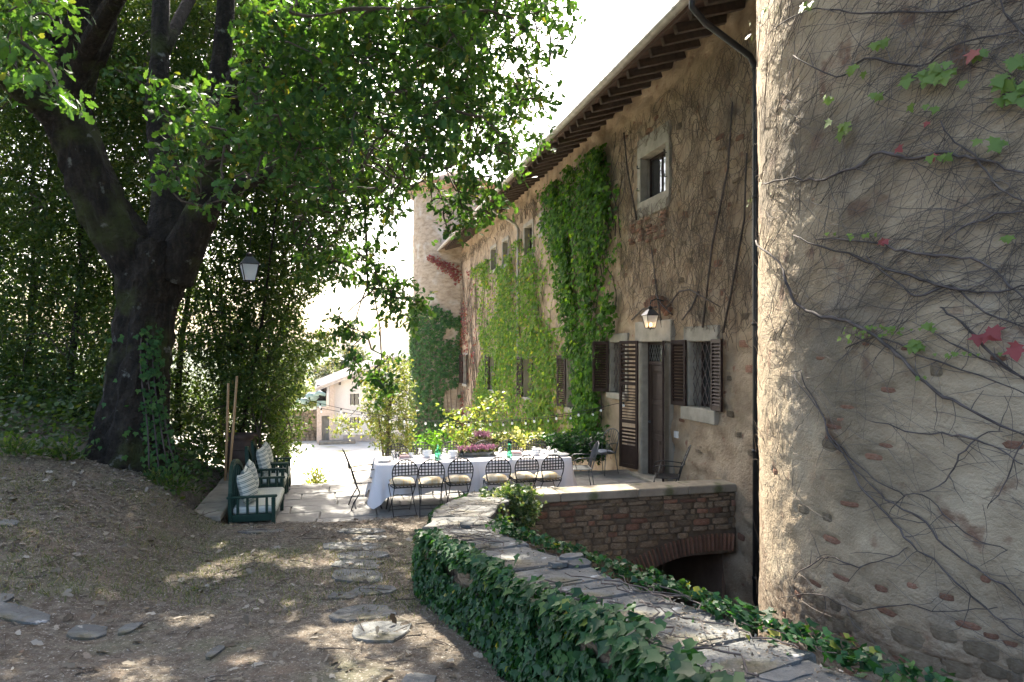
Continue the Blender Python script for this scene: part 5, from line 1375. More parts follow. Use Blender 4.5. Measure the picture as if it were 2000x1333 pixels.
for (x, y_) in node_px[::2]:
    tower_strand(mb, x, y_, rng4.uniform(0, 6.28), rng4.uniform(.08, .4), rng4.uniform(.002, .0045), .2, .035)
props(mb.put('fine_stem', M['vine_grey'], tc), kind='stuff')
mb = MB()
for i in range(420):                                  # dry twigs on the sunlit edge, standing off the wall
    x, y_ = rng4.uniform(1482, 1560), rng4.uniform(0, 1230)
    if y_ > 900 and rng4.random() < .5: continue
    tower_strand(mb, x, y_, rng4.uniform(.0, 3.4), rng4.uniform(.06, .34), rng4.uniform(.0014, .0035), .25, .02, stick=rng4.uniform(0, .012))
for (x, y_, A, L) in ((1485, 250, .6, .5), (1495, 350, .35, .55), (1490, 355, .3, .6), (1500, 490, .3, .4), (1490, 505, .9, .45), (1500, 200, .9, .5), (1510, 430, -.3, .35), (1488, 130, .8, .5)):
    tower_strand(mb, x, y_, A, L, .006, .12, .03, 5, stick=.006)
props(mb.put('dry_twig', M['vine_fine'], tc), kind='stuff')
TL = []
for (px, py, n_, sx, sy, big) in ((1830, 150, 22, 55, 16, 27), (1975, 180, 11, 28, 22, 30), (1665, 250, 7, 18, 14, 26), (1690, 135, 5, 20, 6, 24), (1730, 92, 4, 14, 8, 24), (1740, 190, 5, 24, 8, 20), (1830, 215, 4, 18, 6, 22), (1950, 282, 6, 22, 8, 24), (1850, 310, 4, 16, 6, 20), (1985, 130, 4, 14, 8, 28), (1915, 112, 4, 16, 8, 22), (1590, 10, 5, 12, 10, 26), (1505, 20, 4, 12, 8, 24), (1487, 60, 4, 6, 20, 16), (1484, 400, 3, 5, 14, 16),
                              (1640, 195, 4, 18, 6, 20), (1700, 462, 5, 28, 5, 15), (1632, 455, 2, 10, 4, 16), (1970, 465, 3, 12, 5, 18), (1805, 672, 6, 14, 8, 24), (1820, 638, 3, 14, 6, 18), (1690, 660, 4, 30, 6, 13), (1750, 640, 26, 70, 4, 9), (1720, 652, 22, 55, 6, 8), (1880, 690, 14, 40, 4, 9), (1815, 735, 4, 10, 4, 10)):
    for k in range(n_): TL.append((px + rng4.normal() * sx * .6, py + rng4.normal() * sy * .6, big * rng4.uniform(.45, .82)))
def tleaf(lst, mat):
    pos = []; tip = []; nr = []; sz = []
    for (x, y_, w) in lst:
        th_, z_ = cyl_hit(min(max(x, 1482), 1996), y_); pos.append(tuple(tower_local(th_, z_, rng4.uniform(.06, .13)))); tw = np.array([-math.sin(th_), math.cos(th_), 0]); nv = np.array([math.cos(th_), math.sin(th_), 0])
        tip.append(-np.array([0, 0, 1.]) + tw * rng4.normal() * .6 + nv * rng4.uniform(0, .5)); nr.append(nv + np.array([0, 0, .5]) + rng4.normal(size=3) * .25); sz.append(w / FPX * 5.3)
    leaf_parts('leaf', tc, np.array(pos), np.array(tip), np.array(nr), np.array(sz), T_MAPLE, mat)
tleaf(TL, M['bright_leaf'])
tleaf([(1912, 108, 24), (1768, 293, 15), (1830, 308, 14), (1930, 650, 26), (1915, 655, 20), (1945, 642, 22), (1985, 680, 24), (1992, 672, 20), (1820, 242, 11), (1730, 470, 14), (1745, 472, 12)], M['red_leaf'])

# ------------------------------------------------------------------ ivy over the garden wall
rng5 = np.random.default_rng(55)
wivy = thing('ivy', 'dark glossy ivy covering the near side of the low garden wall', 'ivy', (0, 0, 0))
def wallivy(n, fn, rg=rng5):
    pos, tip, nr, sz = [], [], [], []
    while len(pos) < n:
        r = fn(rg)
        if r is None: continue
        p, t_, n_, s_ = r; pos.append(p); tip.append(t_); nr.append(n_); sz.append(s_)
    return np.array(pos), np.array(tip), np.array(nr), np.array(sz)
def side(rg):
    s = rg.uniform(.3, 10.6); p, t, nl = wall_frame(s); x0, y0 = p[:2] + nl * (p[3] + .05)
    g = float(ground_z(x0, y0)) - .02; top = p[2] - .01
    if s > 7.0 and rg.random() < .55: return None
    h = rg.random() ** .85; z = g + (top - g) * h
    f = fbm(np.array(s * 1.7), np.array(z * 2.2), 13)
    if h > .66 and f > .06 and s > 3.2: return None          # bare stone under the slabs here and there
    out = .01 + .09 * rg.random() * (.55 + .6 * (1 - h)) + .10 * max(f, 0) + .03 * (1 - h)
    q = np.array([p[0], p[1]]) + nl * (p[3] + out)
    return (q[0], q[1], z), np.array([nl[0] * .35 + rg.normal() * .3 + t[0] * rg.normal() * .7, nl[1] * .35 + rg.normal() * .3 + t[1] * rg.normal() * .7, -.9]), np.array([nl[0] + rg.normal() * .5, nl[1] + rg.normal() * .5, .4 + rg.random() * .7]), .024 + .05 * rg.random() ** 1.3
def edge(rg):
    s = rg.uniform(.2, 7.5); p, t, nl = wall_frame(s)
    f = fbm(np.array(s * 1.3), np.array(4.0), 29) + .12
    if s < 4.5: f += .25
    v = 1.12 - abs(rg.normal()) * (.13 + .22 * max(f, 0)); v = max(v, -.2)
    if rg.random() > .35 + f * 1.6: return None
    q = np.array([p[0], p[1]]) - nl * (p[3] + .06) * v; over = max(0, v - .95)
    z = p[2] + .005 + rg.uniform(0, .05) * (.4 + v) * (1 if v > .6 else .4)
    return (q[0], q[1], z), np.array([-nl[0] * .5 + rg.normal() * .7, -nl[1] * .5 + rg.normal() * .7, -.15 - .3 * rg.random()]), np.array([rg.normal() * .4, rg.normal() * .4, 1.0]), rg.uniform(.03, .058)
def ledge(rg):
    s = rg.uniform(.3, 7.0); p, t, nl = wall_frame(s); v = 1.05 - abs(rg.normal()) * (.20 + .5 * max(fbm(np.array(s * .9), np.array(2.0), 77), 0))
    if fbm(np.array(s * 1.1), np.array(9.0), 41) < -.06 and rg.random() < .8: return None
    q = np.array([p[0], p[1]]) + nl * (p[3] + .09) * v
    return (q[0], q[1], p[2] + .02 + rg.uniform(-.04, .06)), np.array([nl[0] * .8 + rg.normal() * .5, nl[1] * .8 + rg.normal() * .5, -.5]), np.array([nl[0] * .4 + rg.normal() * .3, nl[1] * .4 + rg.normal() * .3, 1.0]), rg.uniform(.045, .08)
def rside(rg):
    s = rg.uniform(.2, 6.5); p, t, nl = wall_frame(s); z = p[2] - .05 - rg.random() ** 1.4 * .8
    q = np.array([p[0], p[1]]) - nl * (p[3] + rg.uniform(.0, .10))
    return (q[0], q[1], z), np.array([-nl[0] * .3 + rg.normal() * .3, -nl[1] * .3 + rg.normal() * .3, -.9]), np.array([-nl[0] + rg.normal() * .3, -nl[1] + rg.normal() * .3, .6]), rg.uniform(.045, .08)
A_ = cat(wallivy(13500, side), wallivy(1500, edge), wallivy(2600, ledge), wallivy(1100, rside))
px, py = proj(A_[0]); vis = (px > 0) & (px < 2000) & (py > 900) & (py < 1330)
onscr = A_[3] / A_[0][:, 1]; fr_ = rng5.random(len(px)) < .35
order = np.argsort(np.where(vis & fr_, -onscr, 1)); pick = order[:250]; rest = np.ones(len(px), bool); rest[pick] = False
leaf_parts('leaf', wivy, A_[0][pick], A_[1][pick], A_[2][pick], A_[3][pick], T_IVY, M['ivy_leaf'])
T_IVY2 = (T_IVY[0] * np.array([.85, 1.1, 1]) + np.stack([T_IVY[0][:, 1] * .12, 0 * T_IVY[0][:, 1], .22 * T_IVY[0][:, 0] ** 2 * 2 - .22 * np.clip(T_IVY[0][:, 1], 0, 1) ** 2], -1), T_IVY[1])
for nm_, tt_, kk_ in (('foliage', T_IVY, rest & (rng5.random(len(px)) < .5)), ('curled_foliage', T_IVY2, None)):
    kk_ = kk_ if kk_ is not None else rest & ~first; first = kk_
    props(put(nm_, leaf_batch(nm_, A_[0][kk_], A_[1][kk_], A_[2][kk_], A_[3][kk_], tt_), M['ivy_leaf'], wivy), kind='stuff')
n = 5200; pos = np.zeros((n, 3))                     # moss, grit and dry bits caught in the joints of the coping
for i in range(n):
    s_ = rng5.uniform(.3, 10.6); p, t, nl = wall_frame(s_); v_ = rng5.uniform(-1, 1); q_ = p[:2] + nl * p[3] * v_; pos[i] = (q_[0], q_[1], p[2] + .004 + .010 * rng5.random())
k = fbm(pos[:, 0] * 4, pos[:, 1] * 4, 15) + rng5.normal(size=n) * .05 > -.01; pos = pos[k]; n = len(pos)
props(put('wall_litter', leaf_batch('wall_litter', pos, np.stack([rng5.normal(size=n), rng5.normal(size=n), rng5.normal(size=n) * .25], -1), np.stack([rng5.normal(size=n) * .5, rng5.normal(size=n) * .5, np.ones(n)], -1), rng5.uniform(.008, .03, n), T_SIMPLE), M['straw']), 'dry bits and moss caught on top of the garden wall', 'litter', None, 'stuff')
mb = MB()
for i in range(45):
    s = rng5.uniform(.5, 9); pts = []; v = rng5.uniform(-.9, .9); A = rng5.uniform(-.6, .6)
    for k in range(10):
        if not .1 < s < 10.8: break
        p, t, nl = wall_frame(s); q = p[:2] + nl * p[3] * v; pts.append((q[0], q[1], p[2] + .025 + rng5.uniform(0, .015))); s += rng5.choice([-1, 1]) * .0 + .09 * math.copysign(1, A); v += rng5.normal() * .12; v = max(-1.05, min(1.05, v))
    if len(pts) > 3: mb.tube(pts, rng5.uniform(.002, .005), 4, cap=False)
props(mb.put('stem', M['vine'], wivy), kind='stuff')
# tuft of variegated ivy over the corner where wall and bridge meet
cor = np.array(tuple(P(1005, 985, 9.6))); tivy = thing('ivy', 'pale-edged ivy tuft tumbling over the corner where garden wall meets bridge', 'ivy', tuple(cor))
cc = np.concatenate([clumps([(975, 955), (1045, 955), (1048, 1000), (1020, 1045), (990, 1030), (985, 985)], 9.2, 9.75, 150, rng5), clumps([(940, 960), (1000, 950), (1010, 975), (960, 985)], 9.3, 10.2, 40, rng5), clumps([(945, 990), (985, 985), (985, 1035), (955, 1020)], 8.3, 9.0, 26, rng5)])
L = sprigs(cc, 12, rng5, .10, .055, droop=.8)
props(put('foliage', leaf_batch('corner_ivy', L[0] - cor, L[1], L[2], L[3], T_IVY), M['pale_ivy'], tivy), kind='stuff')
MB().tube([Vector(P(1015, 1060, 9.4)) - Vector(cor), Vector(P(1010, 1010, 9.4)) - Vector(cor), Vector(P(1005, 960, 9.5)) - Vector(cor)], .02, 5).put('stem', M['vine'], tivy)
# =================================================================== furniture and small things
Q = random.Random(99)
def pillow_mesh(w, d, h, n=9, seed=0, corner=.10):
    r = np.random.default_rng(seed); u = np.linspace(-1, 1, n); U, Vv = np.meshgrid(u, u)
    prof = (np.clip(1 - np.abs(U) ** 3, 0, 1) * np.clip(1 - np.abs(Vv) ** 3, 0, 1)) ** .5
    pin = 1 - .10 * (1 - np.abs(U * Vv)) * np.maximum(np.abs(U), np.abs(Vv)) ** 6
    X = U * w / 2 * pin; Y = Vv * d / 2 * pin; wob = fbm(U * 2 + seed, Vv * 2, seed) * .18 * h
    top = np.stack([X, Y, h / 2 * prof + wob * prof], -1).reshape(-1, 3); bot = np.stack([X, Y, -h / 2 * prof], -1).reshape(-1, 3)
    I = np.arange(n * n).reshape(n, n); F = np.stack([I[:-1, :-1], I[:-1, 1:], I[1:, 1:], I[1:, :-1]], -1).reshape(-1, 4)
    return npmesh('pillow', np.concatenate([top, bot]), np.concatenate([F, F[:, ::-1] + n * n]), True)

# ---- green benches -----------------------------------------------------------------------------------------
def seat_bench(name, label, cat_, a, b, L, group=None):
    D = .66; t = thing(name, label, cat_, tuple(W(a - D, b, 0)), RZ, group); g = M['green_wood']
    for (x, y_, hh) in ((.02, .0, .62), (.02, L - .06, .62), (D - .06, 0, .53), (D - .06, L - .06, .53)):
        mb = MB(); mb.bbox((x, y_, .003), (x + .055, y_ + .06, hh), .008); mb.put('leg', g, t)
    mb = MB(); mb.bbox((.075, .004, .20), (D - .06, .056, .30), .006); mb.bbox((.075, L - .056, .20), (D - .06, L - .004, .30), .006); mb.bbox((D - .055, .06, .20), (D - .012, L - .06, .30), .006); mb.bbox((.03, .06, .20), (.07, L - .06, .30), .006)
    mb.box((.07, .056, .275), (D - .055, L - .056, .29)); mb.put('seat_frame', g, t)
    for y_ in (0, L - .06):
        mb = MB(); mb.bbox((-.0, y_ - .004, .531), (D + .02, y_ + .064, .565), .01); ar = mb.put('arm', g, t)
        for k in range(4):
            x = .13 + k * (D - .22) / 3.4; mb = MB(); mb.bbox((x, y_ + .014, .30), (x + .035, y_ + .046, .53), .004); mb.put('spindle', g, ar)
    mb = MB(); n = 11; w = .045
    pts = []
    for k in range(n):
        y_ = .03 + (L - .06) * k / (n - 1); u = 2 * k / (n - 1) - 1; pts.append((.045 - .05 * (1 - u * u), y_, .61 + (.34 if L > 1 else .30) * (1 - abs(u) ** 2.4)))
    for k in range(n - 1):
        (x0, y0, z0), (x1, y1, z1) = pts[k], pts[k + 1]; o = len(mb.v)
        mb.add([(x0 - .025, y0, z0 - .05), (x0 + .025, y0, z0 - .05), (x0 + .025, y0, z0 + .02), (x0 - .025, y0, z0 + .02), (x1 - .025, y1, z1 - .05), (x1 + .025, y1, z1 - .05), (x1 + .025, y1, z1 + .02), (x1 - .025, y1, z1 + .02)], [(0, 1, 2, 3), (7, 6, 5, 4), (1, 0, 4, 5), (2, 1, 5, 6), (3, 2, 6, 7), (0, 3, 7, 4)])
    bk = mb.put('backrest', g, t)
    m_ = int(L / .16)
    for k in range(1, m_):
        y_ = .03 + (L - .06) * k / m_; u = 2 * k / m_ - 1; zt_ = .57 + (.34 if L > 1 else .30) * (1 - abs(u) ** 2.4); mb = MB()
        mb.add([(.03, y_ - .018, .30), (.055, y_ - .018, .30), (.055, y_ + .018, .30), (.03, y_ + .018, .30), (.045 - .05 * (1 - u * u) - .012, y_ - .018, zt_), (.045 - .05 * (1 - u * u) + .012, y_ - .018, zt_), (.045 - .05 * (1 - u * u) + .012, y_ + .018, zt_), (.045 - .05 * (1 - u * u) - .012, y_ + .018, zt_)], [(3, 2, 1, 0), (4, 5, 6, 7), (0, 1, 5, 4), (1, 2, 6, 5), (2, 3, 7, 6), (3, 0, 4, 7)]); mb.put('slat', g, bk)
    mb = MB(); mb.bbox((.075, .065, .292), (D + .01, L - .065, .40), .03); mb.put('seat_cushion', M['stripes_y'], t)
    return t
seat_bench('garden_bench', 'dark green wooden two-seat bench with arched back and striped seat, nearest of the row', 'bench', -7.03, -2.295, 1.52)
seat_bench('garden_armchair', 'dark green wooden armchair directly behind the two-seat bench', 'armchair', -7.08, -.04, .62, 'green armchairs by the kerb')
seat_bench('garden_armchair', 'dark green wooden armchair at the far end of the row, next to the gravel', 'armchair', -7.06, .63, .62, 'green armchairs by the kerb')
def pillow(label, a, b, z, size, tilt, yaw, seed):
    me = pillow_mesh(size, size, .17, 9, seed); me.transform(Matrix.Rotation(math.radians(90), 4, 'X'))          # upright, facing -y -> turned below
    o = put('striped_pillow', me, M['stripes_z'], None, loc=tuple(W(a, b, z)), rot=(math.radians(0), 0, 0)); o.rotation_euler = (Matrix.Rotation(RZ + math.radians(90 + yaw), 4, 'Z') @ Matrix.Rotation(math.radians(-tilt), 4, 'X')).to_euler()
    return props(o, label, 'pillow', 'striped pillows on the green seats')
pillow('striped pillow propped at the near end of the two-seat bench', -7.45, -1.95, .62, .46, 16, -14, 1)
pillow('striped pillow in the middle of the two-seat bench', -7.49, -1.56, .63, .46, 14, 4, 2)
pillow('striped pillow at the far end of the two-seat bench', -7.49, -1.12, .65, .48, 12, 6, 3)
pillow('striped pillow standing in the armchair right behind the bench', -7.46, .27, .66, .50, 14, -4, 4)
pillow('striped pillow standing in the farthest green armchair', -7.46, .94, .66, .50, 12, 3, 5)

# ---- tables and cloths -------------------------------------------------------------------------------------
TB = -.80
def table(label, a, L):
    t = thing('dining_table', label, 'table', tuple(W(a, TB, 0)), RZ, 'tables pushed together under white cloths')
    mb = MB(); mb.bbox((-L / 2, -.44, .715), (L / 2, .44, .738), .006); mb.put('tabletop', M['iron'], t)
    for sx in (-1, 1):
        for sy in (-1, 1):
            x = sx * (L / 2 - .14); y_ = sy * .34; mb = MB(); mb.tube([(x - sx * .05, y_ - sy * .05, .715), (x - sx * .12, y_ - sy * .10, .45), (x - sx * .04, y_ - sy * .02, .2), (x, y_, .0)], [.016, .015, .014, .012], 7); mb.put('leg', M['iron'], t)
    return t
table('left dark iron table under the white cloth, one thin leg showing', -4.73, 1.62); table('right dark iron table under the white cloth', -3.05, 1.62)
def cloth(label, a, L, seed, lift):
    rg = np.random.default_rng(seed); Wd = .92; n = 220
    per = 2 * (L + Wd); s = np.arange(n) / n * per; px = np.zeros(n); py = np.zeros(n); nx = np.zeros(n); ny = np.zeros(n); cd = np.zeros(n)
    rc = .02
    for i, q in enumerate(s):
        if q < L: px[i], py[i], nx[i], ny[i] = -L / 2 + q, -Wd / 2, 0, -1; e = min(q, L - q)
        elif q < L + Wd: u = q - L; px[i], py[i], nx[i], ny[i] = L / 2, -Wd / 2 + u, 1, 0; e = min(u, Wd - u)
        elif q < 2 * L + Wd: u = q - L - Wd; px[i], py[i], nx[i], ny[i] = L / 2 - u, Wd / 2, 0, 1; e = min(u, L - u)
        else: u = q - 2 * L - Wd; px[i], py[i], nx[i], ny[i] = -L / 2, Wd / 2 - u, -1, 0; e = min(u, Wd - u)
        cd[i] = e
    k = np.ones(7) / 7
    def sm(v): return np.convolve(np.concatenate([v[-3:], v, v[:3]]), k, 'valid')
    nx, ny = sm(nx), sm(ny)
    corner = np.clip(1 - cd / .34, 0, 1)
    drop = .46 + .25 * corner ** 1.3 + lift * np.cos(s * 5.1 + seed) * .03 + .02 * np.sin(s * 9 + seed)
    folds = np.sin(s * 17 + 2 * np.sin(s * 3 + seed) + seed) * .5 + np.sin(s * 31 + seed * 2) * .25
    V = []; rows = 9
    for j in range(rows + 1):
        v = j / rows; amp = v ** 1.2 * (.042 + .06 * corner)
        off = .012 + v * (.05 + .07 * corner) + folds * amp
        z = .752 - drop * v - .012 * (v > 0)
        V.append(np.stack([px + nx * off, py + ny * off, z], -1))
    top = [np.stack([px * f, py * f, np.full(n, .754 + .002 * (1 - f))], -1) for f in (.96, .6, .25)]
    V = np.concatenate([top[2], top[1], top[0]] + V); m = rows + 4
    F = []
    for j in range(m - 1):
        for i in range(n): F.append((j * n + i, (j + 1) * n + i, (j + 1) * n + (i + 1) % n, j * n + (i + 1) % n))
    V = np.concatenate([V, [[0, 0, .756]]]); c = len(V) - 1
    mb = MB().add(V, F + [(c, i, (i + 1) % n) for i in range(n)], True)
    o = mb.put('tablecloth', M['cloth'], None, loc=tuple(W(a, TB, 0)), rot=(0, 0, RZ)); props(o, label, 'tablecloth', 'white tablecloths')
cloth('white tablecloth over the left table, its corner hanging almost to the paving', -4.73, 1.67, 3, 1.0)
cloth('white tablecloth over the right table, nearest the house door', -3.05, 1.66, 8, 1.0)

# ---- lattice-backed folding chairs -----------------------------------------------------------------------------
def lattice_chair(label, a, b, rz, group):
    t = thing('lattice_chair', label, 'chair', tuple(W(a, b, 0)), RZ + rz, group); ir = M['iron']
    hw, z0, zs, zr = .205, .64, .46, .70
    pts = [(-.165, -.20, zs), (-.170, -.205, .52), (-.195, -.215, .60), (-hw, -.225, zr)]
    arch = [(hw * math.cos(A), -.225 - .012 * math.sin(A), zr + .205 * math.sin(A)) for A in np.linspace(math.pi, 0, 13)]
    pts = pts[:-1] + arch + [(-p[0], p[1], p[2]) for p in pts[:-1][::-1]]
    MB().tube(pts, .0095, 6).put('back_hoop', ir, t)
    mb = MB(); step = .052
    for k in range(-3, 4):
        x = k * step; zt_ = zr + .205 * math.sqrt(max(1 - (x / hw) ** 2, 0)); zb_ = z0 + .012 + .03 * (x / hw) ** 2
        mb.box((x - .008, -.232, zb_), (x + .008, -.226, zt_))
    for k in range(5):
        z = .655 + k * .048; w = hw - .002 if z < zr else hw * math.sqrt(max(1 - ((z - zr) / .205) ** 2, 0))
        if z < zr: w = np.interp(z, [.60, .70], [.195, .205])
        mb.box((-w, -.225, z - .008), (w, -.219, z + .008))
    props(mb.put('lattice', ir, t), kind='stuff')
    mb = MB(); ring = [(-.17, -.19, zs), (-.185, .0, zs), (-.17, .19, zs), (0, .21, zs), (.17, .19, zs), (.185, 0, zs), (.17, -.19, zs), (0, -.20, zs), (-.17, -.19, zs)]
    mb.tube(ring, .009, 6, False)
    for k in range(5): x = -.12 + .06 * k; mb.box((x - .007, -.195, zs - .004), (x + .007, .2, zs + .002))
    mb.put('seat', ir, t)
    for sx in (-1, 1):
        MB().tube([(sx * .165, -.20, zs), (sx * .155, .0, .24), (sx * .17, .23, .0)], .0075, 6).put('leg', ir, t)
        MB().tube([(sx * .185, .19, zs), (sx * .175, .0, .24), (sx * .185, -.25, .0)], .0075, 6).put('leg', ir, t)
    MB().tube([(-.178, -.10, .155), (.178, -.10, .155)], .006, 6).put('stretcher', ir, t); MB().tube([(-.18, -.235, .02), (.18, -.235, .02)], .006, 6).put('stretcher', ir, t)
    MB().tube([(-.16, -.08, .325), (.16, -.08, .325)], .006, 6).put('stretcher', ir, t); MB().tube([(-.165, .2, .03), (.165, .2, .03)], .006, 6).put('stretcher', ir, t)
    return t
def a_on(px, b): return a_at(px, b)
ORD = ['leftmost', 'second from the left', 'third from the left', 'fourth from the left', 'fifth from the left', 'rightmost']
for i, px in enumerate((788, 845, 899, 975, 1027, 1076)):
    b = -1.56 + (.05, -.03, .02, -.06, .03, -.02)[i]; a = a_on(px, b - .23)
    lattice_chair('dark lattice-backed iron chair on the near side of the table, %s' % ORD[i], a, b, math.radians((7, -4, 2, -3, 5, 9)[i]), 'lattice chairs on the near side')
    me = pillow_mesh(.42, .40, .12, 9, 20 + i); o = put('chair_cushion', me, M['cushion'], None, loc=tuple(W(a, b - .01, .522)), rot=(0, 0, RZ + math.radians(Q.uniform(-6, 6))))
    props(o, 'cream and yellow striped cushion on the near-side lattice chair, %s' % ORD[i], 'cushion', 'cushions on the near chairs')
for i, px in enumerate((777, 823, 881, 943, 994, 1046)):
    b = -.07 + .03 * math.sin(i * 1.7); a = a_on(px, b + .23)
    lattice_chair('dark lattice-backed iron chair on the far side of the table, %s' % ORD[i], a, b, math.pi + math.radians((3, -3, 2, 0, 2, -4)[i]), 'lattice chairs on the far side')

# ---- wrought iron armchairs --------------------------------------------------------------------------------------
def fan_chair(label, a, b, rz, group, mat='grey_iron', cushion=False):
    t = thing('iron_armchair', label, 'chair', tuple(W(a, b, 0)), RZ + rz, group); m_ = M[mat]          # faces +y
    mb = MB(); mb.tube([(-.21, -.18, .45)] + [(.22 * math.cos(A), .02 + .22 * math.sin(A), .45) for A in np.linspace(math.pi, 0, 9)] + [(.21, -.18, .45), (-.21, -.18, .45)], .010, 6, False)
    for k in range(6): x = -.16 + .064 * k; mb.box((x - .014, -.18, .448), (x + .014, .02 + .2 * math.sqrt(1 - (x / .22) ** 2), .454))
    mb.put('seat', m_, t)
    hoop = [(-.19, -.18, .45), (-.205, -.22, .60), (-.205, -.27, .74)] + [(.205 * math.cos(A), -.27 - .07 * math.sin(A), .76 + .17 * math.sin(A)) for A in np.linspace(math.pi, 0, 11)] + [(.205, -.27, .74), (.205, -.22, .60), (.19, -.18, .45)]
    MB().tube(hoop, .0105, 6).put('back_hoop', m_, t)
    for k in range(6):
        x0 = -.07 + .028 * k; x1 = -.165 + .066 * k; mb = MB(); zt_ = .76 + .17 * math.sqrt(max(1 - (x1 / .205) ** 2, 0))
        p = [(x0, -.185, .46), (x0 * 1.1, -.20, .56), (x0 * .5 + x1 * .5, -.245, .68), (x1, -.275 - .06 * (zt_ - .76) / .17, zt_)]
        mb.tube(p, .008, 5, flat=.5); mb.put('back_rod', m_, t)
    for sx in (-1, 1):
        MB().tube([(sx * .205, -.24, .66), (sx * .25, -.10, .665), (sx * .25, .08, .66), (sx * .235, .16, .62), (sx * .22, .10, .46)], .009, 6).put('arm', m_, t)
        MB().tube([(sx * .19, -.17, .45), (sx * .20, -.21, .2), (sx * .215, -.25, 0)], .009, 6).put('leg', m_, t)
        MB().tube([(sx * .19, .13, .45), (sx * .20, .17, .2), (sx * .215, .20, 0)], .009, 6).put('leg', m_, t)
    return t
def scroll_chair(label, a, b, rz, group):
    t = thing('iron_armchair', label, 'chair', tuple(W(a, b, 0)), RZ + rz, group); m_ = M['iron']
    mb = MB(); mb.tube([(-.22, -.2, .44), (-.23, .2, .44), (.23, .2, .44), (.22, -.2, .44), (-.22, -.2, .44)], .010, 6, False)
    for k in range(6): x = -.17 + .068 * k; mb.box((x - .016, -.2, .438), (x + .016, .2, .444))
    mb.put('seat', m_, t)
    for sx in (-1, 1):
        MB().tube([(sx * .21, -.2, .44), (sx * .215, -.25, .62), (sx * .20, -.32, .80), (sx * .14, -.37, .93), (sx * .05, -.40, .985), (0, -.402, .99)], .012, 6).put('back_post', m_, t)
        sp = [(sx * .09 + sx * .055 * (1 - k / 16) * math.cos(k * .62), -.29 - .09 * (.72 + .05 * (1 - k / 16) * math.sin(k * .62) - .6), .70 + .085 * (1 - k / 16) * math.sin(k * .62)) for k in range(15)]
        MB().tube(sp, .0075, 5).put('scroll', m_, t)
        MB().tube([(sx * .21, -.25, .64), (sx * .255, -.08, .655), (sx * .26, .10, .665), (sx * .255, .20, .64), (sx * .25, .23, .585), (sx * .25, .19, .55), (sx * .25, .16, .585)], .010, 6).put('arm', m_, t)
        MB().tube([(sx * .23, .17, .44), (sx * .25, .14, .53), (sx * .255, .10, .66)], .008, 5).put('arm_support', m_, t)
        MB().tube([(sx * .215, -.2, .44), (sx * .235, -.14, .28), (sx * .22, -.24, .12), (sx * .235, -.28, 0)], .011, 6).put('leg', m_, t)
        MB().tube([(sx * .22, .2, .44), (sx * .245, .23, .30), (sx * .22, .17, .13), (sx * .235, .22, 0)], .011, 6).put('leg', m_, t)
    for z, y_ in ((.60, -.245), (.82, -.325)): MB().tube([(-.205, y_, z), (0, y_ - .02, z + .01), (.205, y_, z)], .008, 5).put('back_rail', m_, t)
    return t
scroll_chair('black scrolled wrought-iron armchair at the left end of the table', -5.70, -.86, math.radians(-86), None)
fan_chair('pale grey fan-backed iron armchair at the right end of the table', -1.82, -.62, math.radians(80), None)
fan_chair('dark grey fan-backed iron armchair against the creeper by the door shutter', -.72, 1.02, math.radians(118), None, 'grey_iron')
me = pillow_mesh(.38, .38, .05, 9, 61); o = put('chair_cushion', me, M['napkin'], None, loc=tuple(W(-.74, 1.03, .482)), rot=(0, 0, RZ + 1.9)); me.materials.clear(); me.materials.append(pm('blue_grey_cushion', [(.3, (.16, .18, .22)), (.7, (.24, .26, .30))], 8, .9)); props(o, 'blue-grey seat pad on the armchair against the creeper', 'cushion')
scroll_chair('black wrought-iron armchair behind the parapet, right of the house door', -.62, -1.72, math.radians(62), None)

# ---- things on the table -------------------------------------------------------------------------------------------
ZT_ = .757
def TP(px, py):
    Y = FPX * (CAMZ - ZT_) / (py - HORY); return Vector(((px - 1000) / FPX * Y, Y, ZT_))
def gl(profile, n=14): return MB().lathe(profile, n, cap=False)
GLASS = gl([(0, .004), (.030, .004), (.032, .0), (.034, .002), (.038, .10), (.0355, .10), (.031, .010), (0, .009)]).mesh('glass')
CUP = gl([(0, .002), (.028, .0), (.040, .03), (.042, .075), (.039, .075), (.036, .03), (.0, .008)]).mesh('cup')
PLATE = gl([(0, .004), (.07, .002), (.08, .004), (.128, .018), (.128, .021), (.08, .009), (0, .007)], 24).mesh('plate')
BOWL = gl([(0, .002), (.04, .0), (.075, .03), (.085, .06), (.081, .06), (.07, .03), (0, .008)], 18).mesh('bowl')
for m_, k in ((GLASS, 'glass'), (CUP, 'china'), (PLATE, 'china'), (BOWL, 'china')): m_.materials.append(M[k])
def on_table(me, nm, label, cat_, px, py, group, dz=0, s=1):
    o = put(nm, me, None, None, loc=tuple(TP(px, py) + Vector((0, 0, dz))), scale=(s, s, s)); return props(o, label, cat_, group)
for k in range(3): on_table(PLATE, 'plate', ['dinner plate at the bottom of the stack on the left table corner', 'dinner plate in the middle of the stack on the left table corner', 'dinner plate on top of the stack on the left table corner'][k], 'plate', 751, 902, 'plates on the table', .012 * k)
for i, (px, py) in enumerate(((768, 891), (776, 895), (770, 897), (820, 888), (868, 888), (903, 893), (977, 886), (1019, 888), (1043, 884), (1072, 884), (1085, 888))):
    on_table(GLASS, 'glass', ['clear tumbler, rearmost of three beside the plate stack at the left corner', 'clear tumbler, rightmost of three beside the plate stack at the left corner', 'clear tumbler nearest the plate stack at the left corner', 'clear tumbler left of the green bottle', 'clear tumbler just right of the green bottle', 'clear tumbler at the left end of the heather trough', 'clear tumbler left of the green carafe', 'clear tumbler right of the green carafe', 'clear tumbler beside the bowls on the right table', 'clear tumbler behind the white plates at the right corner', 'clear tumbler at the right corner of the table'][i], 'glass', px, py, 'clear tumblers', s=1.05)
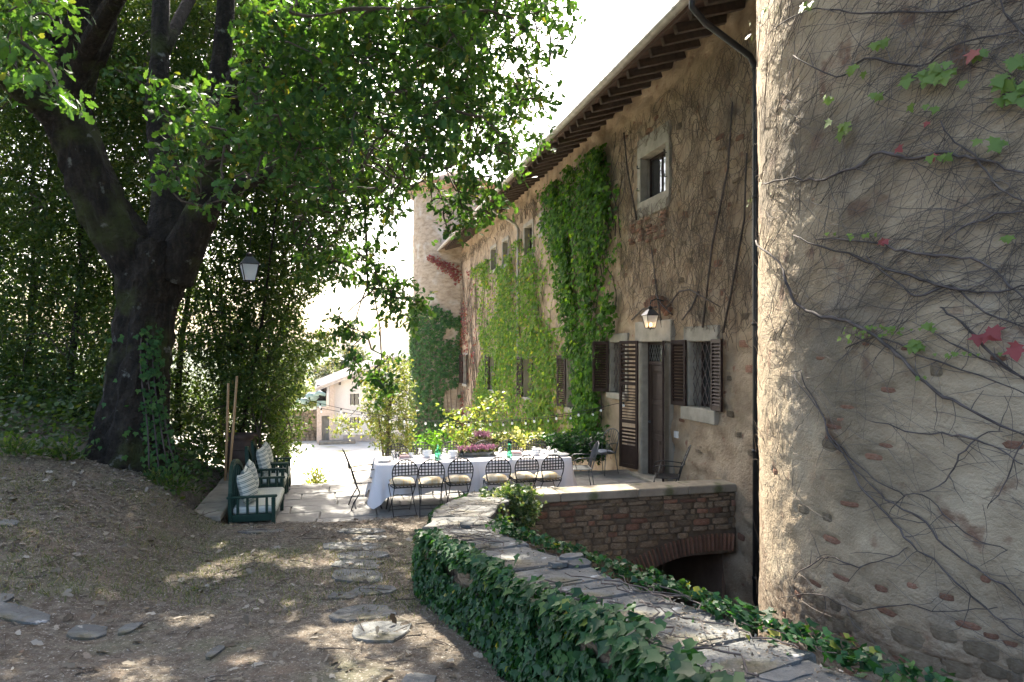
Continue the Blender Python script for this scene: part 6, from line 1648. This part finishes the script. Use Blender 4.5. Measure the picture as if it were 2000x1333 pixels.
for i, (px, py) in enumerate(((803, 893), (860, 897), (893, 890), (961, 886), (1033, 889), (1062, 886))):
    on_table(CUP, 'cup', ['white cup right of the pink napkins on the left table', 'white cup in front of the green bottle', 'white cup between the bowls and the heather trough', 'white cup at the right end of the heather trough', 'white cup left of the bowls on the right table', 'white cup right of the bowls on the right table'][i], 'cup', px, py, 'white cups')
for i, (px, py) in enumerate(((834, 893), (884, 894), (1048, 889))):
    for k in range(3): on_table(BOWL, 'bowl', '%s white bowl of the stack %s' % (['lowest', 'middle', 'topmost'][k], ['left of the green bottle', 'left of the heather trough', 'on the right table'][i]), 'bowl', px, py, 'white bowls', .028 * k)
for i, (px, py) in enumerate(((1080, 889), (1098, 890), (1007, 889))):
    for k in range(2): on_table(PLATE, 'plate', '%s white plate of the pair %s' % (['lower', 'upper'][k], ['near the right corner of the table', 'at the very right corner of the table', 'under the pink napkins beside the green carafe'][i]), 'plate', px, py, 'plates on the table', .012 * k)
for i, (px, py, zz) in enumerate(((789, 894, 0), (1007, 889, .033))):
    for k in range(3):
        mb = MB(); mb.bbox((-.085, -.085, 0), (.085, .085, .012), .004); o = mb.put('napkin', M['napkin'], None, loc=tuple(TP(px, py) + Vector((0, 0, zz + .0135 * k))), rot=(0, 0, RZ + Q.uniform(-.1, .1)))
        props(o, '%s folded pink napkin of the pile %s' % (['lowest', 'middle', 'topmost'][k], ['on the left table', 'on the plates beside the green carafe'][i]), 'napkin', 'folded pink napkins')
o = gl([(0, .004), (.05, .0), (.055, .01), (.055, .12), (.045, .155), (.018, .18), (.016, .235), (.021, .24), (.021, .248), (.013, .248), (.013, .18), (.04, .15), (.05, .12), (.05, .012), (0, .01)], 18).put('bottle', M['green_glass'], None, loc=tuple(TP(855, 897))); props(o, 'squat green glass water bottle on the left table', 'bottle')
o = gl([(0, .004), (.045, .0), (.05, .012), (.042, .08), (.026, .15), (.030, .21), (.044, .275), (.041, .275), (.026, .21), (.022, .15), (.038, .08), (.045, .014), (0, .01)], 18).put('carafe', M['green_glass'], None, loc=tuple(TP(995, 894)), scale=(1.05, 1.05, 1.05)); props(o, 'green glass carafe with a flared neck on the right table', 'carafe')
c = TP(930, 891); hp = thing('heather_trough', 'low tray of pink heather in the middle of the table', 'planter', tuple(c), RZ)
mb = MB(); mb.bbox((-.36, -.11, 0), (.36, .11, .018), .006); mb.bbox((-.32, -.085, .018), (.32, .085, .075), .01); mb.put('tray', M['slab'], hp)
def heather(name, t, ex, ey, z0, h, n, seed):
    r = np.random.default_rng(seed); b = np.stack([r.uniform(-ex, ex, n), r.uniform(-ey, ey, n), np.full(n, z0)], -1); d = unit(np.stack([r.normal(size=n) * .35, r.normal(size=n) * .35, np.ones(n)], -1)); per = 16
    q = np.tile(np.linspace(.15, 1, per), n)[:, None]; Pz = np.repeat(b, per, 0) + np.repeat(d, per, 0) * q * (h * r.uniform(.6, 1.1, n).repeat(per)[:, None]) + r.normal(size=(n * per, 3)) * .006
    lo = q[:, 0] < .45
    tip = unit(np.repeat(d, per, 0) + r.normal(size=(n * per, 3)) * .8)
    props(put('leaves', leaf_batch(name + '_leaves', Pz[lo], tip[lo], r.normal(size=(lo.sum(), 3)), .035, T_SIMPLE), M['bush_leaf'], t), kind='stuff')
    props(put('bloom', leaf_batch(name + '_bloom', Pz[~lo], tip[~lo], r.normal(size=((~lo).sum(), 3)), .022, T_ROUND), M['heather'], t), kind='stuff')
heather('heather', hp, .32, .08, .06, .13, 190, 4)

# ---- jars, urn, poles, lanterns -------------------------------------------------------------------------------------
jp = P(473, 945, 13.3); jar = thing('terracotta_jar', 'huge weathered dark terracotta jar behind the green armchairs', 'pot', (jp.x, jp.y, -.12)); jar.scale = (1.05, 1.05, 1.14)
MB().lathe([(.0, .0), (.19, .0), (.20, .03), (.235, .25), (.262, .5), (.265, .72), (.25, .86), (.225, .90), (.265, .915), (.27, .96), (.255, .98), (.215, .98), (.21, .93), (0, .92)], 28, cap=False).put('body', M['terracotta_dark'], jar)
for z, r in ((.5, .262), (.74, .265)): MB().tube([((r + .004) * math.cos(A), (r + .004) * math.sin(A), z) for A in np.linspace(0, 2 * math.pi, 29)], .014, 6, False).put('rim_band', M['terracotta_dark'], jar)
jc = clumps([(420, 640), (520, 620), (560, 760), (540, 840), (480, 835), (430, 770)], 13.0, 14.2, 170, rng5)
small_tree('potted_tree', 'small leafy tree growing out of the big terracotta jar', 'tree', (jp.x, jp.y, .80), 2.2, 2, jc, 13, .085, M['laurel_leaf'], trunk_r=.03, share=.9)
for (x0, y0, x1, y1, lb) in ((440, 945, 446, 749, 'shorter wooden pole leaning upright on the kerb, left of the pair'), (447, 943, 463, 735, 'longer wooden pole leaning on the kerb, right of the pair')):
    pa, pb = P(x0, 940, 11.75), P(x1, y1, 11.95); pa.z = .386
    props(MB().tube([pa, pa.lerp(pb, .5) + Vector((.004, 0, 0)), pb], .021, 10).put('wooden_pole', M['pole'], None), lb, 'pole', 'wooden poles on the kerb')
up = P(943, 886, 15.1); urn = thing('garden_urn', 'mossy two-handled urn planted with pink heather behind the table', 'urn', (up.x, up.y, 0))
MB().lathe([(0, 0), (.22, 0), (.22, .05), (.15, .10), (.13, .20), (.20, .34), (.27, .44), (.285, .50), (.25, .58), (.24, .62), (.31, .66), (.31, .69), (.26, .69), (.22, .64), (0, .63)], 26, cap=False).put('body', M['urn'], urn)
for sx in (-1, 1): MB().tube([(sx * .24, 0, .58), (sx * .34, 0, .64), (sx * .40, 0, .56), (sx * .34, 0, .47), (sx * .27, 0, .46)], .022, 8).put('handle', M['urn'], urn)
ux = thing('heather_plant', 'pink heather bushing out of the mossy urn', 'plant', (up.x, up.y, .63)); heather('urn_heather', ux, .17, .17, 0, .22, 120, 8)

def lantern(label, loc, s, lit, rz=0):
    t = thing('lantern', label, 'lantern', tuple(loc), rz); ir = M['iron']           # origin at the base of the glass
    h, wb, wt = .30 * s, .085 * s, .145 * s
    cb = [(-wb, -wb, 0), (wb, -wb, 0), (wb, wb, 0), (-wb, wb, 0)]; ct = [(-wt, -wt, h), (wt, -wt, h), (wt, wt, h), (-wt, wt, h)]
    mb = MB()
    for k in range(4):
        mb.tube([cb[k], ct[k]], .009 * s, 5); mb.tube([cb[k], cb[(k + 1) % 4]], .009 * s, 5); mb.tube([ct[k], ct[(k + 1) % 4]], .011 * s, 5)
    mb.box((-wb, -wb, -.012 * s), (wb, wb, 0)); mb.tube([(0, 0, -.012 * s), (0, 0, -.05 * s)], [.018 * s, .006 * s], 8)
    mb.put('frame', ir, t)
    for k in range(4):
        j = (k + 1) % 4; mb = MB(); q = .97; mb.add([(cb[k][0] * q, cb[k][1] * q, .004), (cb[j][0] * q, cb[j][1] * q, .004), (ct[j][0] * q, ct[j][1] * q, h - .004), (ct[k][0] * q, ct[k][1] * q, h - .004)], [(0, 1, 2, 3)]); mb.put('glass_pane', M['frosted'], t)
    mb = MB(); cap = [(-wt * 1.12, -wt * 1.12, h), (wt * 1.12, -wt * 1.12, h), (wt * 1.12, wt * 1.12, h), (-wt * 1.12, wt * 1.12, h)]; tp_ = [(x * .38, y_ * .38, h + .13 * s) for x, y_, z in cap]
    mb.add(cap + tp_, [(3, 2, 1, 0), (4, 5, 6, 7)] + [(k, (k + 1) % 4, 4 + (k + 1) % 4, 4 + k) for k in range(4)]); mb.put('roof', M['grey_iron'], t)
    mb = MB(); mb.lathe([(.05 * s, h + .13 * s), (.05 * s, h + .17 * s), (.065 * s, h + .175 * s), (.04 * s, h + .20 * s), (.012 * s, h + .22 * s), (.0, h + .23 * s)], 10, cap=False); mb.put('chimney_cap', ir, t)
    MB().lathe([(0, .045 * s), (.022 * s, .05 * s), (.03 * s, .08 * s), (.022 * s, .11 * s), (0, .125 * s)], 10, cap=False).put('bulb', M['bulb_lit'] if lit else M['china'], t)
    MB().tube([(0, 0, 0), (0, 0, .05 * s)], .016 * s, 6).put('socket', M['china'], t)
    return t
hl = P(487, 549, 9.85); t = lantern('unlit metal lantern hanging from an oak branch', hl, .8, False, .5)
MB().tube([(0, 0, .40), (.03, 0, .7), Vector(P(497, 352, 9.85)) - hl], .005, 5).put('hanging_cord', M['iron'], t)
aL = -.36; rL = (1270 - 1000) / FPX; bL = fb(1270, aL); YL = OY + AX[1] * aL + BX[1] * bL
t = lantern('lit wall lantern glowing above the house door', W(aL, bL, CAMZ + (HORY - 641) / FPX * YL), .82, True, RZ)
MB().tube([(0, 0, .46), (.02, 0, .52), (.12, 0, .56), (.30, 0, .52), (.345, 0, .44)], .014, 6).put('bracket', M['iron'], t)

# ---- strings of bulbs ------------------------------------------------------------------------------------------------
def string_lights(label, p0, p1, sag, n, dark_first):
    t = thing('string_lights', label, 'string lights', tuple(p0), 0, 'strings of bulbs over the terrace'); d = p1 - p0
    f = lambda q: d * q + Vector((0, 0, -sag * 4 * q * (1 - q)))
    MB().tube([f(q) for q in np.linspace(0, 1, 26)], .006, 4, False).put('wire', M['iron'], t)
    bm_ = MB().lathe([(0, -.105), (.018, -.098), (.026, -.08), (.02, -.058), (.014, -.04), (.014, -.04)], 10, cap=False).mesh('bulb'); sm_ = MB().lathe([(.0, -.045), (.016, -.045), (.016, -.006), (0, -.004)], 8, cap=False).mesh('bulb_socket')
    for k in range(n):
        q = (k + .5) / n; p = f(q); o = put('bulb', bm_, M['frosted'], t, loc=tuple(p)); put('bulb_socket', sm_, M['iron'], o)
e1 = W(-.16, fb(1240, -.16), fz(1240, 780, -.16))
string_lights('front string of bulbs from the evergreens on the left to the house front', P(565, 772, 15.0), e1, .52, 16, 0)
string_lights('rear string of bulbs sagging behind the first one across the terrace', P(560, 783, 15.8), W(-.12, fb(1180, -.12), fz(1180, 800, -.12)), .40, 14, 0)
mb = MB()                                            # spare loop of bulbs by the door
for k in range(4): pass

# ---- planting behind the terrace --------------------------------------------------------------------------------------
rng6 = np.random.default_rng(66)
def gz_at(p): return float(gravel_z(toab(p[0], p[1])[1]))
b0_ = P(752, 890, 21); small_tree('bamboo_bush', 'big loose yellow-green bush between the gravel yard and the far tower', 'bush', (b0_.x, b0_.y, gz_at(b0_)), 4.2, 7, np.concatenate([clumps([(722, 740), (755, 705), (802, 705), (806, 880), (750, 888), (722, 840), (710, 790)], 19.5, 22.5, 460, rng6), clumps([(640, 850), (660, 815), (705, 810), (700, 850)], 20, 21, 26, rng6)]), 13, .12, M['bush_leaf'], trunk_r=.05, twig=.28, share=1.0)
b1_ = P(905, 880, 15.9); small_tree('yellow_shrub', 'bright yellow-green shrub behind the middle of the table', 'bush', (b1_.x, b1_.y, -.15), 1.3, 4, np.concatenate([clumps([(862, 800), (900, 795), (955, 800), (948, 850), (960, 872), (880, 880), (865, 850)], 15.3, 16.4, 75, rng6), clumps([(930, 765), (980, 765), (990, 800), (945, 810)], 15.6, 16.4, 16, rng6)]), 11, .085, M['yellow_leaf'], trunk_r=.02, twig=.18, T=T_ROUND, share=.9)
b2_ = P(1005, 885, 15.3); small_tree('hydrangea', 'pale flowering bush between the urn and the dark hedge', 'bush', (b2_.x, b2_.y, -.1), .7, 5, clumps([(958, 850), (1000, 843), (1060, 845), (1066, 880), (1000, 890), (960, 880)], 14.9, 15.7, 95, rng6), 12, .085, M['hydrangea'], trunk_r=.015, twig=.12, T=T_ROUND, share=.8)
b3_ = P(1115, 890, 15.2); small_tree('low_hedge', 'low dark green hedge along the foot of the house behind the table', 'hedge', (b3_.x, b3_.y, -.1), .5, 8, clumps([(1050, 858), (1120, 848), (1180, 850), (1185, 880), (1165, 898), (1060, 890)], 14.8, 16.0, 330, rng6), 13, .075, M['ivy_leaf'], trunk_r=.015, twig=.14, T=T_VINE, share=.5)
bx_ = P(880, 885, 17); small_tree('shrub', 'green shrub at the foot of the creeper left of the urn', 'bush', (bx_.x, bx_.y, gz_at(bx_)), 1.2, 4, clumps([(820, 850), (870, 838), (960, 842), (960, 880), (820, 890)], 16.8, 18.5, 120, rng6), 12, .09, M['dark_creeper_leaf'], trunk_r=.02, twig=.18, T=T_ROUND, share=.5)
for (px, py, Y, hgt, nn, lb) in ((617, 918, 15.5, .34, 26, 'tall weed growing at the edge of the gravel'), (607, 938, 14.0, .10, 10, 'tiny weed tuft at the far edge of the terrace'), (338, 950, 9.6, .28, 26, 'dark leafy tuft on the bank beside the oak foot'), (395, 968, 9.7, .25, 22, 'leafy tuft at the near end of the kerb'), (300, 935, 9.6, .2, 16, 'small leafy tuft directly below the oak trunk'), (380, 1190, 5.9, .05, 7, 'small bright grass tuft in the middle of the dry slope'), (30, 905, 8.6, .25, 24, 'low green plants at the left edge of the bank'), (130, 890, 9.2, .28, 24, 'low green plants left of the oak foot on the bank')):
    p = P(px, py, Y); g = float(ground_z(p.x, p.y)) if Y < 13 else gz_at(p); t = thing('weed', lb, 'plant', (p.x, p.y, g)); r = np.random.default_rng(int(px)); n = nn * 9
    c0 = np.stack([r.normal(size=n) * hgt * .42, r.normal(size=n) * hgt * .42, np.abs(r.normal(size=n)) * hgt * .5], -1); c0[:, 2] = np.minimum(c0[:, 2], hgt)
    props(put('foliage', leaf_batch('weed_leaves', c0, unit(c0 + np.array([0, 0, .06]) + r.normal(size=(n, 3)) * .08), np.array([0, 0, 1.]) + r.normal(size=(n, 3)) * .5, hgt * .3 * r.uniform(.6, 1.2, n), T_SIMPLE), M['laurel_leaf'] if Y < 13 else M['bush_leaf'], t), kind='stuff')
    mb = MB()
    for k in range(6): mb.tube([(0, 0, -.02), (r.normal() * hgt * .2, r.normal() * hgt * .2, hgt * .5), (r.normal() * hgt * .35, r.normal() * hgt * .35, hgt * .85)], .006, 4, False)
    props(mb.put('stem', M['bush_leaf'], t), kind='stuff')

# ---- dry litter and grass on the slope ----------------------------------------------------------------------------------
def ground_cover(n, seed, x=(-9, 1.2), y=(2.3, 10.2)):
    r = np.random.default_rng(seed); Y = y[0] + (y[1] - y[0]) * r.random(n) ** 1.35; X = r.uniform(x[0], x[1], n) ; X = np.clip(X * np.maximum(Y, 3.2) / 9.5, -14, 3) if False else X
    k = (X < wallx(Y) - .28) & (X > -.80 * Y - .6); a, b = toab(X, Y); k &= ~((a > -8.5) & (b > -2.58)); X, Y = X[k], Y[k]
    return X, Y, ground_z(X, Y), r
X, Y, Z, r = ground_cover(230000, 3); n = len(X)
pos = np.stack([X, Y, Z + .004 + r.random(n) * .010], -1); tip = np.stack([r.normal(size=n), r.normal(size=n), r.normal(size=n) * .16], -1); nr = np.stack([r.normal(size=n) * .4, r.normal(size=n) * .4, np.ones(n)], -1)
a_, b_ = toab(X, Y); k = fbm(X * 1.1, Y * 1.1, 88) + r.normal(size=n) * .12 - .22 * sstep(-8.6, -10, a_) * sstep(5, 8, Y) > -.20
T_FLAKE = (np.array([(-.10, 0, 0), (.10, 0, 0), (.06, 1, .10), (-.07, .9, .04)], float), np.array([(0, 1, 2), (0, 2, 3)]))
props(put('dry_litter', leaf_batch('dry_litter', pos[k], tip[k], nr[k], r.uniform(.007, .028, n)[k] * np.clip(Y[k] / 5, .8, 1.6), T_FLAKE), M['straw']), 'dry straw, bark and leaf litter covering the shaded slope', 'litter', None, 'stuff')
X, Y, Z, r = ground_cover(120000, 4); n = len(X); a_, b_ = toab(X, Y); d = fbm(X * .7, Y * .7, 31) + .13 * sstep(-2, -5, X) + .07 * sstep(-7.8, -9, a_) * sstep(4, 8, Y) + r.normal(size=n) * .03; k = d > .085; X, Y, Z = X[k], Y[k], Z[k]; n = len(X)
pos = np.stack([X, Y, Z - .004], -1); tip = np.stack([r.normal(size=n) * .55, r.normal(size=n) * .55, np.ones(n) * .8], -1); nr = np.stack([r.normal(size=n), r.normal(size=n), np.zeros(n) + .2], -1)
T_BLADE = (np.array([(-.06, 0, 0), (.06, 0, 0), (.04, .6, .08), (0, 1, .25), (-.04, .6, .08)], float), np.array([(0, 1, 2), (0, 2, 4), (4, 2, 3)]))
props(put('grass', leaf_batch('grass', pos, tip, nr, r.uniform(.025, .06, n), T_BLADE), M['grass']), 'thin half-dry grass growing through the litter', 'grass', None, 'stuff')
X, Y, Z, r = ground_cover(11000, 6, (-9, 1.2), (2.3, 11.5)); a_, b_ = toab(X, Y); k = r.random(len(X)) < .22 + .78 * sstep(-7.9, -9, a_) * sstep(5, 8, Y); X, Y, Z = X[k], Y[k], Z[k]; n = len(X); pos = np.stack([X, Y, Z + .012], -1)
props(put('fallen_leaves', leaf_batch('fallen_leaves', pos, np.stack([r.normal(size=n), r.normal(size=n), r.normal(size=n) * .2], -1), np.stack([r.normal(size=n) * .5, r.normal(size=n) * .5, np.ones(n)], -1), r.uniform(.05, .10, n), T_OAK_S), M['straw']), 'brown fallen oak leaves scattered over the slope', 'leaves', None, 'stuff')
mb = MB(); r = random.Random(12)
for i in range(130):
    y_ = r.uniform(2.8, 9.5); x = r.uniform(-6, wallx(y_) - .4); A = r.uniform(0, 6.28); L = r.uniform(.08, .34); z = float(ground_z(x, y_)) + .012
    mb.tube([(x, y_, z), (x + math.cos(A) * L * .5, y_ + math.sin(A) * L * .5 + r.uniform(-.02, .02), z + .012), (x + math.cos(A) * L, y_ + math.sin(A) * L, z + .004)], [.005, .004, .002], 4, False)
props(mb.put('fallen_twigs', M['twig']), 'small dry twigs lying scattered on the slope', 'twigs', None, 'stuff')
r = random.Random(13)
mb = MB()
for i in range(110):
    y_ = r.uniform(2.8, 9.4); x = r.uniform(-5, wallx(y_) - .45); s = r.uniform(.02, .06); me = r.choice(STONE); Mx = Matrix.Translation((x, y_, float(ground_z(x, y_)) + s * .1)) @ Matrix.Rotation(r.uniform(0, 6), 4, 'Z') @ Matrix.Diagonal((s, s * r.uniform(.6, 1), s * .5, 1))
    mb.add([Mx @ v.co for v in me.vertices], [tuple(p.vertices) for p in me.polygons])
props(mb.put('gravel_bits', M['stone']), 'small loose stones strewn in the dry litter of the slope', 'gravel', None, 'stuff')

# ------------------------------------------------------------------ what lies beyond: farm building, trees, hills
BY = 55.0
def B(px, py, Y=BY): return P(px, py, Y)
zb = B(700, 862).z
farm = thing('farm_building', 'cream farm building with a pale tiled roof down the lane', 'building', (B(650, 862).x, BY, zb), .27)
bo = Vector(farm.location)
xl, xr = B(648, 862).x, B(850, 862).x; zl_ = B(648, 752).z; xm = B(775, 700).x; zm = B(775, 707).z; dep = 16
wins = {'u': (B(683, 771).x, B(700, 771).x, B(690, 793).z, B(690, 770).z), 'l': (B(683, 816).x, B(700, 816).x, B(690, 840).z, B(690, 816).z)}
mb = MB(); cx0 = B(669, 0).x
xs = [xl, wins['u'][0], wins['u'][1], xm, xr]; 
def zroof(x): return zl_ + (zm - zl_) * (x - xl) / (xm - xl) if x < xm else zm - (zm - zl_) * (x - xm) / (xm - xl)
zs_ = [zb - 1.5, wins['l'][2], wins['l'][3], wins['u'][2], wins['u'][3]]
for i in range(4):
    for j in range(5):
        if i == 1 and j in (1, 3): continue
        x0, x1 = xs[i], xs[i + 1]; z0 = zs_[j]; t0, t1 = (zs_[j + 1], zs_[j + 1]) if j < 4 else (zroof(x0), zroof(x1))
        mb.add([Vector((x0, BY, z0)) - bo, Vector((x1, BY, z0)) - bo, Vector((x1, BY, t1)) - bo, Vector((x0, BY, t0)) - bo], [(0, 1, 2, 3)])
mb.add([Vector(p) - bo for p in ((xl, BY, zb - 1.5), (xl, BY + dep, zb - 1.5), (xl, BY + dep, zl_), (xl, BY, zl_))], [(0, 3, 2, 1)])
mb.put('wall', M['white_wall'], farm)
mb = MB(); mb.box((xl - bo.x + .9, -.12, -1.4), (xr - bo.x, -.003, B(0, 851).z - zb)); mb.put('plinth', pm('plinth_stone', [(.3, (.36, .30, .25)), (.7, (.44, .38, .32))], 2, .9), farm)
mb = MB(); ox = B(617, 762).x - bo.x; oz = B(617, 764).z - bo.z; s_ = (zm + .25 - bo.z - oz) / (xm - bo.x - ox)
for (p, q, rr) in ((0, .16, 0),):
    mb.add([(ox, -.8, oz), (xm - bo.x, -.8, zm + .25 - bo.z), (xm - bo.x, dep, zm + .25 - bo.z), (ox, dep, oz), (ox, -.8, oz + .2), (xm - bo.x, -.8, zm + .45 - bo.z), (xm - bo.x, dep, zm + .45 - bo.z), (ox, dep, oz + .2)], [(3, 2, 1, 0), (4, 5, 6, 7), (0, 1, 5, 4), (1, 2, 6, 5), (2, 3, 7, 6), (3, 0, 4, 7)])
    x3 = xr - bo.x + 1.0; z3 = zm + .25 - bo.z - s_ * (x3 - (xm - bo.x)); e = .004
    mb.add([(xm - bo.x + e, -.8, zm + .25 - bo.z), (x3, -.8, z3), (x3, dep, z3), (xm - bo.x + e, dep, zm + .25 - bo.z), (xm - bo.x + e, -.8, zm + .45 - bo.z), (x3, -.8, z3 + .2), (x3, dep, z3 + .2), (xm - bo.x + e, dep, zm + .45 - bo.z)], [(3, 2, 1, 0), (4, 5, 6, 7), (0, 1, 5, 4), (1, 2, 6, 5), (2, 3, 7, 6), (3, 0, 4, 7)])
rfm = mb.put('roof', M['far_roof'], farm)
n_ = 34
for k in range(n_):                                   # courses of roof tiles running down the visible slope
    y_ = -.75 + k * .46; mb = MB(); mb.tube([(ox, y_, oz + .2), (xm - bo.x, y_, zm + .45 - bo.z)], .11, 6); mb.put('tile_row', M['far_roof'], rfm)
for k in range(6):
    q = .12 + k * .17; xx = ox + (xm - bo.x - ox) * q; zz = oz + (zm + .25 - bo.z - oz) * q; mb = MB(); mb.box((xx - .09, -.72, zz - .24), (xx + .09, 0, zz - .02)); mb.put('purlin', M['rafter'], farm)
for kk, (x0, x1, z0, z1) in wins.items():
    mb = MB(); mb.box((x0 - bo.x + .02, .18, z0 - zb + .02), (x1 - bo.x - .02, .24, z1 - zb - .02)); w_ = mb.put('window', M['pane'], farm)
    mb = MB(); mb.box((x0 - bo.x, .08, z0 - zb), (x0 - bo.x + .07, .17, z1 - zb)); mb.box((x1 - bo.x - .07, .08, z0 - zb), (x1 - bo.x, .17, z1 - zb)); mb.box(((x0 + x1) / 2 - bo.x - .04, .08, z0 - zb), ((x0 + x1) / 2 - bo.x + .04, .17, z1 - zb)); mb.put('window_frame', M['dark_wood'], w_)
# brick bay at its left corner: brick piers, open loft above, door below
x0, x1, x2, x3 = B(620, 0).x - bo.x, B(629, 0).x - bo.x, B(643, 0).x - bo.x, B(653, 0).x - bo.x; zd = B(0, 811).z - zb; zl0, zl1 = B(0, 793).z - zb, B(0, 770).z - zb
mb = MB(); mb.box((x0, -.5, -1.2), (x1, .6, zd)); mb.box((x2, -.5, -1.2), (x3, .6, zl1 + .9)); mb.box((x0, -.502, zd), (x2, .6, zl0)); mb.put('brick_pier', M['brick_corner'], farm)
mb = MB(); mb.box((x1, .1, -1), (x2, .16, zd - .001)); mb.put('door', M['curtain'], farm)
mb = MB(); mb.box((x0, .5, zl0), (x2, .6, zl1 + .7)); mb.put('loft_shade_panel', M['painted_shade'], farm)  # back panel, the loft's inner shade put into its colour
mb = MB(); mb.box((x0, -.45, zl0), (x2, -.35, zl0 + .45)); mb.put('loft_rail', M['tarp'], farm)
MB().tube([(x2 - .1, -.5, zl1 + .8), (x2 - .1, -.5, zl0)], .12, 8).put('loft_post', M['white_wall'], farm)
mb = MB(); mb.bbox((x3 - 1.2, -1.4, -.9), (x3 + 1.6, -.51, .16), .03); mb.put('doorstep', M['coping'], farm)
for i, (px, py, w, h, lb) in enumerate(((609, 778, 17, 17, 'rolled green tarpaulin bundle beside the farm building'), (590, 787, 20, 13, 'green tarpaulin heap farther left of the bundle'), (627, 769, 22, 6, 'pale green awning sheet over the loft of the farm building'))):
    p = B(px, py, 54); ww, hh = w / FPX * 54, h / FPX * 54
    if i < 2:
        mb = MB(); mb.tube([(-ww / 2, 0, -.1 * i), (-ww / 4, 0, .15), (ww / 4, .2, .1), (ww / 2, .3, .25)], [hh * .42, hh * .5, hh * .52, hh * .4], 12); o = mb.put('tarpaulin', M['tarp'], None, loc=tuple(p))
    else:
        mb = MB(); mb.tube([(-ww / 2, -.3, -.15), (0, -.35, .1), (ww / 2, -.3, -.1)], [.14, .2, .12], 10); o = mb.put('tarpaulin', M['tarp'], None, loc=tuple(p))
    props(o, lb, 'tarpaulin', 'green tarpaulins')
sw = thing('stone_wall', 'old grey dry stone wall left of the farm building under the tarpaulin', 'wall', tuple(B(600, 830, 56)))
so = Vector(sw.location); ra = random.Random(4)
mb = MB(); mb.box((-3.2, .2, -1.5), (1.2, .9, 1.2)); mb.put('wall_core', M['mortar'], sw)
for rowi in range(9):
    x = -3.2
    while x < 1.1:
        l = ra.uniform(.3, .7); put('stone', ra.choice(STONE), None, sw, loc=(x + l / 2, .18, -1.2 + rowi * .28), scale=(l * .95, .25, .26)); x += l
def far_tree(label, px, py0, py1, w, Y, n, mat, size, seed):
    p = P(px, py1, Y); h = (py1 - py0) / FPX * Y; ww = w / FPX * Y; r = np.random.default_rng(seed); v = unit(r.normal(size=(n, 3))) * (r.uniform(.3, 1, (n, 1)) ** .4)
    c = np.array(tuple(p)) + np.array([0, 0, h * .55]) + v * np.array([ww / 2, ww / 2, h * .5]); d = fbm(c[:, 0] * .5, c[:, 2] * .5 + c[:, 1] * .3, seed); c = c[d > -.06]
    return small_tree('far_tree', label, 'tree', tuple(p - Vector((0, 0, 1))), h * .7, 1, c, 7, size, mat, group='trees beyond the farm building', trunk_r=.16, twig=size * 2.2, share=.3)
far_tree('rounded grey-green tree standing right behind the farm roof', 690, 682, 735, 52, 82, 420, M['far_leaf'], .42, 2)
far_tree('pale tree left of the farm roof among the far trees', 622, 715, 775, 58, 74, 420, M['far_leaf'], .40, 3)
far_tree('yellowish tree above the green tarpaulin', 598, 735, 800, 52, 66, 420, M['yellow_leaf'], .36, 5)
far_tree('grey-green tree at the left, half behind the evergreens', 560, 700, 780, 70, 78, 380, M['far_leaf'], .42, 6)
far_tree('small tree between the far tower and the big loose bush', 800, 700, 760, 60, 70, 380, M['bush_leaf'], .38, 7)
far_tree('low far tree directly left of the rounded tree', 655, 705, 742, 44, 95, 300, M['far_leaf'], .45, 8)
# overhead wire to the farm building
props(MB().tube([P(640, 690, 60), P(668, 702, 57), P(700, 712, 55.5)], .03, 4).put('overhead_wire', M['white_wall'], None), 'upper pale overhead wire running to the farm roof', 'wire', 'overhead wires')
props(MB().tube([P(655, 690, 60), P(675, 704, 57), P(694, 716, 55.5)], .03, 4).put('overhead_wire', M['white_wall'], None), 'lower pale overhead wire running to the farm roof', 'wire', 'overhead wires')
def hills():
    ys = np.concatenate([np.arange(60, 160, 5), np.arange(160, 1500, 24)]); xs = np.arange(-900, 701, 16)
    X, Y = np.meshgrid(xs, ys); A_, B_ = toab(X, Y)
    Z = -6.2 - .085 * np.clip(Y - 60, 0, 220); Z = Z + sstep(300, 900, Y) * 26 + fbm(X * .004, Y * .003, 6) * 40 * sstep(250, 800, Y) + fbm(X * .06, Y * .06, 7) * 5 * sstep(90, 200, Y) - sstep(1100, 1480, Y) * 30
    V = np.stack([X, Y, Z], -1).reshape(-1, 3); ny, nx = X.shape; I = np.arange(nx * ny).reshape(ny, nx)
    return npmesh('hills', V, np.stack([I[:-1, :-1], I[:-1, 1:], I[1:, 1:], I[1:, :-1]], -1).reshape(-1, 4), True)
props(put('hills', hills(), M['far_green']), kind='structure')
# ------------------------------------------------------------------ thin summer haze
def haze(density):
    mb = MB(); mb.box((-1100, -30, -90), (900, 1600, 26))
    m = bpy.data.materials.new('haze'); m.use_nodes = True; nt = m.node_tree
    for n in list(nt.nodes):
        if n.type != 'OUTPUT_MATERIAL': nt.nodes.remove(n)
    v = nt.nodes.new('ShaderNodeVolumePrincipled'); v.inputs['Color'].default_value = (.93, .96, 1, 1); v.inputs['Density'].default_value = density; v.inputs['Anisotropy'].default_value = .2
    nt.links.new(v.outputs[0], nt.nodes['Material Output'].inputs['Volume'])
    props(mb.put('haze', m), kind='stuff')
haze(.00011)
